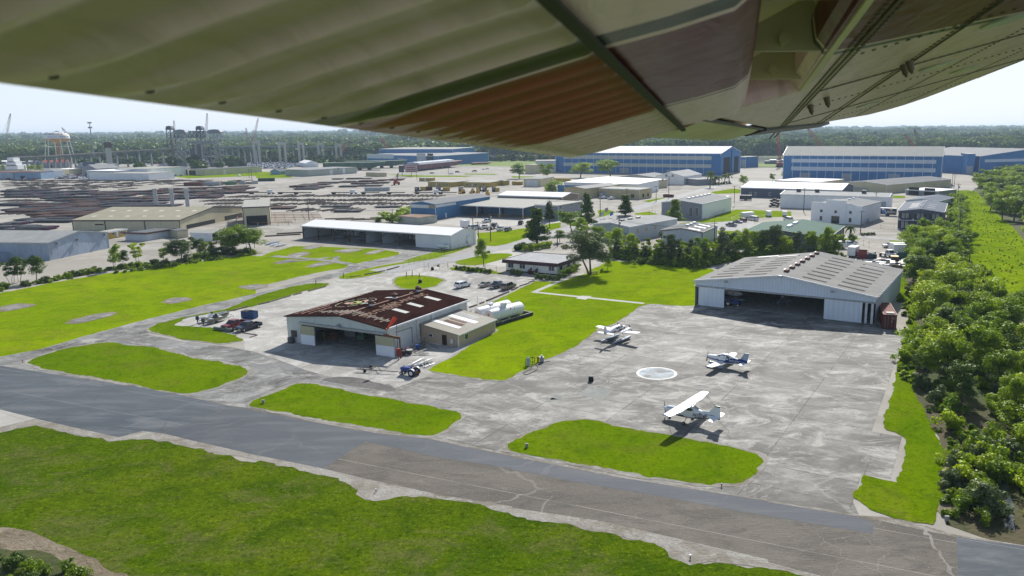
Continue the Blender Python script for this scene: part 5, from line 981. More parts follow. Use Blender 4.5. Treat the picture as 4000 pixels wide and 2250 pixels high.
for k,(kd,i,lf,b,t,lab,sx) in enumerate((
 ('spread',0,L_olive,P('7',790,190),P('3',740,1000),'big spreading grey-green tree with a picnic table at its foot, right of the office',1.2),
 ('broad',0,L_bright,P('2',2295,1395),P('2',2285,1100),'lone bright green tree by the airfield gate, left of the office',1.0),
 ('cypress',0,L_dark,P('3',255,1168),P('3',225,800),'dark cypress with a bare lower trunk on the street verge, nearest the blue canopy building',1.6),
 ('cypress',1,L_dark,P('3',375,935),P('3',360,740),'slim dark cypress right against the grey brick building',1.35),
 ('cypress',2,L_dark,P('3',755,1000),P('3',762,655),'tallest dark pointed cypress between brick building and street',1.15),
 ('broad',1,L_mid,P('3',600,1060),P('3',600,805),'round green tree behind the big spreading tree, left of the tallest cypress',1.5),
 ('cypress',0,L_dark,P('3',1140,880),P('3',1140,668),'dark cypress standing alone where the street passes the tan office',1.75),
 ('cypress',1,L_mid,P('3',1640,970),P('3',1650,715),'neat cone shaped green cypress in front of the grey warehouse',1.6),
 ('broad',2,L_bright,P('3',690,500),P('3',690,330),'left one of two bright trees in front of the longest blue hall',2.1),
 ('broad',3,L_bright,P('3',990,490),P('3',985,303),'right one of two bright trees in front of the longest blue hall',2.1),
 ('broad',1,L_mid,P('3',72,510),P('3',70,345),'dark round tree left of the small cream garage',1.9),
 ('young',0,L_mid,P('3',345,525),P('3',335,338),'thin airy tree above the small cream garage',1.6),
 ('bush',0,L_mid,P('3',410,640),P('3',400,520),'large rounded bush in front of the yellow containers',1.3),
 ('broad',2,L_mid,P('3',2325,590),P('3',2330,470),'round isolated tree at the street end beside the slate warehouse',1.3),
 ('broad',0,L_mid,P('4',45,540),P('4',45,450),'leftmost round tree before the middle blue hall',1.2),('broad',3,L_mid,P('4',180,510),P('4',180,425),'bushy tree at the left corner of the middle blue hall',1.7),('broad',1,L_mid,P('4',295,500),P('4',300,435),'small bushy tree right of its neighbour at the middle blue hall',1.6),
 ('broad',2,L_olive,P('4',1380,1150),P('4',1400,1035),'sparse reddish tree in front of the slate blue office',1.3),
 ('palm',0,L_dark,P('4',822,1125),P('4',822,975),'dark fan palm in front of the white stepped office',1.0),
 ('bush',1,L_mid,P('4',745,1130),P('4',745,1065),'small bush left of the fan palm',.7),('bush',2,L_mid,P('4',865,1140),P('4',870,1060),'small bush right of the fan palm',1.0),
 ('palm',0,L_dark,P('3',1993,600),P('3',1995,430),'tallest palm at the bend of the street by the longest hall',.8),('palm',1,L_dark,P('3',2045,570),P('3',2043,480),'leftmost short palm behind the clipped hedge at the street bend',1),('palm',0,L_dark,P('3',2085,572),P('3',2085,485),'second short palm behind the clipped hedge at the street bend',1.1),('palm',1,L_dark,P('3',2140,560),P('3',2140,462),'third short palm behind the clipped hedge at the street bend',1.1),('palm',0,L_dark,P('3',2183,555),P('3',2183,450),'rightmost palm behind the clipped hedge at the street bend',1),
 ('young',1,L_mid,P('5',1145,395),P('5',1100,110),'tall leaning young tree in front of the left blue-grey warehouse',1.0),('young',2,L_bright,P('5',1390,340),P('5',1350,100),'bright young tree right of the leaning one, at the field edge',1.0),('broad',0,L_dark,P('5',1240,370),P('5',1200,180),'dark bushy tree between two young trees at the field edge',.9),
 ('young',0,L_dark,P('5',120,545),P('5',60,240),'dark slender tree at the extreme left edge of the field',1.1),('young',1,L_dark,P('5',190,520),P('5',195,260),'thin dark tree second from the left frame edge',.9),('broad',1,L_dark,P('5',370,520),P('5',370,235),'dark leafy tree third from the left frame edge',.95),
 ('broad',3,L_olive,P('5',1830,330),P('5',1850,65),'grey-green broad bushy tree in the hedge behind the field',1.5),('broad',1,L_mid,P('5',2340,230),P('5',2400,-60),'left half of the big dark tree clump by the white metal shed',2.0),('broad',2,L_mid,P('5',2530,220),P('2',0,990),'right half of the big dark tree clump by the white metal shed',1.9),
 ('young',2,L_mid,P('3',1225,1395),P('3',1225,1325),'tiny sapling on the lawn in front of the young tree hedge',1.4),('broad',1,L_bright,P('7',960,140),P('3',965,1300),'small rounded tree right of the picnic table tree',1.3),('broad',1,L_mid,P('3',880,1180),P('3',880,960),'round tree tucked behind the right side of the big spreading tree',1.2),('broad',2,L_bright,P('3',690,1120),P('3',700,880),'bright tree tucked behind the left side of the big spreading tree',1.2),('broad',0,L_mid,P('3',480,1150),P('3',470,1010),'small bright tree right behind the office roof ridge',1.4),('bush',1,L_bright,P('7',905,165),P('7',905,120),'small shrub on the lawn between the two trees near the picnic table',.8),
 ('bush',0,L_bright,P('2',1370,950),P('2',1385,830),'leafy bush clump left of the ruined rusty shed',1.8),('bush',2,L_bright,P('2',1510,870),P('2',1520,780),'leafy bush clump against the blue warehouse wall',2.0),('bush',1,L_mid,P('2',1230,950),P('2',1230,890),'low bush behind the white open-bay hangar roof',2.0),
 ('broad',3,L_dark,P('1',1295,650),P('1',1290,565),'wide dark oak among the far left warehouses',2.0),('bush',2,L_mid,P('2',835,395),P('2',835,368),'small tree beside the green barge bow',1.5))):
 tree_px(kd,i,lf,b,t,lab,'tree' if kd not in('bush','blob') else 'bush',None,sx)
for k in range(5): x=120+k*90; tree_px('broad',k%4,L_bright,P('1',x-80,700),P('1',x-80,625),'light green round tree in the row before the far left sheds','tree','light trees by the far left sheds',1.8)
rnd=random.Random(5)
hp=PS('3',1000,1300,1300,1345,1600,1375,1900,1400,2200,1330)+PS('4',0,1290,300,1280,600,1290,780,1320)
def along(px,n,f):
 pts=[G(p) for p in px]; L=[0]
 for a,b in zip(pts,pts[1:]): L.append(L[-1]+(b-a).length)
 for k in range(n):
  d=L[-1]*(k+.5)/n
  for j in range(len(pts)-1):
   if L[j]<=d<=L[j+1]: f(k,pts[j].lerp(pts[j+1],(d-L[j])/(L[j+1]-L[j]))); break
NT=50
def hedge_t(k,p):
 q=p+Vector((rnd.uniform(-1,1),rnd.uniform(.5,7),0)); plant(rnd.choice(['young','young','broad']),rnd.randrange(3),rnd.choice([L_bright,L_bright,L_olive,L_mid]),q,'slender young tree in the leafy hedge between lawn and warehouses','tree','young trees in the hedge behind the lawn',rnd.uniform(.55,1.2),sxy=rnd.uniform(.8,1.15))
along(hp,NT,hedge_t)
along(hp,34,lambda k,p: plant('bush',k%3,rnd.choice([L_mid,L_dark,L_bright]),p+Vector((0,rnd.uniform(0,5),0)),'low undergrowth bush in the leafy hedge between lawn and warehouses','bush','undergrowth bushes in the hedge',rnd.uniform(.8,1.5)))
fp=PS('5',-60,600,300,560,600,490,1000,420,1400,365,1800,330,2200,255,2576,240)
along(fp,52,lambda k,p: plant('bush',k%3,rnd.choice([L_dark,L_mid,L_olive]),p+Vector((rnd.uniform(-1,1),rnd.uniform(-1,2.5),0)),'low scrub bush along the far edge of the left field','bush','scrub bushes along the field edge',rnd.uniform(.45,.9) if k<34 else rnd.uniform(.7,1.4)))
along(PS('5',1550,330,1900,300,2200,240,2576,180),9,lambda k,p: plant('broad',k%4,rnd.choice([L_mid,L_dark]),p+Vector((0,rnd.uniform(1,6),0)),'bushy tree in the thicket between the field and the beige warehouse','tree','thicket trees behind the left field',rnd.uniform(.55,.85)))
def inpoly(p,poly):
 c=False; n=len(poly)
 for i in range(n):
  a,b=poly[i],poly[(i+1)%n]
  if (a.y>p.y)!=(b.y>p.y) and p.x<(b.x-a.x)*(p.y-a.y)/(b.y-a.y)+a.x: c=not c
 return c
EXC=[]
def fill(px,sp,f,jit=.4,seed=1):
 poly=[G(p) for p in px]; r=random.Random(seed); x0=min(p.x for p in poly);x1=max(p.x for p in poly);y0=min(p.y for p in poly);y1=max(p.y for p in poly); y=y0; c=0
 while y<y1:
  x=x0
  while x<x1:
   q=Vector((x+r.uniform(-jit,jit)*sp,y+r.uniform(-jit,jit)*sp,0))
   if inpoly(q,poly) and not any(inpoly(q,e) for e in EXC): f(q,r); c+=1
   x+=sp
  y+=sp
 return c
EXC.append([G(p) for p in PS('H',1740,740,1830,750,1932,900,1980,1130,1760,1130,1770,960)]); EXC.append([G(p) for p in PS('H',1670,280,1745,280,1790,480,1720,520)])
w1=PS('8',1480,330,1560,520,1560,700,1530,900,1480,1130,1600,1449)+PS('H',1300,60,1350,200,1520,330,1650,560,1800,640,1932,660,2300,700)+[(4150,1500)]+PS('8',2750,1000,2576,700,2350,640,2150,520,2050,300,2000,80,1900,-100,1800,-180,1600,-160,1400,-60,1380,150)
def w1f(q,r):
 kd=r.choice(['broad','broad','broad','young']); plant(kd,r.randrange(4),r.choice([L_bright,L_mid,L_bright,L_mid,L_dark]),q,'leafy green tree in the dense woods right of the apron','tree','trees in the woods beside the apron',r.uniform(.7,1.05),sxy=r.uniform(1.1,1.45))
n1=fill(w1,5.9,w1f)
def w1b(q,r): plant('bush',r.randrange(3),r.choice([L_mid,L_bright,L_olive,L_bright]),q,'undergrowth bush beneath the woods right of the apron','bush','undergrowth bushes in the woods',r.uniform(.7,1.5))
n2=fill(PS('H',1350,420,1560,500,1932,600,2300,900,2300,1180,1932,1130,1870,950,1800,830,1760,760,1740,800,1770,960,1800,1090,1600,1060,1420,980,1330,700),2.6,w1b)
sheet('ditch_water',PS('H',1700,290,1740,300,1790,560,1760,650,1800,780,1870,900,1870,1100,1800,1080,1790,900,1740,780,1700,650,1740,560),.035,M_water,jit=.4)
n2c=fill(w1,6.5,w1b,seed=12)
n2b=fill(PS('H',1380,400,1560,480,1700,560,1932,640,1932,1000,1870,900,1750,700,1600,600,1450,560),3.6,w1b,seed=9)
w2=PS('4',2130,600,2200,540,2400,500,2900,470,3400,900,3400,1700,2900,1500,2576,1100,2420,1000,2300,900,2230,850,2160,760)
def w2f(q,r): plant('broad',r.randrange(4),r.choice([L_bright,L_mid,L_mid,L_dark]),q,'round green tree in the woods beyond the grassy power line corridor','tree','trees in the woods beyond the corridor',r.uniform(.9,1.35),sxy=r.uniform(1.5,1.9))
n3=fill(w2,12.5,w2f,seed=3)
n4=fill(PS('4',1800,720,1900,700,1960,800,2000,1000,2060,1250,1900,1260,1860,1100,1830,900),5.5,lambda q,r: plant('bush',r.randrange(3),r.choice([L_mid,L_bright]),q,'brushy shrub under the power line along the yard fence','bush','shrubs under the power line',r.uniform(1.2,2.2)),seed=4)
tree_px('broad',1,L_mid,P('4',2120,600),P('4',2130,437),'tall rounded tree at the corner of the woods by the right hand blue hall','tree',None,1.5)
fill(PS('D',-60,1290,60,1300,250,1330,420,1400,560,1470,560,1700,-60,1700),2.2,lambda q,r: plant('bush',r.randrange(3),r.choice([L_mid,L_dark]),q,'dark low bush in the scrub at the bottom left corner','bush','scrub bushes at the bottom left corner',r.uniform(.4,.8)),seed=6)
for k,(x,y,s) in enumerate(((70,185,.85),(10,175,.8),)): plant('blob',0,L_dark,G(P('7',x,y+10)),['clipped round dark shrub right of the parked vehicles, by the porch steps','clipped round dark shrub at the left window of the office'][k],'shrub',None,1.6*s)
along(PS('7',235,225,330,240,420,245,500,235),6,lambda k,p: plant('bush',k%3,L_dark,p,'low planted bush in the bed along the office wall','bush','bushes in the office flower bed',.75))
along(PS('7',500,215,560,190,620,160,660,140),5,lambda k,p: plant('bush',k%3,L_mid,p,'planted bush along the side wall of the office','bush','bushes along the office side wall',.9))
along(PS('2',2000,1420,2150,1440,2260,1450,2380,1465),9,lambda k,p: plant('bush',k%3,L_dark,p,'dark bush in the clipped row behind the gate fence','bush','bushes behind the gate fence',.62))
along(PS('3',110,1245,200,1230,300,1215,390,1195),7,lambda k,p: plant('bush',k%3,L_bright,p,'light green hedge bush behind the office roof','bush','hedge bushes behind the office',1.1))
along(PS('3',40,1240,90,1215,140,1205),3,lambda k,p: plant('blob',0,L_dark,p,'clipped dark shrub in the little group behind the office','shrub','clipped shrubs behind the office',1.6))
along(PS('3',2010,580,2200,560),7,lambda k,p: plant('bush',k%3,L_dark,p,'clipped hedge bush at the foot of the palms','bush','hedge bushes at the palms',1.0))
along(PS('4',930,1085,1080,1075),6,lambda k,p: plant('bush',k%3,L_olive,p,'little bush in the planted island before the white office','bush','bushes in the planted island',.5))
along(PS('4',1460,1085,1630,1090),6,lambda k,p: plant('bush',k%3,L_olive,p,'little bush in the planted strip before the slate office','bush','bushes in the planted strip',.55))
fill(PS('8',1400,330,1500,420,1560,520,1560,700,1530,900,1480,1130,1600,1449)+PS('H',1300,60,1420,250,1400,420,1340,300,1240,180,1120,0)+PS('8',1420,1300,1360,1100,1420,900,1480,700,1470,520,1390,420),3.6,w1b,seed=15)
print('woods',n1,n2,n2b,n3,n4)
for k,(o,u) in PROTO.items():
 if not u:
  for c in list(o.children): bpy.data.objects.remove(c)
  bpy.data.objects.remove(o)
def crown_lo(seed,n=46):
 r=random.Random(seed); m=MB()
 for q in range(7):
  c=Vector((r.uniform(-.5,.5),r.uniform(-.5,.5),r.uniform(.35,.95))); leafquads(m,r,c,r.uniform(.28,.5),n,.2,.8)
 me=bpy.data.meshes.new('forest_crown'); me.from_pydata(m.v,[],m.f); return me
def forest(name,mat,pts,variants=3,lab='hazy far-off wood stretching to the horizon beyond the canal',cat='forest'):
 ob=bpy.data.meshes.new(name); ob.from_pydata([(x,y,0) for x,y,s in pts],[],[]); a=ob.attributes.new('sc','FLOAT','POINT'); a.data.foreach_set('value',[s for x,y,s in pts])
 o=bpy.data.objects.new(name,ob); COL.objects.link(o); tag(o,lab,cat,kind='stuff')
 col=bpy.data.collections.new('crowns')
 for i in range(variants):
  me=crown_lo(50+i); me.materials.append(mat); col.objects.link(bpy.data.objects.new('crown_variant',me))
 ng=bpy.data.node_groups.new('scatter','GeometryNodeTree'); ng.interface.new_socket('Geometry',in_out='INPUT',socket_type='NodeSocketGeometry'); ng.interface.new_socket('Geometry',in_out='OUTPUT',socket_type='NodeSocketGeometry')
 gi=ng.nodes.new('NodeGroupInput'); go=ng.nodes.new('NodeGroupOutput'); ip=ng.nodes.new('GeometryNodeInstanceOnPoints'); ci=ng.nodes.new('GeometryNodeCollectionInfo'); ci.inputs['Collection'].default_value=col; ci.inputs['Separate Children'].default_value=True; ci.inputs['Reset Children'].default_value=True
 ip.inputs['Pick Instance'].default_value=True; na=ng.nodes.new('GeometryNodeInputNamedAttribute'); na.data_type='FLOAT'; na.inputs['Name'].default_value='sc'
 rv=ng.nodes.new('FunctionNodeRandomValue'); rv.data_type='FLOAT_VECTOR'; rv.inputs[0].default_value=(0,0,0); rv.inputs[1].default_value=(0,0,6.28)
 l=ng.links.new; l(gi.outputs[0],ip.inputs['Points']); l(ci.outputs[0],ip.inputs['Instance']); l(na.outputs[0],ip.inputs['Scale']); l(rv.outputs[0],ip.inputs['Rotation']); l(ip.outputs[0],go.inputs[0])
 md=o.modifiers.new('scatter','NODES'); md.node_group=ng; return o
r=random.Random(11); fp_=[[],[],[]]
def frange(y0,y1,sp,s0,s1,gap):
 y=y0
 while y<y1:
  x=-.78*y-60
  while x<.60*y+60:
   q=noise.noise(Vector((x/420,y/420,1)))
   if q>gap:
    px=r.uniform(-.5,.5)*sp+x; py=y+r.uniform(-.5,.5)*sp; sc=r.uniform(s0,s1)*(1+.5*max(0,noise.noise(Vector((x/160,y/160,4)))))
    fp_[r.choice((0,0,1,1,2))].append((px,py,sc))
   x+=sp
  y+=sp
frange(1320,2000,15,11,19,-.42); frange(2000,3200,22,15,24,-.5); frange(3200,5200,36,20,32,-.6); frange(5200,9500,70,30,44,-.9); frange(9500,15000,130,45,60,-1)
for k in range(260):
 x=r.uniform(-1000,-60); y=r.uniform(1125,1190); fp_[r.choice((0,1,2))].append((x,y,r.uniform(5,9)))
for k in range(36):
 x=r.uniform(-1000,-420); y=r.uniform(860,1050); fp_[r.choice((1,2))].append((x*1.0,y,r.uniform(7,14)))
F1=leafmat('far_foliage_light',(.09,.15,.02),(.17,.23,.03),.4,.02); F2=leafmat('far_foliage_mid',(.06,.115,.02),(.11,.17,.025),.35,.02); F3=leafmat('far_foliage_dark',(.035,.07,.016),(.06,.10,.022),.3,.02)
for mt,pp in zip((F1,F2,F3),fp_): forest('distant_forest',mt,pp)
bp=[[],[]]
fill(PS('4',1760,660,2080,640,2160,760,2300,900,2500,1060,2750,1449)+PS('8',2750,420,2400,560,2200,480,2080,280,2060,60,2000,-60)+PS('4',1900,1280,1880,1150,1830,900,1790,720),2.3,lambda q,r: bp[0].append((q.x,q.y,r.uniform(.2,.42))) if r.random()<.4 else None,seed=61)
fill(PS('H',1080,80,1200,200,1310,400,1330,700,1320,1000,1420,1040,1600,1100,2300,1250,2300,600,1932,600,1500,300,1300,0)+PS('8',1450,1300,1480,800,1420,450,1300,430,1400,800,1300,1200),1.7,lambda q,r: bp[r.random()<.6].append((q.x,q.y,r.uniform(.4,1.1))) if noise.noise(Vector((q.x/5,q.y/5,2)))>-.05 else None,seed=62)
fill(PS('5',-60,640,300,585,600,510,1100,445,1500,398,1800,355,2200,300,2576,250,2576,200,2200,240,1800,300,1400,340,1000,400,600,470,300,540,-60,600),1.5,lambda q,r: bp[r.random()<.5].append((q.x,q.y,r.uniform(.3,.95))) if noise.noise(Vector((q.x/9,q.y/9,3)))>-.15 else None,seed=63)
fill(PS('3',1000,1320,1300,1365,1600,1395,1900,1420,2200,1350)+PS('4',0,1310,300,1290,0,1230)+PS('3',2200,1280,1600,1280,1300,1260,1050,1230),2.0,lambda q,r: bp[1].append((q.x,q.y,r.uniform(.8,2.0))),seed=64)
for mt,pp in zip((L_bright,L_mid),bp): forest('rank_undergrowth',mt,pp,lab='rank weeds and brambles along the woods, corridor and field edges',cat='undergrowth')
print('forest',[len(q) for q in fp_])
hz=MB(); hz.bb(-17000,17000,-300,24500,-1,70); ho=hz.build('haze',None or bpy.data.materials.new('haze_air')); tag(ho,'pale blue haze filling the air to the horizon','haze',kind='stuff')
hm=ho.data.materials[0]; hm.use_nodes=True; t=hm.node_tree; t.nodes.remove(t.nodes['Principled BSDF']); pv=nn(t,'ShaderNodeVolumePrincipled'); pv.inputs['Color'].default_value=(.62,.8,1,1); pv.inputs['Density'].default_value=.00009; pv.inputs['Anisotropy'].default_value=.2
t.links.new(pv.outputs[0],t.nodes['Material Output'].inputs['Volume'])
def paintm(n,c): return plain(n,c,.25,.1,.02,1,.6)
TYRE=plain('tyre_rubber',(.018,.018,.02),.85); RIM=plain('alloy_rim',(.5,.5,.52),.3,.6); GLS=plain('car_glass',(.02,.025,.03),.06,spec=.9,var=.1); LRED=plain('tail_light_red',(.4,.01,.01),.3); LWH=plain('head_lamp_clear',(.7,.7,.68),.15); CHR=plain('chrome',(.6,.6,.62),.15,.9)
DIM={'sedan':(4.9,1.85,1.45),'suv':(5.0,1.98,1.8),'bigsuv':(5.5,2.05,1.95),'pickup':(5.8,2.0,1.9),'van':(5.6,2.0,2.2)}
def car(kind,label,pmat,loc,rz,group=None,detail=True,cap=False):
 L,Wd,H=DIM[kind]; w=Wd/2; r=thing({'bigsuv':'parked_suv','suv':'parked_suv','sedan':'parked_car','pickup':'pickup_truck','van':'parked_van'}[kind],label,{'pickup':'pickup truck','van':'van','sedan':'car'}.get(kind,'suv'),loc,rz,group)
 f=L/2; zb=.32 if kind=='sedan' else .42; hd=.95 if kind=='sedan' else 1.12 if kind!='pickup' else 1.15
 wr=.34 if kind=='sedan' else .39; xa=f-.95; xr=-f+1.05
 if kind=='sedan': low=[(-f,zb),(f,zb),(f,.72),(f-.25,.86),(f-1.35,hd),(-f+.7,hd+.05),(-f,hd-.05)]; cab=[(f-1.35,hd),(f-2.25,H),(-f+1.6,H),(-f+.55,hd+.05)]
 elif kind in('suv','bigsuv'): low=[(-f,zb),(f,zb),(f,.85),(f-.2,1.05),(f-1.35,hd+.06),(-f,hd+.06)]; cab=[(f-1.3,hd+.05),(f-2.1,H),(-f+.25,H),(-f+.02,hd+.05)]
 elif kind=='van': low=[(-f,zb),(f,zb),(f,1.0),(f-.9,1.3),(-f,1.3)]; cab=[(f-.75,1.3),(f-1.7,H),(-f+.1,H),(-f,1.3)]
 else: low=[(-f,zb),(f,zb),(f,.95),(f-.2,1.1),(f-1.4,hd+.05),(-f,hd)]; cab=[(f-1.35,hd+.04),(f-2.15,H),(f-3.5,H),(f-3.75,hd)]
 m=MB(); m.prism(low,-w,w)
 if kind=='pickup':
  m=MB(); m.prism([(f-3.7,zb),(f,zb),(f,.95),(f-.2,1.1),(f-1.4,hd+.05),(f-3.7,hd)],-w,w)
  m.bb(-f,f-3.7,-w,-w+.12,zb,hd); m.bb(-f,f-3.7,w-.12,w,zb,hd); m.bb(-f,-f+.1,-w,w,zb,hd); m.bb(-f,f-3.7,-w,w,zb,.75)
 m.build('body',pmat,r)
 m=MB(); k=.80; n=len(cab); A=[]; B=[]
 def yw(z): return w*.97-(w*.97-w*k)*(z-hd)/(H-hd)
 for s in (-1,1):
  ids=[m.V((x,s*yw(z),z)) for x,z in cab]; (A if s<0 else B).extend(ids)
 for q in range(n): m.face([A[q],A[(q+1)%n],B[(q+1)%n],B[q]])
 m.face(A[::-1]); m.face(B); m.build('cabin',pmat,r)
 if detail:
  def glass(pts,nm):
   m=MB(); ids=[m.V(p) for p in pts]; m.face(ids); o=m.build(nm,GLS,r); return o
  (x0,z0),(x1,z1),(x2,z2),(x3,z3)=cab; e=.03
  def lerp(a,b,t): return a+(b-a)*t
  for nm,xa_,za_,xb_,zb_ ,sg in (('windscreen',x0,z0,x1,z1,1),('rear_window',x3,z3,x2,z2,-1)):
   p=[]
   for t,s in ((.12,-1),(.12,1),(.9,1),(.9,-1)):
    z=lerp(za_,zb_,t); p.append((lerp(xa_,xb_,t)+sg*e,s*yw(z)*.88,z+e*.6))
   glass(p,nm)
  for s in (-1,1):
   cuts=2 if kind!='bigsuv' else 3; xm0=lambda z: lerp(x3,x2,(z-z3)/(z2-z3))+.18; xm1=lambda z: lerp(x0,x1,(z-z0)/(z1-z0))-.15
   za_,zb2=hd+.1,H-.12
   for q in range(cuts):
    t0,t1=q/cuts+.02,(q+1)/cuts-.02
    glass([(lerp(xm0(za_),xm1(za_),t0),s*(yw(za_)+.02),za_),(lerp(xm0(za_),xm1(za_),t1),s*(yw(za_)+.02),za_),(lerp(xm0(zb2),xm1(zb2),t1),s*(yw(zb2)+.02),zb2),(lerp(xm0(zb2),xm1(zb2),t0),s*(yw(zb2)+.02),zb2)],'side_window')
  for s in (-1,1):
   m=MB(); m.box((f-.04,s*(w-.28),.82),(.14,.42,.18)); m.build('headlight',LWH,r)
   m=MB(); m.box((-f+.02,s*(w-.14),.98 if kind!='sedan' else .85),(.1,.2,.32 if kind!='sedan' else .16)); m.build('tail_light',LRED,r)
  m=MB(); m.box((f,0,.5),(.18,Wd*.96,.22)); m.build('bumper',CHR if kind in('pickup','bigsuv') else pmat,r); m=MB(); m.box((-f,0,.52),(.18,Wd*.96,.2)); m.build('bumper',CHR if kind=='pickup' else pmat,r)
  m=MB(); m.box((f+.02,0,.78),(.08,Wd*.5,.26)); m.build('grille',T_dark,r); m=MB(); m.box((-f-.05,0,.72),(.04,.36,.16)); m.build('number_plate',T_white,r)
 for x in (xa,xr):
  for s in (-1,1):
   m=MB(); m.tube((x,s*(w-.24),wr),(x,s*(w+.02),wr),wr,wr,16); o=m.build('wheel',TYRE,r)
   if detail: m=MB(); m.tube((x,s*(w+.0),wr),(x,s*(w+.035),wr),wr*.62,wr*.55,10); m.build('rim',RIM,o)
 if cap: m=MB(); m.prism([(-f+.05,hd),(f-3.72,hd),(f-3.76,H),(-f+.15,H)],-w*.92,w*.92); m.build('bed_cover',pmat,r)
 return r
def carw(kind,label,pmat,pr,pf,group=None,left=None,**k):
 """pr, pf: pixels where the near side's rear and front wheels touch the ground"""
 a,b=G(pr),G(pf); d=(b-a).normalized(); n=Vector((-d.y,d.x,0)); c=(a+b)/2
 away=n if n.dot(c-Vector((0,0,0)))>0 else -n
 return car(kind,label,pmat,c+away*(DIM[kind][1]/2),math.atan2(d.y,d.x),group,**k)
W1=paintm('white_car_paint',(.72,.74,.76)); SLV=paintm('champagne_car_paint',(.42,.40,.34)); GRY=paintm('grey_car_paint',(.17,.19,.22)); TAUP=paintm('taupe_car_paint',(.20,.175,.14)); MRED=paintm('dull_red_car_paint',(.22,.022,.022)); NVY=paintm('dark_navy_car_paint',(.018,.024,.05)); BLKP=paintm('black_car_paint',(.015,.015,.018)); MAR=paintm('maroon_car_paint',(.12,.02,.025))
carw('suv','white suv parked alone, left of the row of three by the log border',W1,P('h',378,325),P('h',578,272))
carw('sedan','champagne sedan parked left of the grey pickup',SLV,P('h',1005,300),P('h',1200,247))
carw('pickup','grey pickup with covered bed between the champagne sedan and the taupe suv',GRY,P('h',1308,333),P('h',1510,275),cap=False)
carw('bigsuv','long taupe suv with white roof glare, rightmost of the parked row',TAUP,P('h',1625,370),P('h',1803,303))
carw('pickup','faded red pickup parked between the blue dumpster and the dark pickup',MRED,P('g',1730,600),P('g',1335,715))
carw('pickup','dark navy crew cab pickup parked beside the red pickup',NVY,P('g',2197,652),P('g',1725,782))
for kd,lab,mt,pr,pf in (('pickup','white pickup in front of the blue loading canopy',W1,P('o',718,335),P('o',800,318)),('suv','black suv parked alone in front of the loading canopy',BLKP,P('o',1235,360),P('o',1262,340)),
 ('van','white box bodied service truck second in the grass edge row',W1,P('o',515,432),P('o',640,418)),('pickup','white pickup behind the service truck in the grass edge row',W1,P('o',690,425),P('o',770,405)),
 ('pickup','white pickup between the flatbed truck and the dark suv',W1,P('o',925,455),P('o',1000,425)),('suv','dark grey suv at the right end of the grass edge row',GRY,P('o',1045,455),P('o',1095,435)),
 ('pickup','grey pickup nearest in the small gravel lot by the green lawn',GRY,P('3',2235,998),P('3',2145,985)),('sedan','dark grey sedan second in the small gravel lot',GRY,P('3',2300,962),P('3',2215,952)),('suv','maroon suv third in the small gravel lot',MAR,P('3',2340,950),P('3',2262,938)),('van','white van at the end of the small gravel lot row',W1,P('3',2440,935),P('3',2382,928)),
 ('van','white van parked before the white stepped office yard',W1,P('4',200,942),P('4',165,935)),('pickup','black pickup near the left end of the long white walled warehouse',BLKP,P('4',100,800),P('4',15,797)),('pickup','black pickup behind another against the slate warehouse',BLKP,P('4',110,775),P('4',25,772)),('pickup','black pickup furthest back beside the slate warehouse wall',BLKP,P('4',95,745),P('4',30,742)),
 ('pickup','light blue-white pickup by the yard gate',paintm('ice_blue_paint',(.5,.58,.66)),P('m',150,128),P('m',265,122)),('pickup','white pickup behind the yard gate trailers',W1,P('m',735,140),P('m',632,142)),
 ('pickup','white pickup by the brown brick building fence',W1,P('3',905,715),P('3',955,712)),('pickup','white utility pickup right of the other by the tan workshop',W1,P('3',985,724),P('3',1040,718)),
 ('sedan','dark sedan on the shipyard road in front of the red barge',GRY,P('2',1750,460),P('2',1800,458)),('suv','white suv on the shipyard road',W1,P('2',1955,468),P('2',1995,464)),('suv','dark suv beyond the shipyard road beside a small tree',GRY,P('2',2010,450),P('2',2055,448)),('pickup','red pickup in the shipyard lot',MRED,P('2',2175,440),P('2',2230,438)),
 ('suv','white car in the green field by the depot',W1,P('k',965,640),P('k',1010,634)),('sedan','white car left in the shipyard parking lot',W1,P('2',2280,420),P('2',2310,418)),('sedan','silver car right in the shipyard parking lot',SLV,P('2',2320,415),P('2',2350,412))):
 carw(kd,lab,mt,pr,pf,detail=(G(pr).y<420))
def boxbody(name,label,cat,a,b,w,h,mat,base=.6,roofm=None,wheels=True,parts=(),rear=None):
 """box trailer or container whose long near side foot runs from pixel a to pixel b"""
 A,B=G(a),G(b); d=(B-A); L=d.length; d.normalize(); n=Vector((-d.y,d.x,0));
 if n.dot(A)<0: n=-n
 c=(A+B)/2+n*w/2; r=thing(name,label,cat,c,math.atan2(d.y,d.x));
 m=MB(); m.bb(-L/2,L/2,-w/2,w/2,base,base+h); m.build('box_body',mat,r)
 m=MB(); m.bb(-L/2-.03,L/2+.03,-w/2-.03,w/2+.03,base+h-.1,base+h+.04); m.build('roof_edge',roofm or mat,r)
 if wheels:
  m=MB(); m.bb(-L/2,L/2,-w/2+.3,w/2-.3,base-.15,base-.01); m.build('chassis',T_dark,r)
  for x in (-.45,.45):
   for s in (-1,1): m=MB(); m.tube((x,s*(w/2-.05),.38),(x,s*(w/2-.3),.38),.38,.38,12); m.build('wheel',TYRE,r)
 return r,L,w,n,d
r,L,w,n,d=boxbody('cargo_trailer','black cargo trailer with blue diagonal band and white lettering beside the slate office','trailer',P('4',1112,880),P('4',1285,888),2.5,3.1,plain('black_trailer_skin',(.022,.03,.045),.3),.7,T_white)
sgn=-1 if (r.matrix_basis@Vector((0,-1,0))-r.location).dot(r.location)<0 else 1
fx=-1 if (d.x>0)==False else 1
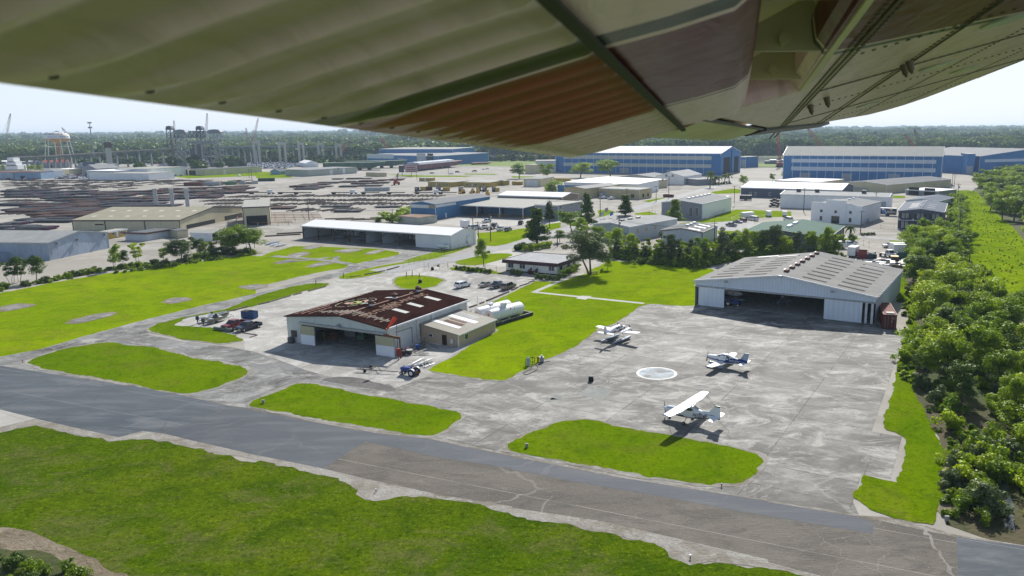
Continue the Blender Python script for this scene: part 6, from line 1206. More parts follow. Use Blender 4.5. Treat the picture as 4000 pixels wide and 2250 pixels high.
m=MB(); y=sgn*(w/2+.02); m.face([m.V(p) for p in ((-L*.36,y,3.75),(-L*.2,y,3.75),(-L*.06,y,.72),(-L*.27,y,.72))]); m.build('blue_band',plain('signal_blue',(.02,.13,.42),.4),r)
m=MB(); m.face([m.V(p) for p in ((-L*.2,y,3.75),(-L*.17,y,3.75),(-L*.02,y,.72),(-L*.055,y,.72))]); m.build('silver_band',plain('silver_band',(.5,.5,.52),.4),r)
textobj('ELLSWORTH\nCORPORATION',.62,T_white,r,(L*.22,y+sgn*.02,1.95),(PI/2,0,0 if sgn<0 else PI),ext=.01)
m=MB(); m.face([m.V((L*.22+a*1.0,y+sgn*.02,3.0+b)) for a,b in ((-.9,.45),(-.35,.45),(0,.05),(.35,.45),(.9,.45),(0,-.35))]); m.build('chevron_emblem',T_white,r)
m=MB(); m.tube((-L*.255,y,3.2),(-L*.255,y+sgn*.03,3.2),.42,.42,16); m.build('round_badge',T_white,r)
for lab,a,b,w_,h_,mt in (('white enclosed trailer leftmost in the grass edge row',P('o',355,402),P('o',430,412),2.4,2.9,WHT),('white enclosed trailer behind the white van in the small gravel lot',P('3',2325,912),P('3',2435,905),2.2,2.3,WHT),('grey trailer on the lawn edge right of the white van',P('3',2548,890),P('3',2576,895),2.2,2.2,WHT),
 ('black enclosed trailer in front of the slate warehouse wall',P('3',2290,728),P('3',2410,730),2.4,2.5,plain('black_trailer_skin',(.02,.02,.025))),('silver enclosed trailer beside the vents warehouse rear',P('3',2145,745),P('3',2200,738),2.4,2.6,WHT),
 ('white box truck body end-on in the plant yard, left of the red skip',P('m',172,248),P('m',262,255),5.5,2.9,WHT),('small white enclosed trailer left in the plant yard',P('m',65,155),P('m',168,152),2.2,2.1,WHT),('longest white trailer behind the dump truck in the plant yard',P('m',665,190),P('m',865,192),2.5,2.6,WHT),('second white trailer, nearer than the longest one, in the plant yard',P('m',702,210),P('m',845,212),2.5,2.6,WHT),
 ('white trailer with window partly behind the woods in the plant yard',P('m',930,200),P('m',1130,202),2.5,2.6,WHT),('white cargo trailer by the white office left fence',P('4',147,892),P('4',194,892),2,2,WHT)):
 boxbody('cargo_trailer',lab,'trailer',a,b,w_,h_,mt)
def container(lab,a,b,mt,h=2.6,w=2.45):
 r,L,w_,n,d=boxbody('shipping_container',lab,'container',a,b,w,h,sheetm('ctr_'+mt[0],mt[1],'xy',.28,.1,da=.25,bs=.8),.12,wheels=False)
 m=MB(); [m.bb(sx*L/2-.08,sx*L/2+.08,sy*w/2-.08,sy*w/2+.08,.05,h+.15) for sx in(-1,1) for sy in(-1,1)]; m.build('corner_post',plain('ctrp_'+mt[0],mt[1]),r); return r
BR=('brown',(.17,.055,.035)); YL=('yellow',(.52,.38,.09)); GN=('green',(.14,.26,.14)); SI=('silver',(.45,.48,.5)); DGN=('dark_green',(.03,.08,.05)); MRN=('maroon',(.1,.03,.035))
for lab,a,b,mt in (('brown shipping container at the back of the pipe yard',P('k',345,748),P('k',548,746),BR),('silver grey shipping container right of the brown one',P('k',572,742),P('k',755,738),SI),('pale green shipping container at the back of the pipe yard',P('k',810,736),P('k',942,732),GN),('dark green shipping container beyond the pipe yard',P('k',1190,696),P('k',1376,692),DGN),
 ('leftmost silver box container on the long flatbed row',P('2',1095,636),P('2',1150,636),SI),('second silver box container on the flatbed row',P('2',1150,636),P('2',1200,636),SI),('third silver box container on the flatbed row',P('2',1203,636),P('2',1255,636),SI),('rightmost and largest silver box container on the flatbed row',P('2',1258,636),P('2',1345,632),SI),
 ('yellow container left of the maroon one',P('2',1655,630),P('2',1710,630),YL),('maroon container between flatbeds',P('2',1715,630),P('2',1775,628),MRN),('yellow container near the middle truck cabs',P('2',1888,636),P('2',1950,634),YL),('yellow container rightmost by the parked truck cabs',P('2',2412,642),P('2',2450,640),YL),
 ('long yellow container near the small cream garage',P('3',440,538),P('3',580,540),YL),('short yellow container left of the longer one by the garage',P('3',378,535),P('3',432,535),YL),('yellow box cabin left of the small cream garage',P('3',0,572),P('3',92,575),YL),('grey site box at the back of the pipe yard',P('k',990,726),P('k',1040,725),SI),('second grey site box beside the dark green container',P('k',1135,724),P('k',1188,722),SI)):
 container(lab,a,b,mt)
A=G(P('8',1155,735)); B=G(P('8',1290,742)); dd=(B-A).normalized(); r=thing('shipping_container','rust red shipping container end-on beside the big hangar with planks on its roof','container',A,math.atan2(dd.y,dd.x)+R_(0)); Lc=12.0; wc=(B-A).length*1.0; hc=hgt(P('8',1155,735),P('8',1168,592))
CR=sheetm('rust_red_container',(.17,.04,.03),'y',.3,.12,da=.35,bs=.9); m=MB(); m.bb(0,wc,.1,Lc,.15,hc); m.build('box_body',CR,r)
for k in (0,1):
 m=MB(); m.bb(wc*.5*k+.04,wc*.5*(k+1)-.04,-.02,.1,.25,hc-.1); o=m.build('door',plain('container_door_red',(.13,.03,.025)),r)
 for q in (.28,.72): m=MB(); m.tube((wc*.5*(k+q),-.06,.3),(wc*.5*(k+q),-.06,hc-.15),.035); m.build('locking_bar',plain('pale_pinkish_bar',(.4,.25,.22)),o)
m=MB(); m.bb(-.06,wc+.06,-.05,.15,hc-.02,hc+.12); m.bb(-.06,wc+.06,Lc-.1,Lc+.05,hc-.02,hc+.12); m.bb(-.06,.06,0,Lc,hc-.02,hc+.12); m.bb(wc-.06,wc+.06,0,Lc,hc-.02,hc+.12); m.build('roof_rail',plain('container_door_red',(.13,.03,.025)),r)
textobj('8200 5  U\n45G1',.2,T_white,r,(wc*.72,-.04,hc*.78),(PI/2,0,0)); textobj('TARE\nNET\nCAP',.16,T_white,r,(wc*.62,-.04,hc*.55),(PI/2,0,0))
for k in range(4):
 m=MB(); m.box((0,0,0),(wc*.62,.28,.1)); o=m.build('plank',plain('bleached_plank',(.45,.42,.38)),None); o.location=r.matrix_basis@Vector((wc*.55,.9+.36*k,hc+.24)); o.rotation_euler=(0,0,r.rotation_euler[2]+.05*k); tag(o,'bleached plank lying on the rust red container roof','plank','planks on the container roof')
def ring(x,w,zt,zb,n=20,e=2.4,zc=None):
 zc=(zt+zb)/2 if zc is None else zc; o=[]
 for k in range(n):
  a=2*PI*k/n; c,s_=math.cos(a),math.sin(a); yy=w*abs(c)**(2/e)*(1 if c>0 else -1); hh=(zt-zc) if s_>0 else (zc-zb); o.append((x,yy,zc+hh*abs(s_)**(2/e)*(1 if s_>0 else -1)))
 return o
def interp(st,x):
 for a,b in zip(st,st[1:]):
  if a[0]>=x>=b[0]:
   t=(a[0]-x)/(a[0]-b[0]); t=t*t*(3-2*t)*.5+t*.5; return [p+(q-p)*t for p,q in zip(a,b)]
 return st[-1]
def fuse(st,mats,mfun,parent,N=46,name='fuselage'):
 m=MB(); x0,x1=st[0][0],st[-1][0]; R=[]
 for i in range(N+1):
  q=interp(st,x0+(x1-x0)*i/N); R.append(ring(q[0],max(q[1],.02),q[2],q[3],28,2.6))
 m.loft(R,mfun=mfun); return m.build(name,mats,parent,True)
def wingmesh(secs):
 """secs: (x_le, y, z, chord, thick)"""
 m=MB(); R=[]
 for (xl,y,z,c,t) in secs:
  pr=[(0,0),(.05,.5),(.25,1),(.6,.75),(1,.06),(1,-.04),(.6,-.35),(.25,-.5),(.05,-.35)]; R.append([(xl-c*u,y,z+t*v) for u,v in pr])
 m.loft(R); return m
def vsurf(pts,t,m=None):
 m=m or MB(); m.prism(pts,-t/2,t/2); return m
def prop(parent,x,z,r,y=0,ang=1.1,white=True,blades=2,sp=.2):
 m=MB(); m.tube((x,y,z),(x+.45,y,z),sp,.04,12); m.build('spinner',WHT,parent)
 for b in range(blades):
  a=ang+2*PI*b/blades; c,s_=math.cos(a),math.sin(a); m=MB(); m.loft([[(x+.1+.03*q,y+c*rr-s_*ww*q,z+s_*rr+c*ww*q) for q in (-1,1)]+[(x+.14+.03*q,y+c*rr-s_*ww*q,z+s_*rr+c*ww*q) for q in (1,-1)] for rr,ww in ((.1,.06),(r*.45,.11),(r*.8,.09),(r,.03))]); m.build('propeller_blade',plain('black_propeller',(.02,.02,.025),.4),parent)
def wheelp(parent,x,y,r=.22,w=.16): m=MB(); m.tube((x,y-w/2,r),(x,y+w/2,r),r,r,16); o=m.build('wheel',TYRE,parent); m=MB(); m.tube((x,y-w/2-.01,r),(x,y+w/2+.01,r),r*.45,r*.45,10); m.build('hub',RIM,o)
PW=plain('aircraft_white',(.8,.8,.81),.3,var=.02); PNV=plain('aircraft_dark_blue',(.01,.05,.2),.3,var=.05); PBK=plain('aircraft_black',(.02,.022,.025),.35); PMR=plain('aircraft_maroon',(.17,.02,.02),.35); PG=plain('aircraft_green_grey',(.1,.14,.15),.4); PLB=plain('aircraft_pale_blue_grey',(.35,.42,.52),.35)
def place_plane(r,nose,tail,nz,tz,Ln):
 a,b=G(nose,nz),G(tail,tz); d=(a-b); rz=math.atan2(d.y,d.x); s=Vector((d.x,d.y)).length/Ln; c=a-Vector((math.cos(rz),math.sin(rz),0))*0; return a,rz,s
def high_wing(r,mats,mf,reg,regmat,floats=False,dz=0,wheels=True):
 st=[(-.45,.38,1.55,1.0),(-.9,.52,1.75,.82),(-2.0,.58,1.85,.66),(-2.5,.60,2.02,.64),(-3.1,.60,2.42,.62),(-4.6,.58,2.46,.66),(-5.2,.5,2.2,.78),(-6.2,.34,1.92,1.0),(-7.5,.2,1.72,1.18),(-8.5,.07,1.62,1.3)]
 st=[(x,w,a+dz,b+dz) for x,w,a,b in st]; fuse(st,mats,mf,r,60)
 for s in (1,-1): wingmesh([(-2.9,s*.5,2.5+dz,1.65,.12),(-2.9,s*2.6,2.54+dz,1.65,.12),(-3.05,s*5.3,2.62+dz,1.15,.09),(-3.15,s*5.6,2.64+dz,.95,.05)]).build('wing',PW,r,True)
 m=MB(); m.bb(-4.4,-3.0,-.55,.55,2.44+dz,2.55+dz); m.build('wing_centre',PW,r)
 for s in (1,-1):
  m=wingmesh([(-2.95,s*5.55,2.64+dz,1.15,.1),(-3.2,s*5.68,2.62+dz,.9,.04)]); m.build('wing_tip',PLB if regmat==PBK else PW,r)
  m=MB(); m.bb(-4.58,-4.1,min(s*1,s*2.9),max(s*1,s*2.9),2.555+dz,2.562+dz) ; m.build('flap_line',plain('panel_line_grey',(.4,.42,.45)),r)
  m=wingmesh([(-7.35,s*.1,1.55+dz,1.15,.05),(-7.6,s*1.85,1.55+dz,.75,.04)]); m.build('tailplane',PW,r)
  m=MB(); m.face([m.V(p) for p in ((-2.55,s*.605,1.88+dz),(-3.45,s*.605,1.82+dz),(-3.5,s*.58,2.36+dz),(-3.05,s*.58,2.34+dz))]); m.build('side_window',GLS,r)
  m=MB(); m.face([m.V(p) for p in ((-3.6,s*.605,1.84+dz),(-4.5,s*.59,1.86+dz),(-4.95,s*.55,2.05+dz),(-4.3,s*.565,2.36+dz),(-3.62,s*.58,2.36+dz))]); m.build('side_window',GLS,r)
 m=MB(); m.face([m.V(p) for p in ((-2.45,.5,2.03+dz),(-2.45,-.5,2.03+dz),(-3.05,-.5,2.46+dz),(-3.05,.5,2.46+dz))]); m.build('windscreen',GLS,r)
 m=MB(); m.face([m.V(p) for p in ((-4.75,.3,2.43+dz),(-4.75,-.3,2.43+dz),(-5.45,-.22,2.15+dz),(-5.45,.22,2.15+dz))]); m.build('rear_window',GLS,r)
 vsurf([(-5.9,2.0+dz),(-7.0,2.15+dz),(-7.85,3.05+dz),(-8.45,3.05+dz),(-8.6,1.6+dz),(-7.6,1.5+dz)],.1).build('fin',PW,r)
 m=MB(); m.prism([(-7.75,2.95+dz),(-7.85,3.12+dz),(-8.5,3.12+dz),(-8.46,2.95+dz)],-.07,.07); m.build('fin_tip',regmat,r)
 prop(r,-.5,1.3+dz,1.02,ang=1.35)
 if reg:
  for s in (1,-1): textobj(reg,.58,regmat,r,(-5.8,s*.47,1.42+dz),(PI/2,0,(PI+.15) if s>0 else -.15),'registration',.01,.2)
 if wheels:
  m=MB(); m.tube((-1.1,0,.25),(-1.25,0,.9),.04); m.build('nose_leg',CHR,r); wheelp(r,-1.1,0,.2)
  for s in (1,-1): m=MB(); m.path([(-3.9,s*.4,.8),(-3.9,s*1.25,.3)],.05); m.build('main_leg',T_dark,r); wheelp(r,-3.9,s*1.3,.24)
def float_pair(r,span,x0,L,mat,zt=0,dark=None,keel=.0):
 for s in (1,-1):
  m=MB(); R=[]
  for x,w,t,b in ((0,.05,.62,.5),(.35,.26,.70,.3),(1.2,.36,.74,.1),(2.8,.38,.74,.0),(4.0,.37,.72,.02),(4.02,.36,.72,.2),(5.4,.26,.68,.32),(6.6,.08,.62,.5)):
   X=x0-x*L/6.6; y=s*span; R.append([(X,y-w,zt+t*.88),(X,y-w*.6,zt+t),(X,y+w*.6,zt+t),(X,y+w,zt+t*.88),(X,y+w,zt+b+(t-b)*.45),(X,y,zt+b),(X,y-w,zt+b+(t-b)*.45)])
  m.loft(R); o=m.build('float',mat,r);
  if dark: m=MB(); m.prism([(x0-.4,.68+zt),(x0-L*.95,.6+zt),(x0-L*.6,.25+zt),(x0-1.2,.28+zt)],s*span-.405,s*span-.385); m.build('grey_side',dark,o)
  m=MB(); m.box((x0-L*.99,s*span,.42+zt),(.25,.1,.5)); m.build('water_rudder',STL,o)
 m=MB()
 for x in (x0-L*.3,x0-L*.55): m.tube((x,-span,zt+.68),(x,span,zt+.68),.05)
 m.build('spreader_bar',STL,r)
 m=MB()
 for s in (1,-1):
  for xa,xb in ((x0-L*.3,x0-L*.28),(x0-L*.55,x0-L*.5),(x0-L*.3,x0-L*.5)): m.tube((xa,s*span,zt+.7),(xb,s*.45,1.5),.045)
 m.build('float_strut',STL,r)
r=thing('light_aircraft','white high wing plane with black trim and lettering N1574P tied down by the grass island','airplane')
Ln=8.1; a,rz,s=place_plane(r,P('d',205,535),P('d',1745,850),1.3,1.45,Ln); r.location=(a.x,a.y,0); r.rotation_euler=(0,0,rz); r.scale=(s,)*3
def mfc(c):
 x,z=c.x,c.z
 if x<-2.4 and z<.98+max(0,(-x-4.5))*.12: return 1
 if x>-1.0 and z<1.0: return 1
 if x>-2.3 and z>1.62: return 2
 top=1.45+(-x)*.035
 if -2.3>=x>-5.6 and abs(z-(1.38+.04*(-x-2)))<.035: return 1
 if x<-5.2 and abs(z-(1.70-.0*x))<.025: return 1
 return 0
high_wing(r,[PW,PBK,PLB],mfc,'N1574P',PBK)
m=MB();
for p,q in (((-3.6,5.3,2.5),(-5.2,6.6,0)),((-3.6,-5.3,2.5),(-5.2,-6.6,0)),((-8.3,0,1.2),(-10.2,.4,0))): m.tube(p,q,.02,.02,4)
m.build('tie_down_rope',WOOD,r)
r=thing('light_aircraft','white low wing plane with dark blue rear and white lettering N215PC','airplane'); a,rz,s=place_plane(r,P('c',205,370),P('c',2040,735),1.35,1.2,7.3); r.location=(a.x,a.y,0); r.rotation_euler=(0,0,rz); r.scale=(s,)*3
def mft(c):
 x,z=c.x,c.z; lo=.98-.02*x if x>-4.2 else 1.0; mid=1.12+.0*x
 if x>-3.6: return 1 if abs(z-(1.2+.045*(x+2)))<.1 else 0
 up=1.25+(-x-3.6)*.45;
 if z>.92+(-x-4)*.05 and z<min(up,1.8-.1*(-x-5)) : return 1
 return 0
st=[(-.4,.3,1.6,1.15),(-.8,.5,1.72,.9),(-2.0,.58,1.82,.72),(-2.5,.6,2.05,.7),(-3.2,.62,2.32,.68),(-4.0,.6,2.3,.68),(-4.8,.5,2.02,.76),(-5.8,.32,1.74,.92),(-7.2,.1,1.5,1.12)]
fuse(st,[PW,PNV],mft,r,90)
for s_ in (1,-1):
 wingmesh([(-2.3,s_*.5,.82,1.45,.12),(-2.3,s_*4.4,1.12,1.3,.1),(-2.6,s_*4.85,1.17,.85,.04)]).build('wing',PW,r,True)
 wingmesh([(-6.6,s_*.08,1.3,.8,.05),(-6.6,s_*1.75,1.3,.78,.05)]).build('tailplane',PW,r)
 for a_ in (((-2.35,1.86),(-2.85,1.76),(-2.95,2.05),(-2.6,2.02)),((-2.95,1.72),(-3.75,1.66),(-3.75,2.18),(-3.1,2.18)),((-3.9,1.66),(-4.6,1.72),(-4.55,1.98),(-3.95,2.16))):
  m=MB(); m.face([m.V((x,s_*(.635-.16*max(0,(z-1.6))/.6-.05*max(0,-x-4)),z)) for x,z in a_]); m.build('side_window',GLS,r)
 m=MB(); m.tube((-3.5,s_*1.6,.3),(-3.5,s_*1.6,.85),.05); m.build('main_leg',PW,r); wheelp(r,-3.5,s_*1.6,.2)
 m=MB(); m.loft([[(x,s_*1.6+w*c1,.35+h_*c2) for c1,c2 in ((-1,-1),(1,-1),(1,1),(-1,1))] for x,w,h_ in ((-2.9,.05,.05),(-3.3,.16,.2),(-3.8,.14,.16),(-4.3,.03,.04))]); m.build('wheel_fairing',PLB,r)
m=MB(); m.tube((-1.0,0,.3),(-1.1,0,.9),.05); m.build('nose_leg',PW,r); wheelp(r,-1.0,0,.18)
m=MB(); m.loft([[(x,w*c1,.35+h_*c2) for c1,c2 in ((-1,-1),(1,-1),(1,1),(-1,1))] for x,w,h_ in ((-.4,.05,.05),(-.8,.16,.2),(-1.3,.14,.16),(-1.8,.03,.04))]); m.build('wheel_fairing',PLB,r)
vsurf([(-5.9,1.75),(-6.3,1.85),(-7.0,2.95),(-7.75,2.95),(-7.55,1.55),(-7.2,1.2),(-6.2,1.3)],.1).build('fin',PLB,r)
m=MB(); m.prism([(-5.75,1.72),(-6.25,1.84),(-7.55,1.72),(-7.5,1.25),(-6,1.3)],-.06,.06); m.build('fin_root',PNV,r)
prop(r,-.42,1.38,.95,ang=-1.25)
for s_ in (1,-1): textobj('N215PC',.5,T_white,r,(-5.35,s_*.43,1.34),(PI/2,0,(PI+.16) if s_>0 else -.16),'registration',.01,.25)
r=thing('seaplane','white twin engine seaplane on floats with maroon stripe, at the lawn edge','airplane'); a,rz,s=place_plane(r,P('b',1478,335),P('b',735,655),2.75,2.55,8.6); r.location=(a.x,a.y,0); r.rotation_euler=(0,0,rz); r.scale=(s,)*3
def mfz(c):
 x,z=c.x,c.z; q=2.62+(x+4)*.02
 if x>-.8: return 0
 if z<q and z>q-.1: return 2
 if z<q-.14 and z>q-.3: return 1
 if x<-6.4 and z<q+.05: return 1
 return 0
st=[(-.02,.12,2.75,2.45),(-.5,.36,2.9,2.2),(-1.4,.52,3.05,2.02),(-1.9,.56,3.25,1.98),(-2.6,.6,3.55,1.95),(-4.0,.58,3.55,1.96),(-5.0,.48,3.35,2.05),(-6.5,.3,3.02,2.25),(-8.4,.08,2.75,2.5)]
fuse(st,[PW,PMR,PBK],mfz,r,56)
for s_ in (1,-1):
 wingmesh([(-2.2,s_*.5,2.2,1.9,.14),(-2.3,s_*1.6,2.27,1.8,.14),(-2.3,s_*5.2,2.5,1.65,.12),(-2.6,s_*5.65,2.55,1.25,.05)]).build('wing',PW,r,True)
 wingmesh([(-7.5,s_*.08,2.75,1.1,.06),(-7.6,s_*2.1,2.75,.85,.05)]).build('tailplane',PW,r)
 m=MB(); m.loft([ring(x,w,zt,zb) and [(x,s_*1.75+p[1],p[2]) for p in ring(x,w,zt,zb)] for x,w,zt,zb in ((-.62,.3,2.62,2.18),(-.9,.38,2.75,2.05),(-2.0,.42,2.82,2.0),(-3.2,.36,2.65,2.05),(-4.3,.08,2.35,2.2))]); m.build('engine_nacelle',PW,r,True)
 prop(r,-.65,2.42,1.0,y=s_*1.75,ang=1.3+.3*s_,sp=.24)
 for a_ in (((-2.0,2.95),(-2.5,2.9),(-2.6,3.25),(-2.2,3.15)),((-2.6,2.88),(-3.2,2.86),(-3.2,3.32),(-2.7,3.32)),((-3.3,2.86),(-3.9,2.88),(-3.85,3.32),(-3.3,3.34)),((-4.0,2.9),(-4.7,2.98),(-4.4,3.22),(-3.95,3.3))):
  m=MB(); m.face([m.V((x,s_*(.615-.1*max(0,z-2.9)/.4-.06*max(0,-x-4)),z)) for x,z in a_]); m.build('side_window',GLS,r)
 textobj('N6140Y',.46,T_white,r,(-6.3,s_*.36,2.5),(PI/2,0,(PI+.12) if s_>0 else -.12),'registration',.01,.2)
m=MB(); m.face([m.V(p) for p in ((-1.75,.42,3.1),(-1.75,-.42,3.1),(-2.35,-.42,3.5),(-2.35,.42,3.5))]); m.build('windscreen',GLS,r)
vsurf([(-6.4,3.0),(-7.5,3.2),(-8.1,4.35),(-8.6,4.35),(-8.85,2.6),(-8.2,2.45)],.12).build('fin',PW,r)
m=MB()
for k in range(9): z=2.75+k*.16; m.bb(-8.83+.0+(z-2.6)*.14,-8.35+.05*(9-k)*.3+(z-2.6)*.02,-.075,.075,z,z+.07)
m.build('fin_stripes',PBK,r)
float_pair(r,1.55,-.1,7.6,PLB,0,PG)
def hangar_plane(label,loc,rz,mat,stripe,z=0):
 r=thing('seaplane',label,'airplane',loc,rz); high_wing(r,[mat,stripe],lambda c: 1 if abs(c.z-2.2)<.08 else 0,None,stripe,dz=.95,wheels=False); float_pair(r,1.25,-.3,6.4,PLB); return r
PDK=plain('aircraft_dull_grey',(.3,.32,.34),.5);
for lab,u,v,a in (('pale high wing floatplane nose out in the leftmost bay of the white hangar',.18,.5,-PI/2),('red striped floatplane in the second bay of the white hangar',.355,.45,-PI/2)):
 p=WHh@Vector((WL*u,WD*v-4.5,0)); hangar_plane(lab,(p.x,p.y,.12),math.atan2((WHh.to_3x3()@Vector((0,-1,0))).y,(WHh.to_3x3()@Vector((0,-1,0))).x),PDK,PMR)
p=WHh@Vector((WL*.545,WD*.5-4.2,0)); r=thing('light_aircraft','small high wing wheeled plane in the third bay of the white hangar','airplane',(p.x,p.y,0),math.atan2((WHh.to_3x3()@Vector((0,-1,0))).y,(WHh.to_3x3()@Vector((0,-1,0))).x)); high_wing(r,[PW,PBK],lambda c:0,None,PBK,dz=.2)
bdir=BH.to_3x3()@Vector((0,-1,0)); brz=math.atan2(bdir.y,bdir.x)
for lab,u,v,dr,mat in (('white floatplane parked just inside the big hangar behind a blue tractor',.24,.17,1.35,PW),('dark floatplane nose out in the middle of the big hangar',.46,.2,0,PDK),('white and red floatplane half hidden at the right side inside the big hangar',.76,.3,-.25,PW)):
 p=BH@Vector((BL*u,BD*v,0)); hangar_plane(lab,(p.x,p.y,.15),brz+dr,mat,PMR)
def tractor(label,loc,rz,group=None):
 r=thing('tractor',label,'tractor',loc,rz); m=MB(); m.prism([(-.2,.85),(1.9,.8),(1.95,1.25),(1.8,1.4),(-.1,1.45)],-.34,.34); m.build('bonnet',plain('tractor_blue',(.015,.05,.28),.4),r)
 m=MB(); m.bb(-.9,1.9,-.22,.22,.5,.85); m.build('engine_block',T_dark,r); m=MB(); m.tube((1.2,.2,1.4),(1.2,.2,1.85),.04); m.build('exhaust',T_dark,r)
 for s in (1,-1):
  m=MB(); m.tube((-.75,s*.62,.68),(-.75,s*.98,.68),.68,.68,22); o=m.build('rear_wheel',TYRE,r); m=MB(); m.tube((-.75,s*.6,.68),(-.75,s*1.0,.68),.36,.36,14); m.build('rim',T_white,o)
  for k in range(18): pass
  m=MB(); m.tube((1.6,s*.5,.34),(1.6,s*.7,.34),.34,.34,16); o=m.build('front_wheel',TYRE,r); m=MB(); m.tube((1.6,s*.48,.34),(1.6,s*.72,.34),.18,.18,12); m.build('rim',T_white,o)
  m=MB(); m.loft([[(-.75+math.cos(a)*q,s*.6+s*e,.68+math.sin(a)*q) for q,e in ((.74,0),(.74,.4),(.79,.4),(.79,0))] for a in [R_(20+k*16) for k in range(9)]]); m.build('mudguard',plain('tractor_blue_white',(.35,.42,.55),.4),r)
 m=MB(); m.tube((1.6,-.5,.42),(1.6,.5,.42),.06); m.build('front_axle',T_dark,r)
 m=MB(); m.bb(-1.1,-.65,-.25,.25,1.0,1.12); m.bb(-1.15,-1.05,-.25,.25,1.1,1.5); m.build('seat',BLK,r); m=MB(); m.tube((-.3,0,1.3),(-.5,0,1.65),.03); m.tube((-.52,0,1.65),(-.54,0,1.69),.2,.2,12); m.build('steering_wheel',BLK,r)
 m=MB(); m.bb(-1.35,-1.1,-.55,.55,.45,.75); m.build('hitch',RST,r); return r
a,b=G(P('e',1720,705)),G(P('e',1418,662)); d=(b-a).normalized(); n=Vector((-d.y,d.x,0)); n=n if n.dot(a)>0 else -n; tc=a+d*.75+n*.85
tractor('blue tractor with white rims towing a cart frame before the rust roofed hangar',tc,math.atan2(d.y,d.x))
a,b=G(P('7',2225,545)),G(P('7',2305,552)); d=(b-a).normalized(); tractor('blue tractor parked in the mouth of the big hangar',BH@Vector((BL*.2,-.2+3.2,0)),math.atan2(d.y,d.x))
A=G(P('e',105,470),.5); B=G(P('e',530,500),.5); T=G(P('e',1330,545),.45); d=(B-A).normalized(); n=Vector((-d.y,d.x,0)); n=n if n.dot(A)>0 else -n; L=(B-A).length
r=thing('cart_frame','black steel cart frame with a long tow bar hitched to the blue tractor','cart',(A.x,A.y,0),math.atan2(d.y,d.x)); sg=1 if (Matrix.Rotation(r.rotation_euler[2],3,'Z')@Vector((0,1,0))).dot(n)>0 else -1; iv=(Matrix.Translation(r.location)@Matrix.Rotation(r.rotation_euler[2],4,'Z')).inverted()
wv=2.2*sg; m=MB(); m.beam((0,0,.55),(L,0,.55),.16); m.beam((0,wv,.6),(L,wv,.6),.16); [m.beam((L*t,0,.55),(L*t,wv,.6),.12) for t in (.15,.35,.8,.97)]; m.build('frame',T_dark,r)
tl=iv@T; m=MB(); m.beam((L,0,.55),(tl.x,tl.y,.45),.12); m.beam((L,wv,.6),(L+(tl.x-L)*.35,tl.y*.35,.55),.09); m.build('tow_bar',T_dark,r)
for yy in (0,wv): m=MB(); m.tube((L*.55,yy-.1,.28),(L*.55,yy+.1,.28),.28,.28,12); m.build('wheel',TYRE,r)
for k,(a,b,lab) in enumerate(((P('e',1620,400),P('e',2110,150),'left one of two white aircraft floats lying on gravel behind the tractor'),(P('e',1790,400),P('e',2385,165),'right one of two white aircraft floats lying on gravel behind the tractor'))):
 A,B=G(a,.3),G(b,.3); d=B-A; L=d.length; r=thing('aircraft_float',lab,'float',(A.x,A.y,0),math.atan2(d.y,d.x)); m=MB(); R=[]
 for t,w,tp,bt in ((0,.05,.5,.4),(.05,.25,.6,.25),(.2,.36,.72,.05),(.5,.38,.76,.0),(.62,.36,.72,.03),(.63,.34,.7,.2),(.9,.2,.6,.34),(1,.12,.55,.42)):
  X=L*t; R.append([(X,-w,tp*.86),(X,-w*.6,tp),(X,w*.6,tp),(X,w,tp*.86),(X,w,bt+(tp-bt)*.4),(X,0,bt),(X,-w,bt+(tp-bt)*.4)])
 m.loft(R); m.build('hull',plain('float_white',(.62,.62,.6),.45,var=.06),r)
 m=MB(); [m.beam((L*.12,s_*.14,.74),(L*.6,s_*.14,.79),.04,.03) for s_ in (-1,1)]; m.build('deck_strip',T_dark,r)
 if k: m=MB(); [m.tube(p,q,.05) for p,q in (((L*.3,-.2,.7),(L*.18,-1.7,.2)),((L*.18,-1.7,.2),(L*.45,-.9,1.1)),((L*.45,-.9,1.1),(L*.5,0,.75)),((L*.55,-.2,.7),(L*.5,-2.0,.25)),((L*.18,-1.7,.2),(L*.4,-1.9,.3)))]; m.build('strut',plain('float_white',(.62,.62,.6)),r)
for k in range(2):
 A,B=G(P('e',2050+45*k,440)),G(P('e',2400+30*k,300)); m=MB(); m.tube((A.x,A.y,.1),(B.x,B.y,.1),.06); tag(m.build('tube',T_white),'long white tube lying beside the right aircraft float','tube','white tubes beside the floats')
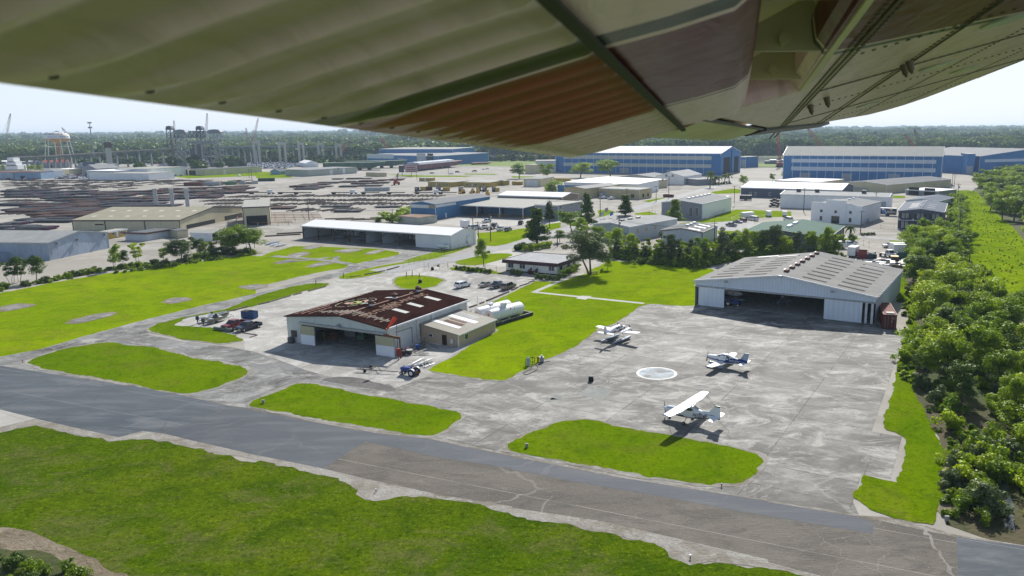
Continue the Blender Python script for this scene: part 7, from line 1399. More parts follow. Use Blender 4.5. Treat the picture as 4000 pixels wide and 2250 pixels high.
def boat(label,a,b,w,mat,inside,eng,console):
 A,B=G(a,.9),G(b,1.1); d=B-A; d.z=0; L=d.length; r=thing('motor_boat',label,'boat',(A.x,A.y,0),math.atan2(d.y,d.x)); m=MB(); R=[]
 for t,ww,zt,zb in ((0,.8,1.15,.55),(.3,1,1.15,.5),(.6,.95,1.22,.52),(.85,.6,1.4,.65),(1,.08,1.6,1.2)): q=ww*w/2; R.append([(L*t,-q*.75,zb+.1),(L*t,0,zb),(L*t,q*.75,zb+.1),(L*t,q,zt),(L*t,q*.9,zt),(L*t,q*.7,zb+.25),(L*t,-q*.7,zb+.25),(L*t,-q*.9,zt),(L*t,-q,zt)])
 m.loft(R); m.build('hull',mat,r); m=MB(); m.prism([(L*.02,-w*.3),(L*.6,-w*.33),(L*.85,-w*.15),(L*.85,w*.15),(L*.6,w*.33),(L*.02,w*.3)],.78,.8,'z'); m.build('deck',inside,r)
 m=MB(); m.box((L*.42,0,1.25),(.7,.8,.9)); m.build('console',console,r); m=MB(); m.box((L*.42+.2,0,1.85),(.06,.8,.4)); m.build('windshield',GLS,r); m=MB(); m.box((L*.25,0,1.0),(.5,w*.6,.35)); m.box((L*.62,0,1.0),(.6,w*.5,.3)); m.build('bench',T_white,r)
 m=MB(); m.loft([[(x-.6,y*wd,z) for x,y in ((-.28,-.25),(.25,-.25),(.3,.25),(-.28,.25))] for z,wd in ((.9,.7),(1.15,1),(1.55,1),(1.75,.6))]); m.tube((-.6,0,.2),(-.6,0,.95),.12); m.build('outboard_engine',eng,r)
 m=MB(); [m.beam((-.1,s*w*.32,.42),(L*1.0,s*w*.1,.42),.08) for s in (1,-1)]; m.beam((L,0,.45),(L+1.3,0,.45),.08); m.tube((L+1.1,0,.1),(L+1.1,0,.5),.05); [m.beam((L*t,-w*.45,.4),(L*t,w*.45,.4),.07) for t in (.1,.4,.7)]; m.build('trailer_frame',STL,r)
 for s in (1,-1): m=MB(); m.tube((L*.3,s*w*.5,.32),(L*.3,s*w*.5+s*.18,.32),.32,.32,12); m.build('wheel',TYRE,r)
 return r
boat('grey-green open skiff on a trailer, nearer of two boats by the pickups',P('g',500,440),P('g',1250,215),1.9,plain('olive_aluminium',(.24,.24,.17),.5,.3),plain('grey_deck',(.3,.34,.4)),T_dark,T_dark)
boat('white centre console boat with dark blue outboard, farther of two boats by the pickups',P('g',330,380),P('g',1165,170),2.1,plain('boat_white',(.62,.63,.62)),plain('pale_deck',(.55,.55,.52)),plain('outboard_navy',(.02,.035,.07),.3),T_white)
def skip_box(name,label,cat,a,b,w,h,mat,base=.15,open_=True,flare=0):
 A,B=G(a),G(b); d=B-A; L=d.length; n=Vector((-d.y,d.x,0)).normalized(); n=n if n.dot(A)>0 else -n; c=(A+B)/2+n*w/2; r=thing(name,label,cat,c,math.atan2(d.y,d.x)); m=MB(); t=.1
 m.bb(-L/2,L/2,-w/2,-w/2+t,base,h); m.bb(-L/2,L/2,w/2-t,w/2,base,h); m.bb(-L/2,-L/2+t,-w/2+t,w/2-t,base,h); m.bb(L/2-t,L/2,-w/2+t,w/2-t,base,h); m.bb(-L/2+t,L/2-t,-w/2+t,w/2-t,base,base+.1); m.build('bin_body',mat,r)
 m=MB(); n_=max(3,int(L/1.0)); [m.bb(-L/2+L*k/n_-.05,-L/2+L*k/n_+.05,-w/2-.08,-w/2-.01,base,h) for k in range(n_+1)]; m.bb(-L/2-.05,L/2+.05,-w/2-.1,-w/2+.0,h-.12,h+.02); m.build('rib',mat,r); return r,L
r,L=skip_box('dumpster','blue open dumpster with a raised flap behind the red pickup','dumpster',P('g',1645,365),P('g',2020,388),1.7,1.75,plain('dumpster_blue',(.015,.06,.18),.5)); m=MB(); m.bb(-L/2-.1,0,-.85,.8,1.78,1.85); m.build('lid',BLK,r)
r,L=skip_box('dumpster','rust red roll-off skip in the plant yard','skip',P('m',285,262),P('m',395,268),5.5,2.3,plain('skip_red',(.24,.03,.03),.6))
r,L=skip_box('dumpster','navy roll-off skip full of white rubbish in the plant yard','skip',P('m',402,278),P('m',505,282),4.5,2.0,plain('skip_navy',(.03,.05,.08),.6)); rr_=random.Random(3); m=MB(); [m.box((rr_.uniform(-L/2+.4,L/2-.4),rr_.uniform(-1.8,1.8),rr_.uniform(1.6,2.3)),(rr_.uniform(.3,.9),rr_.uniform(.3,.8),rr_.uniform(.2,.5)),rr_.uniform(0,3)) for _ in range(40)]; m.build('rubbish_load',plain('pale_rubbish',(.6,.58,.54),.9,var=.2,sc=3),r)
skip_box('dumpster','maroon skip in front of the fence near the shed with carport','skip',P('3',1520,695),P('3',1608,700),2.5,1.8,plain('skip_maroon',(.14,.03,.03)))
skip_box('dumpster','teal green skip behind the woods in the plant yard','skip',P('m',735,270),P('m',850,275),3,2.2,plain('skip_teal',(.03,.14,.12)))
A=G(P('m',670,305)); r=thing('generator','yellow topped black generator in the plant yard','generator',A,-.3); m=MB(); m.bb(0,2.2,0,2.4,.3,1.7); m.build('housing',T_dark,r); m=MB(); m.bb(-.05,2.25,-.05,2.45,1.7,1.95); m.build('hood',YEL,r)
def truck_cab(lab,loc,rz,pm,bed=6.5,bedm=None,cat='truck',group=None,long_=False,sc=1):
 r=thing('flatbed_truck',lab,cat,loc,rz,group,sc); m=MB(); m.prism([(0,.7),(2.9,.7),(2.9,1.5),(1.7,1.75),(1.35,2.7),(0,2.8)],-1.05,1.05); m.build('cab',pm,r); m=MB(); m.face([m.V(p) for p in ((1.73,-.9,1.8),(1.73,.9,1.8),(1.42,.85,2.55),(1.42,-.85,2.55))]); m.build('windscreen',GLS,r)
 for s in (1,-1): m=MB(); m.face([m.V(p) for p in ((.3,s*1.07,1.75),(1.45,s*1.07,1.75),(1.25,s*1.07,2.5),(.3,s*1.07,2.5))]); m.build('side_window',GLS,r)
 m=MB(); m.box((2.92,0,1.1),(.1,1.5,.6)); m.build('grille',CHR,r); m=MB(); m.bb(-bed,-.1,-1.2,1.2,1.1,1.25); m.build('bed',bedm or plain('dark_flatbed',(.06,.06,.065)),r); m=MB(); m.bb(-bed,1,-.4,.4,.75,1.05); m.build('chassis',T_dark,r)
 m=MB(); m.bb(-.25,-.1,-1.15,1.15,1.25,2.3); m.build('headboard',T_dark,r)
 for x in ((2.1,-bed*.72) if not long_ else (2.1,-1.5,-bed*.86,-bed*.94)):
  for s in (1,-1): m=MB(); m.tube((x,s*.8,.5),(x,s*1.15,.5),.5,.5,12); m.build('wheel',TYRE,r)
 return r
a=G(P('m',640,250)); truck_cab('white cab dump truck facing the camera between skip and trailers',a,math.atan2((G(P('m',690,262))-a).y,(G(P('m',690,262))-a).x),WHT,4)
a=G(P('o',700,448)); b=G(P('o',880,405)); d=b-a; truck_cab('white cab flatbed truck with black headboard in the grass edge row',a+d*.7+Vector((0,1.3,0)),math.atan2(d.y,d.x),WHT,5.5)
def post_line(name,label,cat,pts,h,mat,group=None,step=3.0,rails=(1.0,),wire=6,gates=False,diag=False,world=False):
 g=[p for p in pts] if world else [G(p) for p in pts]; o=g[0]; r=thing(name,label,cat,o,0,group); m=MB()
 for a,b in zip(g,g[1:]):
  L=(b-a).length; n=max(1,int(L/step))
  for k in range(n+1): q=a.lerp(b,k/n)-o; m.tube(q,q+Vector((0,0,h)),.05,.05,5)
 m.build('fence_posts',mat,r); m=MB()
 for a,b in zip(g,g[1:]):
  for t in rails: m.beam(a-o+Vector((0,0,h*t)),b-o+Vector((0,0,h*t)),.045)
  for k in range(wire): z=h*(k+.5)/(wire+.5); m.beam(a-o+Vector((0,0,z)),b-o+Vector((0,0,z)),.012)
  if diag:
   L=(b-a).length; n=max(1,int(L/3))
   for k in range(n): m.beam(a.lerp(b,k/n)-o+Vector((0,0,.1)),a.lerp(b,(k+1)/n)-o+Vector((0,0,h)),.04)
 m.build('wire_panel',mat,r); return r
GAL=plain('fence_galvanised',(.3,.31,.3),.5,.5)
post_line('chain_link_fence','long chain link fence beside the gravel drive to the white open-bay hangar','fence',PS('2',1483,1398,1900,1275,2140,1205),2.0,GAL)
post_line('chain_link_fence','chain link fence between the gate and the airfield office hedge','fence',PS('2',1930,1405,2100,1425,2420,1449),2.0,GAL)
post_line('swing_gate','wide steel frame swing gate with a round sign across the airfield drive','gate',PS('6',1693,128,1738,130,1848,136,1935,142),1.9,GAL,step=2.4,diag=True)
m=MB(); g=G(P('6',1834,134)); m.tube((0,-.03,1.15),(0,.03,1.15),.4,.4,16); o=m.build('round_sign',plain('grey_sign',(.2,.21,.22)),None); o.location=g; tag(o,'round grey sign hung on the swing gate','sign')
post_line('chain_link_fence','chain link fence on the far side of the big hangar lawn','fence',PS('8',1235,195,1245,190,1400,215),1.9,GAL)
post_line('chain_link_fence','chain link fence around the vents warehouse side yard','fence',PS('3',1955,930,2230,820,2235,790),2.1,GAL); post_line('chain_link_fence','chain link fence along the lawn by the white van lot','fence',PS('3',1955,935,2200,940,2290,905,2576,910),1.8,GAL)
post_line('chain_link_fence','small fenced pen left of the vents warehouse front','fence',PS('3',1380,870,1505,868,1508,830,1410,830),1.9,GAL)
post_line('swing_gate','double swing gate with square sign plates across the plant yard entrance','gate',PS('4',905,1165,1015,1200,1180,1210),2.0,GAL,diag=True)
post_line('swing_gate','sliding gate with diagonal braces beside the slate blue office','gate',PS('i',320,905,745,918),2.2,GAL,diag=True)
post_line('chain_link_fence','white edged fence along the right side of the plant yard','fence',PS('4',1862,1200,1890,1240,1895,1300),2.0,GAL); post_line('chain_link_fence','tall fence from the slate office lot down to the plant yard','fence',PS('4',1790,700,1800,860,1830,1010,1850,1120),1.9,GAL,wire=10)
post_line('board_fence','pale grey board fence between the white office and the black trailer','fence',PS('4',1080,880,965,1000),2.1,plain('grey_board',(.33,.35,.37)),step=1.5,wire=26)
post_line('board_fence','concrete panel fence in front of the white gabled warehouse','fence',PS('3',1340,660,1500,650,1700,615),2.4,plain('pale_panel_fence',(.42,.42,.38)),step=3,wire=28)
g=G(P('a',1470,1000)); tp=hgt(P('a',1470,1000),P('a',1455,452)); r=thing('windsock','red-orange windsock on a thin mast at the corner of the rust roofed hangar','windsock',g); m=MB(); m.tube((0,0,0),(0,0,tp),.07,.04,8); m.build('mast',T_dark,r)
E0=G(P('a',1300,553),0); cdir=(G(P('a',1300,553),tp-.6)-Vector((g.x,g.y,tp-.6))); cdir.z=0; Ls=3.3; cdir=cdir.normalized(); m=MB(); R=[]
for t in range(7):
 q=t/6; c=Vector((0,0,tp-.05))+cdir*(.35+Ls*q*.93)+Vector((0,0,-1.5*q)); rr_=.42*(1-q*.72); ax=(cdir*.93+Vector((0,0,-.42))).normalized(); u=ax.cross(Vector((0,0,1))).normalized(); v=ax.cross(u); R.append([c+u*math.cos(a*PI/5)*rr_+v*math.sin(a*PI/5)*rr_ for a in range(10)])
m.loft(R,cap=False); m.build('sock',plain('windsock_red',(.8,.07,.02),.8,var=.05),r,True); m=MB(); m.tube(R[0][0],R[0][5],.02); m.tube((0,0,tp-.05),Vector((0,0,tp-.05))+cdir*.4,.03); m.build('hoop',STL,r)
for lab,p,c in (('blue drum under the downpipe of the rust roofed hangar',P('a',1712,850),(.02,.12,.42)),('dark red drum among the scrap beside the rust roofed hangar',P('a',1583,895),(.25,.02,.03)),('black drum nearest the sliding door post',P('a',1500,905),(.025,.025,.03)),('black drum right of its twin by the post',P('a',1537,930),(.03,.035,.05))):
 r=thing('oil_drum',lab,'drum',G(p)); m=MB(); q=plain('drum_'+lab[:5],c,.45); m.tube((0,0,0),(0,0,.95),.36,.36,14); m.build('barrel',q,r); m=MB(); [m.tube((0,0,z),(0,0,z+.04),.38,.38,14) for z in (.3,.62,.93)]; m.build('hoops',q,r)
r=thing('tool_cabinet','bright red cabinet leaning behind the rusty door post','cabinet',G(P('a',1478,935)),.4); m=MB(); m.bb(-.45,.45,-.3,.3,0,1.5); m.build('cabinet_body',plain('orange_red',(.5,.05,.02)),r); m=MB(); [m.bb(-.4,.4,-.33,-.305,.1+.35*k,.4+.35*k) for k in range(4)]; m.build('drawer',plain('orange_red_dark',(.35,.03,.02)),r)
r=thing('cooking_kettle','wide black cauldron-like tub beside the scrap metal','tub',G(P('a',1610,915))); m=MB(); m.tube((0,0,.1),(0,0,.9),.45,.62,14); m.build('tub',T_dark,r); m=MB(); m.tube((0,0,.88),(0,0,.95),.66,.66,14); m.build('rim',STL,r)
rs=random.Random(8); AL=plain('scrap_aluminium',(.5,.5,.48),.5,.3,var=.2)
for k in range(16):
 p=G(P('a',rs.uniform(1630,1830),rs.uniform(855,935))); a=rs.uniform(-.3,1.2); l=rs.uniform(1.2,4.0); m=MB(); m.beam((-l/2,0,.1),(l/2,0,rs.uniform(.1,.5)),rs.uniform(.06,.25),.05); o=m.build('scrap_strip',rs.choice([AL,AL,T_dark,WOOD]),None); o.location=p; o.rotation_euler=(0,0,a); tag(o,'strip of scrap metal in the heap beside the rust roofed hangar','scrap','scrap strips beside the hangar')
for lab,a,b in (('long white panel lying flat before the annex door',P('a',1855,770),P('a',2020,812)),('bent pipe frame lying on the gravel before the annex',P('a',1870,800),P('a',1980,855))):
 A,B=G(a),G(b); m=MB(); m.beam((0,0,.12),((B-A).x,(B-A).y,.2),.5 if 'panel' in lab else .08,.06); o=m.build('scrap_sheet',T_white if 'panel' in lab else RST); o.location=A; tag(o,lab,'scrap')
r=thing('wooden_rack','black wooden rack leaning on the streaked hangar wall','rack',G(P('a',1775,835)),-.5+R_(60)); m=MB(); [m.beam((-.6,0,.1+.3*k),(.6,0,.1+.3*k),.08,.12) for k in range(7)]; [m.beam((s,0,0),(s,.3,2.0),.08) for s in (-.6,0,.6)]; m.build('rack_slats',T_dark,r)
for lab,u,v,d,c in (('orange tarpaulin covered engine inside the rust roofed hangar',.30,.18,(2.2,1.6,1.5),(.10,.045,.02)),('grey workbench cabinet inside the rust roofed hangar',.36,.3,(2.5,1,2.2),(.2,.22,.22)),('green compressor inside the rust roofed hangar',.5,.28,(1.6,1.6,1.5),(.05,.12,.06)),('dark crate stack deep inside the rust roofed hangar',.66,.4,(2.5,1.5,1.8),(.06,.06,.05)),('yellow engine hoist inside the rust roofed hangar',.24,.14,(1,1,1.6),(.1,.07,.02))):
 p=RH@Vector((RL*u,RD*v,.12)); r=thing('workshop_unit',lab,'workshop gear',p,RH.to_euler()[2]+.2); m=MB(); m.box((0,0,d[2]*.3),(d[0],d[1],d[2]*.6)); m.build('base_unit',plain('wk'+lab[:6],c),r); m=MB(); m.box((0,0,d[2]*.8),(d[0]*.7,d[1]*.7,d[2]*.4),taper=.6); m.build('upper_unit',plain('wk2'+lab[:6],tuple(x*1.3 for x in c)),r)
for k,(a,b,rd) in enumerate(((P('6',30,492),P('6',140,466),.18),(P('6',155,460),P('6',352,403),.16),(P('6',375,398),P('6',460,375),.16),(P('6',527,358),P('6',700,312),.17),(P('6',1095,192),P('6',1300,152),.2),(P('6',1320,146),P('6',1440,113),.24),(P('6',942,212),P('6',1056,202),.13),(P('6',2150,522),P('6',2222,498),.2),(P('6',2253,484),P('6',2298,468),.2),
  (P('6',2320,457),P('6',2392,430),.24),(P('6',2392,428),P('6',2545,366),.24),(P('7',0,347),P('7',60,320),.25),(P('7',78,307),P('7',130,289),.18),(P('7',133,290),P('7',172,276),.18),(P('7',172,269),P('7',222,254),.18),(P('5',2365,807),P('5',2487,769),.2),(P('5',2270,822),P('5',2362,806),.13),(P('g',1500,790),P('g',2140,885),.1),(P('g',1900,960),P('g',2140,890),.1))):
 A,B=G(a),G(b); d=B-A; m=MB(); m.tube((0,0,rd),(d.x,d.y,rd),rd,rd*.9,8); o=m.build('timber_log',WOOD); o.location=A; tag(o,'grey timber log laid along the edge of the gravel lot','log','timber logs edging the gravel')
A,B=G(P('g',790,710)),G(P('g',1370,785)); d=B-A; r=thing('culvert_pipe','mottled grey-green culvert pipe lying in front of the red pickup','pipe',A); m=MB(); m.tube((0,0,.36),(d.x,d.y,.36),.36,.36,14,False); m.build('pipe_shell',plain('mossy_concrete',(.17,.2,.17),.9,var=.3,sc=3),r); m=MB(); m.tube((0,0,.36),(d.x*.03,d.y*.03,.36),.39,.39,14); m.build('collar',CON,r)
def marker(name,label,cat,p,h,w,mat,cap=None,group=None):
 r=thing(name,label,cat,G(p)); m=MB(); m.box((0,0,h/2),(w,w*.5,h)); m.build('post',mat,r); m=MB(); m.box((0,0,h+.06),(w*1.15,w*.7,.12)); m.build('cap',cap or mat,r); return r
for lab,p in (('grey utility stump at the left tip of the middle grass island',P('E',56,148)),('grey utility stump at the left tip of the right grass island',P('F',112,480)),('small grey stump on the gravel verge by the ditch end',P('H',1348,1035))):
 marker('utility_stump',lab,'marker',p,.5,.4,CON)
for lab,p,c in (('white runway edge light in the pale patch below the brown runway',P('E',906,818),T_white),('white runway edge light in the bare notch at the bottom edge',P('F',1345,1320),T_white),('dark runway edge light at the right tip of the right grass island',P('F',1582,778),T_dark),('dark taxiway light at the left tip of the left grass island',P('D',150,28),RST)):
 r=thing('runway_light',lab,'runway light',G(p)); m=MB(); m.tube((0,0,0),(0,0,.32),.05,.05,8); m.build('stem',T_dark,r); m=MB(); m.tube((0,0,.32),(0,0,.48),.11,.08,10); m.build('lamp_head',c,r)
for lab,p,h in (('short dark post at the tip of the grass strip by the drive',P('6',880,222),1.5),('short dark post on the long grass strip near the teardrop',P('6',603,292),1.5),('thin leaning post in the teardrop grass',P('6',1572,205),1.6),('thin post left in the teardrop grass',P('6',1514,215),1.6),('white topped pipe in the teardrop grass',P('6',1643,220),1.4)):
 r=thing('marker_post',lab,'post',G(p)); m=MB(); m.tube((0,0,0),(.1,0,h),.12,.1,7); m.build('post',WOOD,r); m=MB(); m.tube((.1,0,h),(.1,0,h+.1),.13,.13,7); m.build('cap',T_white if 'white' in lab else RST,r)
for lab,p,s in (('black barrel standing in the teardrop grass',P('6',1652,272),1.0),('black covered bin standing alone on the concrete apron',P('7',795,1262),.85),('grey planter bin beside the swing gate',P('6',1776,142),.9)):
 r=thing('barrel',lab,'barrel',G(p),0,None,s); m=MB(); m.tube((0,0,0),(0,0,.9),.55,.5,14); m.build('tub',BLK,r); m=MB(); m.tube((0,0,.9),(0,0,1.15),.5,.25,14); m.build('lid',T_dark,r)
r=thing('fuel_pump','grey cylindrical fuel pump cabinet at the lawn corner of the apron','fuel pump',G(P('7',162,1105))); m=MB(); m.tube((0,0,0),(0,0,1.5),.35,.3,14); m.tube((0,0,1.5),(0,0,1.7),.3,.12,14); m.build('cabinet_body',plain('pump_grey_blue',(.4,.47,.53)),r); m=MB(); m.tube((-.5,0,0),(-.5,0,1.3),.05); m.tube((-.5,0,1.3),(-.35,0,1.3),.04); m.build('nozzle_holder',T_dark,r)
def coil(name,lab,p,rad,n,z,mat,cat='hose',tilt=1.2):
 r=thing(name,lab,cat,G(p)); m=MB()
 for j in range(n):
  pts=[(rad*math.cos(a/6*PI),.06*j,z+rad*math.sin(a/6*PI)) for a in range(13)]; m.path(pts,.035,5)
 m.build('coil',mat,r); m=MB(); m.tube((0,0,0),(0,0,z+rad),.05); m.tube((.4,0,0),(.4,0,z),.04); m.build('stand',T_dark,r); return r
coil('hose_reel','black fuel hose coiled on a stand right of the fuel pump',P('7',205,1090),.5,5,.85,BLK)
r=thing('pump_unit','red and silver pump unit at the end of the fuel stand','pump',G(P('7',262,1070))); m=MB(); m.tube((0,0,0),(0,0,1.1),.16,.16,10); m.build('red_cylinder',RED,r); m=MB(); m.box((.7,0,.6),(.8,.5,.9)); m.tube((.7,0,1.0),(.7,0,1.4),.2); m.build('motor',STL,r); m=MB(); m.beam((0,-.6,.1),(2.2,.4,.1),.1); m.build('base_rail',T_dark,r)
m=MB(); hp_=[G(P('7',*q)) for q in ((225,1088),(262,1115),(255,1145),(215,1170),(160,1195),(125,1195),(115,1180),(150,1160),(195,1140),(205,1100))]; m.path([(q.x-hp_[0].x,q.y-hp_[0].y,.08) for q in hp_],.05,5); o=m.build('hose',BLK); o.location=(hp_[0].x,hp_[0].y,0); tag(o,'black fuel hose looped on the concrete below the pump','hose')
A,B,C=G(P('h',1330,1345)),G(P('h',2295,1050)),G(P('h',2295,1050)); d=(B-A); L=d.length; rz=math.atan2(d.y,d.x); r=thing('bund_wall','dark concrete bund wall around the two white fuel tanks','bund',A,rz); wB=8.2; m=MB();
for x0,x1,y0,y1 in ((0,L,0,.25),(0,L,wB-.25,wB),(0,.25,.25,wB-.25),(L-.25,L,.25,wB-.25)): m.bb(x0,x1,y0,y1,0,.8)
m.build('wall',plain('black_stained_concrete',(.05,.05,.048),.9,var=.4),r); m=MB(); m.bb(.25,L-.25,.25,wB-.25,.02,.06); m.build('bund_floor',CON,r); m=MB(); [m.bb(x0,x1,y0,y1,.8,.84) for x0,x1,y0,y1 in ((-.03,L+.03,-.03,.28),(L-.28,L+.03,.28,wB))]; m.build('coping',CON,r)
BM=Matrix.Translation(A)@Matrix.Rotation(rz,4,'Z')
for lab,y,extra in (('near white fuel tank with a manway dome, in the bund behind the annex',2.3,1),('far white fuel tank with a flat hatch, in the bund behind the annex',6.0,0)):
 Lt=L*.86; p=BM@Vector((L*-.02,y,.5)); r=thing('fuel_tank',lab,'tank',p,rz); rd=1.45; m=MB(); R=[]
 for x,q in ((0,.9),(.05,.98),(.15,1),(Lt-.15,1),(Lt+.12,.9),(Lt+.3,.6),(Lt+.38,.1)): R.append([(x,rd*q*math.cos(a*PI/14),rd+rd*q*math.sin(a*PI/14)) for a in range(28)])
 m.loft(R); m.build('tank_shell',plain('tank_white',(.74,.75,.76),.4,var=.05,sc=.8),r,True)
 m=MB(); [m.loft([[(x+e,(rd+q)*math.cos(a*PI/14),rd+(rd+q)*math.sin(a*PI/14)) for a in range(28)] for e,q in ((-.03,0),(-.02,.015),(.02,.015),(.03,0))],cap=False) for x in (Lt*.25,Lt*.5,Lt*.75)]; m.build('weld_band',plain('tank_band',(.55,.56,.57)),r)
 m=MB();
 if extra: m.tube((Lt*.47,0,2*rd-.3),(Lt*.47,0,2*rd+.75),.75,.75,20); m.tube((Lt*.47,0,2*rd+.75),(Lt*.47,0,2*rd+.85),.8,.8,20); [m.tube((Lt*.47+.6*math.cos(a),.6*math.sin(a),2*rd+.85),(Lt*.47+.6*math.cos(a),.6*math.sin(a),2*rd+.95),.06,.06,5) for a in range(6)]
 else: m.box((Lt*.45,0,2*rd+.15),(1.2,.9,.3))
 m.build('manway_dome',plain('tank_white',(.7,.7,.7)),r)
 m=MB(); x=Lt*.93; m.path([(x,-.2,2*rd-.05),(x,-.2,2*rd+.5),(x,.3,2*rd+.5),(x,.3,2*rd-.05)],.06); m.build('vent_bend',plain('vent_teal_grey',(.25,.35,.36)),r); m=MB(); m.tube((.6,0,2*rd-.1),(.6,0,2*rd+2.6),.05,.04); m.build('vent_pipe',STL,r)
 m=MB(); m.face([m.V(p) for p in ((-.03,0,rd*1.55),(-.03,-.35,rd*1.3),(-.03,0,rd*1.05),(-.03,.35,rd*1.3))]); o=m.build('hazard_diamond',plain('diamond_red',(.35,.03,.03)),r); m=MB(); m.face([m.V(p) for p in ((-.045,0,rd*1.4),(-.045,-.15,rd*1.3),(-.045,0,rd*1.2),(-.045,.15,rd*1.3))]); m.build('diamond_mark',T_white,o)
 textobj('1203\nFLAMMABLE',.22,plain('lettering_grey',(.12,.12,.12)),r,(-.05,0,rd*.75),(PI/2,0,-PI/2))
 if extra: m=MB(); m.face([m.V((Lt*.56+u,-rd*math.cos(.55+v*.0)-.03,rd+rd*math.sin(.55)+v)) for u,v in ((0,.3),(-.3,0),(0,-.3),(.3,0))]); m.build('hazard_diamond',plain('diamond_red',(.35,.03,.03)),r); m=MB(); m.tube((Lt*.7,-rd*.75,rd*1.7),(Lt*.66,-rd*1.1,rd*1.3),.05); m.build('gauge_pipe',STL,r)
 m=MB(); [m.box((x,0,0),(.5,2.2,.7)) for x in (Lt*.15,Lt*.5,Lt*.85)]; m.build('saddle',CON,r)
r=thing('tank_pump','small black pump beside the tank bund','pump',G(P('h',1440,1300))); m=MB(); m.box((0,0,.4),(.9,.5,.5)); m.build('base_unit',T_dark,r); m=MB(); m.tube((-.3,0,.6),(.4,0,.8),.18,.18,10); m.build('motor',STL,r)
r=thing('picnic_table','dark timber picnic table in the shade of the spreading tree','table',G(P('7',826,185)),.3); PT_=plain('dark_timber',(.05,.04,.035),.9); m=MB(); m.box((0,0,.78),(2.4,.8,.08)); m.build('table_top',PT_,r)
for s in (1,-1):
 m=MB(); m.box((0,s*.85,.46),(2.4,.3,.06)); m.build('bench',PT_,r); m=MB(); m.beam((s*.85,-.8,0),(s*.85,.25,.76),.08); m.beam((s*.85,.8,0),(s*.85,-.25,.76),.08); m.build('leg',PT_,r)
a,b=G(P('2',1835,1225)),G(P('2',1945,1232)); d=b-a; r=thing('tank_trailer','white cylindrical tank trailer parked at the white hangar end','trailer',a,math.atan2(d.y,d.x)); L=d.length*.95; m=MB(); m.loft([[(x,.75*q*math.cos(k*PI/8),1.45+.62*q*math.sin(k*PI/8)) for k in range(16)] for x,q in ((0,.8),(.15,1),(L-.15,1),(L,.8))]); m.build('tank_shell',WHT,r,True)
m=MB(); m.bb(-.9,L,-.7,.7,.55,.75); m.build('chassis',T_white,r); m=MB(); m.box((L*.75,0,2.2),(1,.5,.3)); m.build('top_hatch',STL,r)
for x in (L*.45,L*.68):
 for s in (1,-1): m=MB(); m.tube((x,s*.7,.38),(x,s*.95,.38),.38,.38,12); m.build('wheel',TYRE,r)
for k,(a,b) in enumerate(((P('2',92,1178),P('2',250,1138)),(P('2',135,1188),P('2',265,1160)),(P('2',182,1194),P('2',328,1168)),)):
 A,B=G(a,.3),G(b,.3); d=B-A; L=d.length; r=thing('aircraft_float',['grey-blue float furthest back by the gravel edge','middle white float of the three by the gravel edge','nearest long white float of the three by the gravel edge'][k],'float',(A.x,A.y,0),math.atan2(d.y,d.x)); m=MB(); R=[]
 for t,w,tp,bt in ((0,.05,.5,.4),(.05,.3,.6,.25),(.3,.45,.8,.0),(.6,.42,.75,.03),(.9,.25,.6,.34),(1,.1,.55,.42)): R.append([(L*t,-w,tp),(L*t,w,tp),(L*t,w,bt+.2),(L*t,0,bt),(L*t,-w,bt+.2)])
 m.loft(R); m.build('hull',PLB if k==0 else WHT,r); m=MB(); m.path([(L*.3,0,.8),(L*.35,0,1.5),(L*.55,0,.8)],.05); m.build('strut',STL,r)
def pole(lab,b,t,arm=2.2,tr=False,group=None,r0=.2,lean=None):
 g=G(b); h=hgt(b,t); r=thing('utility_pole',lab,'utility pole',g,GA+R_(20),group); m=MB(); m.tube((0,0,0),(0,0,h),r0,r0*.65,8); m.build('pole',plain('pole_wood',(.09,.075,.06),.95),r)
 if arm: m=MB(); m.beam((-arm/2,0,h-.5),(arm/2,0,h-.5),.14); [m.tube((x,0,h-.43),(x,0,h-.2),.07,.05,6) for x in (-arm/2+.1,0,arm/2-.1)]; m.build('crossarm',plain('pole_wood',(.09,.075,.06)),r)
 if tr: m=MB(); m.tube((.4,0,h-2.2),(.4,0,h-1.2),.3,.3,10); m.build('transformer',STL,r)
 return Vector((g.x,g.y,h-.3))
pl=[]
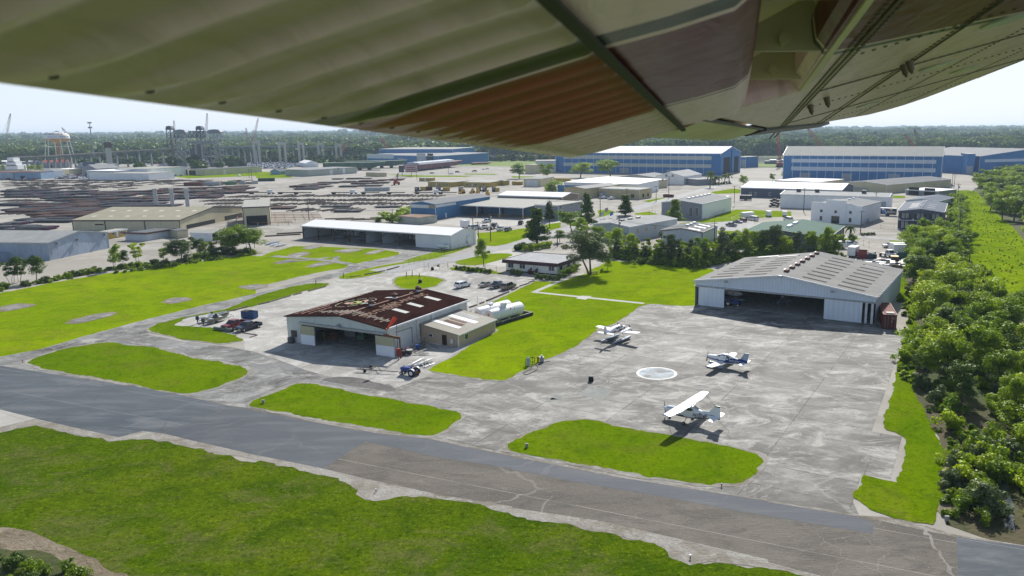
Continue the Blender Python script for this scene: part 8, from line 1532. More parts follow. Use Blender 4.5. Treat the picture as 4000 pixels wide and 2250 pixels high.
for lab,b,t,tr in (('tall pole left of the white open-bay hangar ridge',P('2',535,930),P('2',520,733),False),('pole in the bushes behind the white open-bay hangar',P('2',1378,962),P('2',1360,815),False),('left pole of the transformer frame behind the white hangar end',P('2',2190,1170),P('2',2180,895),False),('right pole of the transformer frame behind the white hangar end',P('2',2240,1160),P('2',2220,940),True),
 ('crossarmed pole standing on the green lawn before the parked trucks',P('2',2362,1140),P('2',2345,862),True),('pole on the street verge right of the brick building cypress',P('3',380,1005),P('3',380,725),True),('pole between tan workshop and its car park',P('3',888,880),P('3',905,635),True),('pole in front of the tan office',P('3',1155,720),P('3',1155,605),False),
 ('tall dark pole left of the white gabled warehouse',P('3',1450,745),P('3',1458,580),False),('tall pole with lamp in front of the maroon skip',P('3',1577,712),P('3',1582,480),True),('slim pole at the corner of the slate warehouse yard',P('3',2235,775),P('3',2250,580),False),('pole with transformer in front of the patchy roofed warehouse',P('3',1077,1140),P('3',1080,912),True),('pole right of the small blue-grey shed',P('3',2035,1155),P('3',2045,945),True),
 ('thin pole behind the office beside the big spreading tree',P('3',457,1195),P('3',465,1040),False),('lamp pole standing left of the white stepped office',P('4',358,845),P('4',370,598),False),('pole at the right end of the long white warehouse',P('4',1078,830),P('4',1085,645),False),('nearest leaning pole in front of the white stepped office side',P('4',930,1060),P('4',948,830),False),
 ('pole left in the shipyard gap on the right',P('4',1848,625),P('4',1868,445),False),('leaning pole right in the shipyard gap on the right',P('4',1868,645),P('4',1930,462),False),('far pole of the corridor power line',P('4',1897,830),P('4',1945,560),True),('middle big crossarmed pole of the corridor power line',P('4',1915,1130),P('4',1955,790),True),('near pole of the corridor power line by the plant yard',P('4',1945,1310),P('4',1978,1095),False),('broken looking near pole with crossarm deep in the trees',P('4',2020,1400),P('4',2060,1250),False),
 ('pole at the depot field, left one of the pair',P('k',1090,655),P('k',1075,560),False),('pole at the depot field, right one of the pair',P('k',1122,708),P('k',1098,560),False),('pole in front of the red barge',P('2',1620,528),P('2',1612,402),False),('tall pole before the red barge, centre',P('2',1938,470),P('2',1938,320),False),('tall wooden pole beyond the canal bridge',P('k',0,300),P('k',10,60),False)):
 pl.append(pole(lab,b,t,tr=tr))
def wire(a,b,sag,lab,grp,n=12,rd=.03):
 m=MB(); pts=[]
 for k in range(n+1): t=k/n; q=a.lerp(b,t); q.z-=sag*4*t*(1-t); pts.append(q-a)
 m.path(pts,rd,4); o=m.build('power_line',BLK); o.location=a; tag(o,lab,'wire',grp)
for i,j in ((4,5),(5,6),(6,8),(3,4),(11,12),(8,9),(17,19),(19,20),(20,21),(21,22),(13,11),(0,1)):
 for s in (-.9,.9): wire(pl[i]+Vector((s,0,0)),pl[j]+Vector((s,0,0)),2.0,'thin sagging power line between utility poles','power lines')
for lab,b,t,c in (('white and blue flag hanging on the left pole by the street',P('3',925,915),P('3',915,835),(.5,.55,.65)),('striped flag on the tallest middle pole by the street',P('3',967,905),P('3',965,795),(.35,.3,.35)),('blue flag on the right pole by the street',P('3',1018,905),P('3',1018,835),(.05,.25,.55))):
 h=hgt(b,t); r=thing('flagpole',lab,'flagpole',G(b)); m=MB(); m.tube((0,0,0),(0,0,h),.07,.05,6); m.build('pole',STL,r); m=MB(); m.loft([[(-.1-.3*k,.15*math.sin(k*1.4),h-.2-.1*k),(-.1-.3*k,.15*math.sin(k*1.4+.3),h-1.9-.15*k)] for k in range(6)],closed=False,cap=False); m.build('flag_cloth',plain('cloth'+lab[:5],c),r)
YA=R_(-3.5); yd=Vector((math.cos(YA),math.sin(YA),0)); yn=Vector((math.cos(R_(76)),math.sin(R_(76)),0))
PBR=plain('rusty_pipe',(.12,.06,.045),.8,var=.35,sc=.6); PDKr=plain('dark_mill_pipe',(.07,.07,.075),.6,var=.3,sc=.6); PPU=plain('purple_thread_cap',(.09,.02,.08),.7); PGY=plain('grey_pipe',(.15,.15,.15),.6,var=.2)
def pipe_stack_mesh(mat,n=14,L=24,tiers=1,seed=0):
 rz_=random.Random(seed); m=MB();
 for t in range(tiers):
  for k in range(n): y=k*1.0; o=rz_.uniform(-.5,.5); m.tube((o,y,.95+t*.9),(L+o,y,.95+t*.9),.48,.48,6)
 return m
def yard_at(u,v): return yard0+yd*u+yn*v
def sproto(mat,n,L,tiers,seed):
 r=thing('pipe_stack','x','pipe stack'); pipe_stack_mesh(mat,n,L,tiers,seed).build('pipes',mat,r); m=MB(); [m.beam((x,-.6,.25),(x,n-.4,.25),.5) for x in (2,L*.35,L*.65,L-2)]; m.build('bearer',WOOD,r); m=MB(); [m.tube((L+.3,k*1.0,.95),(L+.75,k*1.0,.95),.47,.47,6) for k in range(0,n)]; m.build('end_caps',PPU if seed%2 else T_dark,r); return r
sp=[sproto(PDKr,13,25,1,1),sproto(PBR,12,24,1,2),sproto(PDKr,9,30,1,3),sproto(PBR,14,18,1,4),sproto(PGY,8,14,1,5)]
colw=['dark','rust brown','dark','rust brown','grey']; used=set()
def stackput(i,px,lab,sc=1.0):
 g=G(px); rz=YA+R_(rs.uniform(-1,1))
 if i not in used: used.add(i); o=sp[i]; o.location=g; o.rotation_euler=(0,0,rz); o['label']=lab
 else: o=dup(sp[i],g,rz,lab)
 o.scale=(sc*rs.uniform(.42,.68),rs.uniform(.6,1.1),rs.uniform(.6,1.1)); o['group']='pipe stacks in the yard'
rs=random.Random(21); cnt=0
rows=[(P('1',0,938),P('1',860,905),5,(0,2,0)),(P('1',400,972),P('1',1250,950),4,(0,2,2)),(P('1',150,1045),P('1',780,1040),3,(1,1,0)),(P('1',-60,1045),P('1',60,1045),1,(0,)),(P('1',540,1000),P('1',1560,975),5,(0,1,2)),(P('1',950,1035),P('1',1500,1035),3,(0,0,2)),(P('1',0,1092),P('1',1000,1085),4,(0,0,1)),(P('1',260,1140),P('1',900,1130),3,(1,1,3)),
 (P('1',860,915),P('1',1560,905),4,(1,2,1)),(P('1',1700,915),P('1',2400,895),4,(1,2,1)),(P('1',1440,960),P('1',2100,945),4,(2,4,3)),(P('1',1600,885),P('1',2450,855),4,(3,4,1)),(P('1',0,905),P('1',500,890),3,(2,4,2)),(P('1',140,1195),P('1',520,1185),2,(2,4)),(P('1',-60,1240),P('1',60,1235),1,(4,)),(P('1',-40,1275),P('1',160,1270),2,(4,2)),
 (P('2',330,600),P('2',560,575),2,(1,2)),(P('2',450,575),P('2',650,560),1,(2,)),(P('2',830,598),P('2',1050,590),2,(2,4)),(P('2',950,568),P('2',1200,560),2,(1,2)),(P('2',830,552),P('2',1060,545),2,(1,4)),(P('2',1060,540),P('2',1380,530),2,(3,3)),(P('2',760,520),P('2',1100,515),2,(4,2)),(P('2',640,800),P('2',800,800),1,(4,)),(P('2',770,850),P('2',900,850),1,(4,)),(P('2',1190,805),P('2',1300,803),1,(4,)),(P('2',130,820),P('2',140,820),1,(1,))]
rows+=[((a[0]+19,a[1]+9),(b[0]+12,b[1]+8),n,ty[::-1]) for a,b,n,ty in rows[:18] if n>1]
for ri,(a,b,n,ty) in enumerate(rows):
 n=int(n*1.7+.5)
 for k in range(n):
  t=k/max(1,n-1) if n>1 else 0; px=(a[0]+(b[0]-a[0])*t*(1-.15),a[1]+(b[1]-a[1])*t); stackput(ty[k%len(ty)],px,f'{colw[ty[k%len(ty)]]} stack of long pipes in the yard, {ordn(ri)} pipe row, {ordn(k)} from left')
def rproto(L,seed):
 r=thing('pipe_rack','x','rack'); rr=random.Random(seed);
 for s in (0,1): m=MB(); m.beam((0,s*3.6+rr.uniform(-.3,.3),.28),(L,s*3.6+rr.uniform(-.3,.3),.28),.55,.5); m.build('rail',plain('rack_timber_steel',(.12,.10,.09),.9,var=.35,sc=.3),r)
 return r
rk=[rproto(17,1),rproto(13,2),rproto(22,3)]; uk=set(); nrk=0
RAZ=R_(71)
def rackput(px,lab,i,rz):
 global nrk; g=G(px); nrk+=1
 if i not in uk: uk.add(i); o=rk[i]; o.location=g; o.rotation_euler=(0,0,rz); o['label']=lab
 else: o=dup(rk[i],g,rz,lab)
 o['group']='bare pipe racks in the yard'; o.scale=(rs.uniform(.8,1.1),1,1)
def rackrow(reg,x0,x1,y,dx,rowname,skip=0,i=None,dy=0):
 x=x0; k=0
 while x<x1:
  if rs.random()>skip: rackput(P(reg,x,y+dy*(x-x0)),f'bare pipe rack in the yard, {rowname}, {ordn(k)} from left',rs.choice((0,1,0,1,2)) if i is None else i,RAZ+R_(rs.uniform(-3,3))-(.0))
  k+=1; x+=dx*rs.uniform(.92,1.08)
rackrow('2',175,1600,776,122,'row just behind the white hangar field'); rackrow('2',55,1750,740,118,'second row behind the white hangar'); rackrow('2',420,1900,694,100,'row in front of the flatbeds'); rackrow('2',220,1250,843,150,'nearest row',.1)
rackrow('2',0,400,700,90,'left part of the flatbed row')
for j,y in enumerate((795,812,828,845,862,880)): rackrow('1',30+j*13,2500 if y<850 else 1250,y,95+j*6,['furthest','second furthest','third furthest','fourth furthest','fifth furthest','sixth furthest'][j]+' row',.12)
for j,(x0,x1,y) in enumerate(((0,420,965),(0,400,1000),(1950,2560,1075),(2300,2560,960),(2050,2450,1000),(0,380,1130),(1000,1300,1060),(2100,2560,1030))): rackrow('1',x0,x1,y,85,['left edge upper','left edge lower','beside the exhaust stacks','right of the road','right upper','left corner','behind the beige roof','right lower'][j]+' rack row',.05)
for j,(x,y) in enumerate(((690,920),(800,925),(1040,925),(1150,910),(1400,905),(210,1070),(90,1095),(960,930))): m=MB(); [m.beam((0,q*.5,.3),(14,q*.5,.3),.35) for q in range(3)]; o=m.build('loose_beams',WOOD); o.location=G(P('2',x,y)); o.rotation_euler=(0,0,R_(12 if j<5 else 25)); tag(o,'bundle of loose dark beams lying in the front of the yard','beams','loose beams in the yard')
for k in range(7):
 y=878+k*(16 if k<5 else 17); r=thing('pipe_bench',f'long pipe bench with thin white legs beside the beige rear bay, {ordn(k)} from the back','bench',G(P('2',0 if k>4 else 80,y)),R_(-5),'pipe benches by the beige rear bay'); Lb=38 if k<5 else 26
 m=MB(); m.beam((-14,0,1.3),(Lb-8,0,1.3),.35,.25); m.build('top_beam',plain('rusty_orange_beam',(.28,.12,.05)),r); m=MB(); [m.beam((x,0,0),(x,0,1.2),.2) for x in range(-14,Lb-8,5)]; m.build('legs',T_white,r)
def semi(lab,px,L=14,cab=0,flip=1):
 g=G(px); r=thing('flatbed_trailer' if not cab else 'flatbed_lorry',lab,'trailer' if not cab else 'lorry',g,YA if flip>0 else YA+PI); m=MB(); m.bb(-L,0,-1.25,1.25,1.15,1.4); m.build('deck',plain('trailer_deck',(.05,.045,.04)),r)
 m=MB(); m.bb(-L,0,-.45,.45,.8,1.12); m.build('chassis',T_dark,r)
 for x in (-L+1.2,-L+2.5): m=MB(); m.tube((x,-1.2,.5),(x,1.2,.5),.5,.5,10); m.build('axle_wheels',TYRE,r)
 if cab:
  m=MB(); m.prism([(.8,.7),(5.6,.7),(5.6,1.8),(3.8,2.0),(3.5,3.0),(1.2,3.1),(.8,2.2)],-1.2,1.2); m.build('cab',WHT,r); m=MB(); m.face([m.V(p) for p in ((3.83,-1,2.05),(3.83,1,2.05),(3.56,1,2.85),(3.56,-1,2.85))]); m.build('windscreen',GLS,r)
  for x in (1.6,4.9): m=MB(); m.tube((x,-1.25,.5),(x,1.25,.5),.5,.5,10); m.build('axle_wheels',TYRE,r)
 return r
for k,(x,c) in enumerate(((110,1),(400,0),(560,0),(940,1),(1240,0),(1500,0),(1780,1),(2020,0))):
 semi(['white lorry cab leftmost with flatbed trailer','empty black flatbed trailer, first left of the middle lorry gap','empty black flatbed trailer before the middle lorry','white lorry cab in the middle of the flatbed row','flatbed trailer under the silver boxes','empty flatbed trailer behind the right lorry','white lorry cab rightmost in the flatbed row','flatbed trailer by the yellow container'][k],P('2',x,664),13,c)
for k,x in enumerate((1620,1835,2060,2240,2300,2395)):
 r=thing('lorry_tractor',f'parked lorry tractor unit facing the camera, {ordn(k)} from left in the back row','lorry',G(P('2',x,640)),R_(255),'parked lorry tractor units'); m=MB(); m.prism([(0,.7),(1.2,.7),(1.2,3.2),(.2,3.4),(-1.8,3.2),(-1.8,.9)],-1.2,1.2); m.build('cab',T_dark,r); m=MB(); m.face([m.V(p) for p in ((1.22,-1,1.7),(1.22,1,1.7),(1.2,1,2.8),(1.2,-1,2.8))]); m.build('windscreen',plain('pale_glass',(.3,.33,.36),.1),r)
 m=MB(); m.bb(-6,-1.9,-1.1,1.1,.8,1.0); m.build('chassis',T_dark,r); [MB().tube((x_,-1.2,.5),(x_,1.2,.5),.5,.5,10).build('axle_wheels',TYRE,r) for x_ in (.5,-3.5,-4.8)]
for k,(x,y) in enumerate(((2080,660),(2180,655),(2235,655),(2330,672))):
 r=thing('wheel_loader',f'yellow wheel loader parked behind the blue warehouse, {ordn(k)} from left','loader',G(P('2',x,y)),R_(250+k*11),'yellow wheel loaders'); m=MB(); m.box((0,0,1.5),(3.2,1.8,1.2)); m.box((-.2,0,2.7),(1.4,1.5,1.4),taper=.8); m.build('loader_body',YEL,r); m=MB(); m.beam((1.2,0,1.4),(3.2,0,.8),.3); m.box((3.6,0,.6),(.9,2.6,1.0)); m.build('bucket_arm',YEL,r)
 for x_ in (1.1,-1.1): m=MB(); m.tube((x_,-1.2,.75),(x_,1.2,.75),.75,.75,12); m.build('axle_wheels',TYRE,r)
g=G(P('2',1415,572)); r=thing('material_handler','red material handler machine with a raised black arm in the pipe yard','machine',g,R_(200)); m=MB(); m.box((0,0,1.8),(5,3,1.6)); m.box((1,0,3.6),(2,2,2)); m.build('machine_body',RED,r); m=MB(); m.beam((-.5,0,2.5),(-1.8,0,9.5),.7); m.beam((-1.8,0,9.5),(.4,0,6),.5); m.build('boom',T_dark,r)
for x_ in (1.8,-1.8): m=MB(); m.tube((x_,-1.6,.8),(x_,1.6,.8),.8,.8,12); m.build('axle_wheels',TYRE,r)
lot=[PS('1',1570,655,1640,625,2000,615,2320,585,2576,580)+PS('2',200,320,420,325,560,340,600,380,380,395,300,410,0,412)+PS('1',2576,665,2380,665,2300,640,1850,660),PS('1',1380,600,1780,590,1780,610,1600,625,1380,625),PS('1',700,690,860,700,900,760,870,775,560,775,620,730)]
cm=[('white',W1),('silver',SLV),('grey',GRY),('dark',NVY),('black',BLKP),('red',MRED),('pale',plain('pale_blue_car',(.35,.42,.5),.3))]
def simple_car(mat,seed):
 r=MB(); q=random.Random(seed); H=q.choice((1.45,1.7)); r.loft([[(x,y,z) for y,z in ((-.88,.25),(.88,.25),(.88,zt*.62),(.86*w,zt),(-.86*w,zt),(-.88,zt*.62))] for x,zt,w in ((-2.25,.8,.9),(-1.7,H*.66,.85),(-1.3,H,.75),(.3,H,.75),(1.0,H*.62,.9),(2.2,.72,.9))]); r.m=1
 for x in (-1.4,1.4): r.tube((x,-.92,.32),(x,.92,.32),.32,.32,8)
 r.quad((.34,-.62,H),(.34,.62,H),(.98,.72,H*.66),(.98,-.72,H*.66)); return r.build('scrap_car',[mat,BLK],None)
sc_=[(nm,simple_car(mt,i)) for i,(nm,mt) in enumerate(cm)]; cars=[]; rs=random.Random(31)
for li,px in enumerate(lot):
 poly=[G(p) for p in px]; x0=min(p.x for p in poly);x1=max(p.x for p in poly);y0=min(p.y for p in poly);y1=max(p.y for p in poly); v=y0
 while v<y1:
  x=x0
  while x<x1:
   q=Vector((x+rs.uniform(-.5,.5),v+rs.uniform(-.8,.8),0))
   if inpoly(q,poly) and rs.random()<.9: cars.append(q)
   x+=3.4
  v+=8.0
cars.sort(key=lambda q:q.length); print('cars',len(cars)); first=set()
rest=MB()
for i,q in enumerate(cars):
 rz=R_(68)+rs.uniform(-.15,.15)+(PI if rs.random()<.5 else 0); j=rs.choice((0,0,0,1,1,2,2,3,4,5,6))
 if i<280:
  nm,o0=sc_[j]
  if j not in first: first.add(j); o=o0
  else: o=o0.copy(); COL.objects.link(o)
  o.location=q; o.rotation_euler=(0,0,rz); tag(o,f'{nm} scrap car in the packed salvage lot','car',f'{nm} cars in the salvage lot')
 else:
  me=sc_[j][1].data; Mx=Matrix.Translation(q)@Matrix.Rotation(rz,4,'Z'); b=len(rest.v); rest.v+= [tuple(Mx@v_.co) for v_ in me.vertices]
  for pg in me.polygons: rest.f.append([b+k for k in pg.vertices]); rest.mi.append(j if pg.material_index==0 else 7)
if rest.v: tag(rest.build('scrap_cars',[c[1] for c in cm]+[BLK]),'back rows of the packed salvage lot full of cars','cars',kind='stuff')
def lattice(m,a,b,w0,w1,n,t=.18):
 a,b=Vector(a),Vector(b); d=(b-a).normalized(); u=d.cross(Vector((0,1,0))); u=u.normalized() if u.length>.1 else Vector((1,0,0)); v=d.cross(u); P_=[]
 for k in range(n+1): c=a.lerp(b,k/n); w=w0+(w1-w0)*k/n; P_.append([c+u*w/2*s+v*w/2*q for s,q in ((-1,-1),(1,-1),(1,1),(-1,1))])
 for k in range(n):
  for j in range(4): m.beam(P_[k][j],P_[k+1][j],t); m.beam(P_[k][j],P_[k+1][(j+1)%4],t*.7); m.beam(P_[k+1][j],P_[k+1][(j+1)%4],t*.7)
def crane(lab,b,t,body,boom,y0=None,w=2.6,n=14,th=.3,lines=True):
 g=G(b); h=hgt(b,t) if abs(b[0]-t[0])<3 else None
 di=g.length; ti=ray(t); k=di/math.hypot(ti.x,ti.y); tip=Vector((ti.x*k,ti.y*k,CAM_H+ti.z*k))-g
 r=thing('crawler_crane',lab,'crane',g); m=MB(); m.box((0,0,3.2),(8,5,3.6)); m.build('house',body,r); m=MB(); m.box((0,-3,.9),(9,1.4,1.8)); m.box((0,3,.9),(9,1.4,1.8)); m.build('crawler_tracks',T_dark,r)
 m=MB(); lattice(m,(0,0,4),tip*.93,w,w,n,th); lattice(m,tip*.93,tip,w,.6,2,th); m.build('lattice_boom',boom,r)
 m=MB(); m.box(tip,(1.8,1.2,1.6)); m.build('boom_head',T_dark,r)
 m=MB(); mast=Vector((-(tip.x)*.12-3,0,tip.z*.3)); m.beam((0,0,5),mast,.5); m.tube(mast,tip,.12,.12,4); m.tube(mast,(-4 if tip.x>0 else 4,0,4),.12,.12,4); m.build('pendant_lines',T_dark,r)
 if lines: m=MB(); m.tube(tip,tip+Vector((0,0,-tip.z*.35)),.1,.1,4); m.box(tip+Vector((0,0,-tip.z*.36)),(.9,.9,1.8)); m.build('hook_block',YEL,r)
OR=plain('crane_orange',(.45,.25,.06),.6); CR_=plain('crane_red',(.4,.05,.05),.6); CP=plain('crane_pale_boom',(.5,.42,.4),.6); CRB=plain('crane_red_boom',(.45,.12,.1),.6)
crane('orange based crane with tall boom at the far left edge',P('1',30,560),P('1',104,118),OR,plain('crane_yellow_boom',(.5,.42,.25)),lines=False)
crane('red boomed crane leaning left, right of the water tower',P('1',850,540),P('1',625,258),CR_,plain('crane_brown_boom',(.25,.14,.12)),lines=False)
crane('tall pale crane boom behind the lift bridge',P('1',2070,545),P('1',2084,115),CR_,CP,lines=False); crane('shorter faint crane boom above the left bridge tower',P('1',1765,545),P('1',1750,188),CR_,CP,lines=False)
crane('red crane with a near upright boom right of the bridge, left one',P('k',1105,375),P('k',1050,92),CR_,CRB,lines=False); crane('red crane with a tall right leaning boom right of the bridge',P('k',1115,375),P('k',1188,-20),CR_,CRB,lines=False)
crane('red crane leaning right over the green barges',P('2',830,322),P('2',915,142),CR_,CR_,lines=False); crane('red crane boom leaning left in front of the left hand blue halls',P('2',1385,330),P('2',1255,92),CR_,CR_,lines=False)
crane('red crawler crane standing left of the middle blue hall',P('4',122,392),P('4',92,-10),CR_,CR_,lines=False); crane('red crane boom with yellow hook behind the middle blue hall',P('4',640,345),P('4',400,5),CR_,CR_)
crane('red tipped crane boom behind the right end of the middle blue hall',P('4',1560,335),P('4',1378,68),CR_,CR_,lines=False); crane('dark crane boom nearest the right end of the middle blue hall',P('4',1600,335),P('4',1475,22),CR_,plain('crane_dark_boom',(.1,.06,.06)),lines=False)
crane('faint thin crane boom just under the wing edge',P('2',1150,280),P('2',1103,15),CR_,CP,lines=False)
g=G(P('j',695,605)); zt=hgt(P('j',695,605),P('j',645,222)); zr=hgt(P('j',695,605),P('j',655,293)); zb_=hgt(P('j',695,605),P('j',665,332)); di=g.length; Rt=(752-555)/2/2.912*di/3000; zw=CAM_H
r=thing('water_tower','white and gold water tower lettered BELLE CHASSE on slender white legs','water tower',g); GD=plain('tower_gold',(.42,.25,.06),.5); WTW=plain('tower_white',(.72,.73,.75),.4,var=.04)
m=MB(); hh=zt-zr; m.loft([[(Rt*q*math.cos(a*PI/16),Rt*q*math.sin(a*PI/16),zr+hh*z) for a in range(32)] for q,z in ((.99,0),(1,.25),(.97,.55),(.85,.78),(.6,.92),(.3,.985),(.05,1))],cap=True); m.build('tank',WTW,r,True)
m=MB(); hb=zr-zb_; m.loft([[(Rt*q*math.cos(a*PI/16),Rt*q*math.sin(a*PI/16),zr-.05-hb*z) for a in range(32)] for q,z in ((1.02,0),(.97,.35),(.8,.75),(.5,.98),(.25,1.1),(.15,1.5))]); m.build('tank_bottom',GD,r,True); m=MB(); m.tube((0,0,0),(0,0,zb_),Rt*.13,Rt*.15,12); m.build('riser_pipe',plain('tower_brown',(.32,.16,.06)),r)
m=MB(); m.loft([[(Rt*q*math.cos(a*PI/16),Rt*q*math.sin(a*PI/16),zr+z) for a in range(32)] for q,z in ((1.0,-.3),(1.06,-.3),(1.06,.1),(1.0,.1))],cap=False); m.build('catwalk',WTW,r)
for k in range(6):
 a=k*PI/3+.3; c,s=math.cos(a),math.sin(a); m=MB(); m.tube((c*Rt*1.3,s*Rt*1.3,0),(c*Rt*.95,s*Rt*.95,zr),.45,.4,8); m.build('leg',WTW,r)
 m=MB(); f0,f1=.36,.70; a2=a+PI/3
 for f in (f0,f1): q=Rt*(1.3-.35*f); m.tube((c*q,s*q,zr*f),(math.cos(a2)*q,math.sin(a2)*q,zr*f),.18,.18,5)
 m.build('brace',WTW,r)
for k in range(8):
 a=k*PI/4+.1; m=MB(); ids=[]
 for j in range(14):
  t=j*2*PI/14; el=.80+.16*math.sin(t); az=a+.26*math.cos(t); q=interp([(1,.55,.97),(0.78,.78,.85),(.6,.92,.6)],1)[0];
  zz=.72+.17*math.sin(t); pf=((.25,1),(.55,.97),(.78,.85),(.92,.6),(1,.2)); rad=next(b+(d-b)*(zz-a_)/(c-a_) for (a_,b),(c,d) in zip(pf,pf[1:]) if zz<=c); ids.append(m.V(((Rt*rad+.2)*math.cos(az),(Rt*rad+.2)*math.sin(az),zr+hh*zz+.2)))
 m.face(ids); m.build('gold_spot',GD,r)
ca=math.atan2(-g.y,-g.x)
for i,ch in enumerate('BELLE CHASSE'):
 if ch!=' ': a=ca-.72+.85*1.1*i*.175; textobj(ch,hh*.27,plain('tower_letter_blue',(.05,.06,.12)),r,(Rt*1.015*math.cos(a),Rt*1.015*math.sin(a),zr+hh*.24),(PI/2,0,a+PI/2),ext=.05)
g=G(P('j',1075,545)); h=hgt(P('j',1075,545),P('j',1001,108)); r=thing('cell_tower','slim steel monopole mast with three antenna rings','mast',g); m=MB(); m.tube((0,0,0),(0,0,h),1.5,.5,10); m.build('mast',plain('mast_grey',(.25,.3,.33)),r)
for f in (.985,.86,.58): m=MB(); [m.box((2.6*math.cos(a*PI/4.5),2.6*math.sin(a*PI/4.5),h*f),(.6,.6,2.4)) for a in range(9)]; m.tube((-2.6,0,h*f),(2.6,0,h*f),.2); m.tube((0,-2.6,h*f),(0,2.6,h*f),.2); m.build('antenna_ring',plain('mast_grey_dark',(.15,.18,.2)),r)
YB=None
def atd(px,dist): q=ray(px); k=dist/math.hypot(q.x,q.y); return Vector((q.x*k,q.y*k,CAM_H+q.z*k))
DB=1220.0; BST=plain('bridge_dark_steel',(.07,.09,.11),.7,.2); BGR=plain('bridge_grey_steel',(.2,.23,.26),.7,.2)
def spanobj(name,lab,cat,pts,w,h,mat,supports=0,group=None):
 g=[atd(p,d) for p,d in pts]; o=g[0].copy(); o.z=0; r=thing(name,lab,cat,o,0,group); m=MB(); [m.beam(a-o,b-o,w,h) for a,b in zip(g,g[1:])]; m.build('deck',mat,r)
 if supports:
  for a,b in zip(g,g[1:]):
   for k in range(supports): q=a.lerp(b,(k+.5)/supports)-o; m=MB(); m.box((q.x,q.y,q.z/2),(1.1,3,q.z)); m.box((q.x,q.y,q.z-1.4),(1.6,9,1.2)); m.build('pier',BGR,r)
 return r
spanobj('road_viaduct','long low approach viaduct running up to the lift bridge from the left','bridge',[((60,614),1180),((200,610),1190),((300,603),1200),((470,592),1210),((700,579),DB)],8,1.4,plain('viaduct_concrete',(.26,.23,.19)),5)
spanobj('road_viaduct','approach viaduct leading away from the lift bridge to the right','bridge',[((870,574),DB),((1010,573),DB+20),((1320,575),DB+60)],9,2,BGR,6)
def lift_tower(lab,x0,x1,yt,yb,w,cap,mat,d=DB):
 a,b=atd((x0,yb),d),atd((x1,yb),d); t=atd(((x0+x1)/2,yt),d); o=(a+b)/2; o.z=0; W_=(b-a).length; H_=t.z; r=thing('lift_bridge_tower',lab,'bridge tower',o); m=MB()
 for k in range(6):
  z0,z1=H_*k/6,H_*(k+1)/6; w0,w1=W_/2*(1-.35*k/6),W_/2*(1-.35*(k+1)/6)
  for y in (-5,5):
   m.beam((-w0,y,z0),(-w1,y,z1),.8); m.beam((w0,y,z0),(w1,y,z1),.8); m.beam((-w0,y,z0),(w1,y,z1),.4); m.beam((w0,y,z0),(-w1,y,z1),.4); m.beam((-w1,y,z1),(w1,y,z1),.4)
  m.beam((-w1,-5,z1),(-w1,5,z1),.7); m.beam((w1,-5,z1),(w1,5,z1),.7)
 m.build('lattice_legs',mat,r); m=MB(); cw=W_*cap; m.loft([[(x,y*w_,H_+z) for x,z in ((-cw,-.5),(-cw*1.02,1.5),(-cw*.75,4.2),(0,5.0),(cw*.75,4.2),(cw*1.02,1.5),(cw,-.5))] for y,w_ in ((-5,.8),(-4,1),(4,1),(5,.8))]); m.build('sheave_house',mat,r)
 m=MB(); m.box((0,0,3),(W_*1.05,13,6)); m.build('pier_base',plain('pier_concrete',(.16,.17,.17)),r); return r
lift_tower('left dark lattice tower of the lift bridge',662,688,506,600,10,.5,BST); lift_tower('right dark lattice tower of the lift bridge with a splayed back leg',778,805,506,598,10,.5,BST)
lift_tower('nearer pale grey lift tower with wide curved cap, left',695,738,521,606,14,.62,BGR,DB-90); lift_tower('nearer pale grey lift tower with wide curved cap, right',826,872,520,604,14,.62,BGR,DB-90)
def truss(lab,x0,x1,y0,y1,d,mat,n):
 a,b=atd((x0,y0),d),atd((x1,y0),d); dz=a.z-atd((x0,y1),d).z; r=thing('lift_span',lab,'bridge span',(a.x,a.y,0)); m=MB(); v=b-a; z=a.z
 for y in (0,9):
  m.beam((0,y,z),(v.x,v.y+y,z),.9); m.beam((0,y,z-dz),(v.x,v.y+y,z-dz),1.2)
  for k in range(n): p=v*k/n; q=v*(k+1)/n; m.beam((p.x,p.y+y,z if k%2 else z-dz),(q.x,q.y+y,z-dz if k%2 else z),.6); m.beam((q.x,q.y+y,z),(q.x,q.y+y,z-dz),.5)
 m.build('truss',mat,r)
truss('raised dark truss span hanging between the two dark towers',675,790,513,537,DB,BST,12); spanobj('lift_span','pale lift span deck joining the two nearer grey towers','bridge span',[((735,556),DB-90),((842,556),DB-90)],9,3,BGR)
for k,(x0,x1,yt) in enumerate(((757,768,562),(780,792,560))):
 a=atd((x0,606),DB-40); b=atd((x1,606),DB-40); o=(a+b)/2; o.z=0; r=thing('counterweight',['left dark counterweight block between the grey towers','right dark counterweight block between the grey towers'][k],'counterweight',o); H_=atd(((x0+x1)/2,yt),DB-40).z; m=MB(); m.box((0,0,H_*.62),((b-a).length,5,H_*.7)); m.build('weight_block',BST,r); m=MB(); m.box((0,0,H_*.15),((b-a).length*1.3,7,H_*.3)); m.build('pier_base',BGR,r)
WP=plain('new_concrete_pier',(.42,.42,.4),.8)
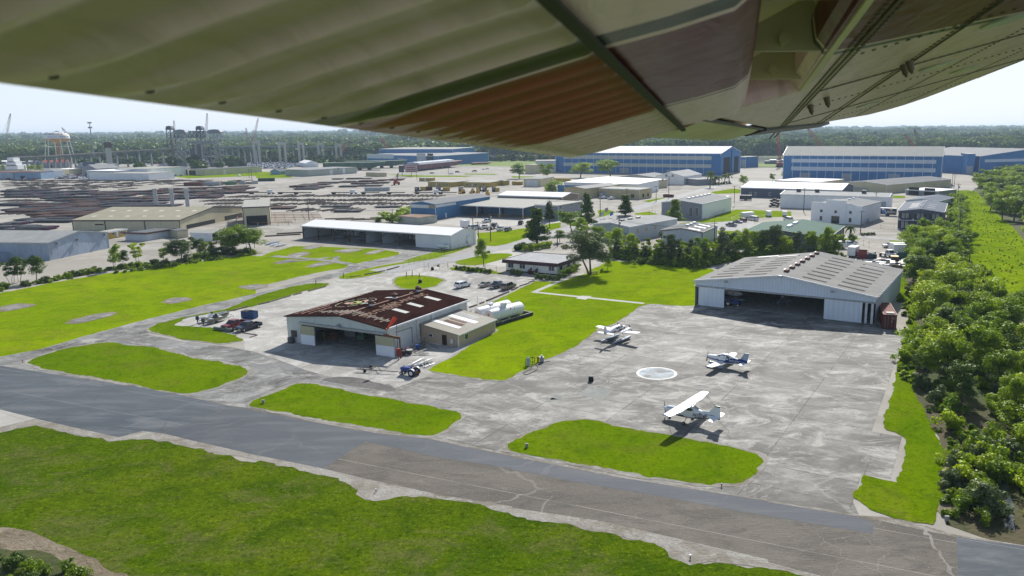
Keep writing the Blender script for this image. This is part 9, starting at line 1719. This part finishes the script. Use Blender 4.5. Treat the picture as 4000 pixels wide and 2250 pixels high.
for k,(x0,x1,yt,yb) in enumerate(((988,1018,553,592),(1086,1120,558,590),(1163,1190,559,588),(1238,1267,561,585),(1308,1336,563,580),(418,434,577,612))):
 d=DB-60+k*20 if k<5 else 1020; a=atd((x0,yb),d); b=atd((x1,yb),d); o=(a+b)/2; o.z=0; v=b-a; v.z=0; L=v.length; zt_=atd(((x0+x1)/2,yt),d).z; r=thing('bridge_pier',['first','second','third','fourth','fifth and farthest'][k]+' new white bridge pier right of the lift bridge' if k<5 else 'lone white twin column pier with a dark deck block on top, left of the bridge','bridge pier',o,math.atan2(v.y,v.x),'new bridge piers' if k<5 else None)
 for s in (-.32,.32): m=MB(); m.beam((L*s,0,0),(L*s,0,zt_-1),3.2); m.build('column',WP,r)
 m=MB(); m.box((0,0,zt_-1),(L*1.05,4,3.2)); m.build('pier_cap',WP,r)
 if k==5: m=MB(); m.box((0,0,zt_+3),(L*1.9,8,6)); m.build('deck_block',plain('rusty_deck_block',(.07,.05,.05)),r)
r=thing('tugboat','white wheelhouse of a tugboat rising behind the trees at far left','tugboat',atd((49,600),1100)*1); r.location[2]=0;
for k,(w_,z) in enumerate(((14,9),(11,13),(7,17))): m=MB(); m.box((0,0,z-2),(w_,10,5)); m.build('deckhouse',WHT,r)
def barge(lab,pa,pb,ptop,mat,w,cover=None,bow=1,group=None):
 A,B=G(pa),G(pb); d=B-A; L=d.length; h=hgt(pa,ptop); n=Vector((-d.y,d.x,0)).normalized(); r=thing('barge',lab,'barge',A,math.atan2(d.y,d.x),group); z0=h*.28
 m=MB(); m.loft([[(x,0,zb),(x,w,zb),(x,w,zt),(x,0,zt)] for x,zb,zt in ((0,z0,h*.93),(L*.03,z0,h*.93),(L*.82,z0,h*.93),(L*.95,h*.62,h*.97),(L,h*.85,h))]); m.build('hull',mat,r)
 m=MB(); [m.box((L*f,w/2,z0/2),(4,w*.6,z0)) for f in (.06,.22,.4,.58,.74)]; m.build('support_blocks',T_dark,r)
 m=MB(); [m.bb(L*f-.2,L*f+.2,-.12,-.01,z0,h*.93) for f in [k/14 for k in range(1,13)]]; m.build('hull_ribs',mat,r)
 if cover: m=MB(); m.loft([[(x,w*.08,h*.93),(x,w*.12,zt*.93),(x,w*.5,zt),(x,w*.88,zt*.93),(x,w*.92,h*.93)] for x,zt in [(L*.04+L*.78*k/14,h*1.28+(.25 if k%2 else 0)) for k in range(15)]]); m.build('cargo_cover',cover,r)
 return r
GB=plain('barge_green',(.06,.13,.08),.7,var=.25,sc=.1); RBm=plain('barge_dull_red',(.16,.06,.06),.7,var=.25,sc=.1)
barge('dull red barge on blocks with a crinkled silver cargo cover',P('n',815,315),P('n',1235,268),P('n',812,248),RBm,18,plain('silver_tarpaulin',(.5,.54,.58),.5,var=.1,sc=.3))
barge('near dark green barge on blocks with an overhanging bow',P('n',-90,310),P('n',495,300),P('n',-90,230),GB,16); barge('far dark green barge behind the nearer green one',P('n',120,290),P('n',705,280),P('n',120,215),GB,16)
barge('small orange-brown deck barge lying right of the red barge',P('2',2185,370),P('2',2370,365),P('2',2185,348),plain('orange_brown',(.3,.15,.06)),10)
g=G(P('n',746,360)); h=hgt(P('n',746,360),P('n',746,258)); r=thing('billboard','two panel roadside billboard near the red barge','billboard',g); m=MB(); m.tube((0,0,0),(0,0,h-5),.35); m.tube((-9,0,0),(-9,0,h-4),.3); m.build('post',STL,r); m=MB(); m.box((0,0,h-3.3),(12,.6,6.6)); m.build('panel',plain('billboard_pale',(.5,.4,.42)),r); m=MB(); m.box((-9.5,-.4,h-3.3),(5,.5,6.6)); m.build('dark_panel',T_dark,r); m=MB(); [m.box((0,-.36,h-1.8-k*1.9),(9,.08,.9)) for k in range(3)]; m.build('printed_rows',plain('billboard_maroon',(.25,.05,.08)),r)
rs=random.Random(44); HR=[plain('house_roof_grey',(.14,.13,.13)),plain('house_roof_brown',(.17,.12,.1)),plain('house_roof_slate',(.1,.11,.14))]; HW=[plain('house_brick',(.3,.16,.11)),plain('house_cream',(.55,.5,.42))]
hid=0
for (x0,x1,y,sp_) in ((2855,3060,606,15),(3690,3840,618,17),(1850,2010,590,16),(2560,2700,590,24)):
 x=x0
 while x<x1:
  g=G((x,y-rs.uniform(0,5))); L,D=rs.uniform(14,20),rs.uniform(11,15); r=thing('house',f'hip roofed house across the canal, {ordn(hid)} from the start of the bank row','house',g,R_(rs.uniform(-40,20)),'houses across the canal'); wall_mb(L,D,4.5,'flat',0).build('wall',HW[hid%2],r); roof_mb(L,D,4.5,'hip',4.5,.5).build('roof',HR[hid%3],r)
  m=MB(); [m.bb(L*f,L*f+1.5,-.06,.02,1,3) for f in (.15,.45,.75)]; m.build('window',GL,r); hid+=1; x+=sp_*rs.uniform(.8,1.3)
for k,(x,y) in enumerate(((1850,618),(1960,620),(2100,622),(2990,640))):
 g=G((x,y)); r=thing('moored_barge',['flat dark barge moored left on the canal','second flat barge moored on the canal under the wing','rusty flat barge moored by the longest hall','grey steel barge moored behind the middle hall'][k],'barge',g,R_(-6)); m=MB(); m.bb(0,70,0,12,.3,3.5); m.build('hull',[BGR,RBm,RBm,BGR][k],r); m=MB(); [m.bb(6+14*q,14+14*q,2,9,3.5,5) for q in range(4)]; m.build('deck_load',[RST,RED,RST,STL][k],r)
rs=random.Random(77)
for k in range(70):
 p=G(P('m',rs.uniform(215,840),rs.uniform(290,360))); p=p+Vector((rs.uniform(-1,1),rs.uniform(-1,1),0)); m=MB(); l=rs.uniform(1,4.5); q=rs.random()
 if q<.6: m.box((0,0,.25+rs.uniform(0,.5)),(l,rs.uniform(.4,1.6),rs.uniform(.2,.8)),rs.uniform(-.2,.2))
 else: m.tube((-l/2,0,.3),(l/2,0,.3),.18,.18,7)
 o=m.build('building_material',rs.choice([AL,T_dark,CON,STL,WOOD,T_white])); o.location=p; o.rotation_euler=(0,0,GA+rs.choice((0,PI/2))+rs.uniform(-.2,.2)); tag(o,'piece of stacked building material in the plant yard behind the big hangar','building material','stacked material in the plant yard')
for k in range(60):
 reg,x,y=rs.choice((('1',rs.uniform(560,880),rs.uniform(720,770)),('1',rs.uniform(0,380),rs.uniform(765,785)),('k',rs.uniform(150,330),rs.uniform(590,640)))); j=rs.randrange(7); o=sc_[j][1].copy(); COL.objects.link(o); o.location=G(P(reg,x,y)); o.rotation_euler=(0,0,rs.uniform(0,6)); tag(o,f'{cm[j][0]} old vehicle in the cluttered yards at the far left','car',f'{cm[j][0]} vehicles in the far left yards')
for k,o in enumerate(list(sp)+list(rk)):
 pass
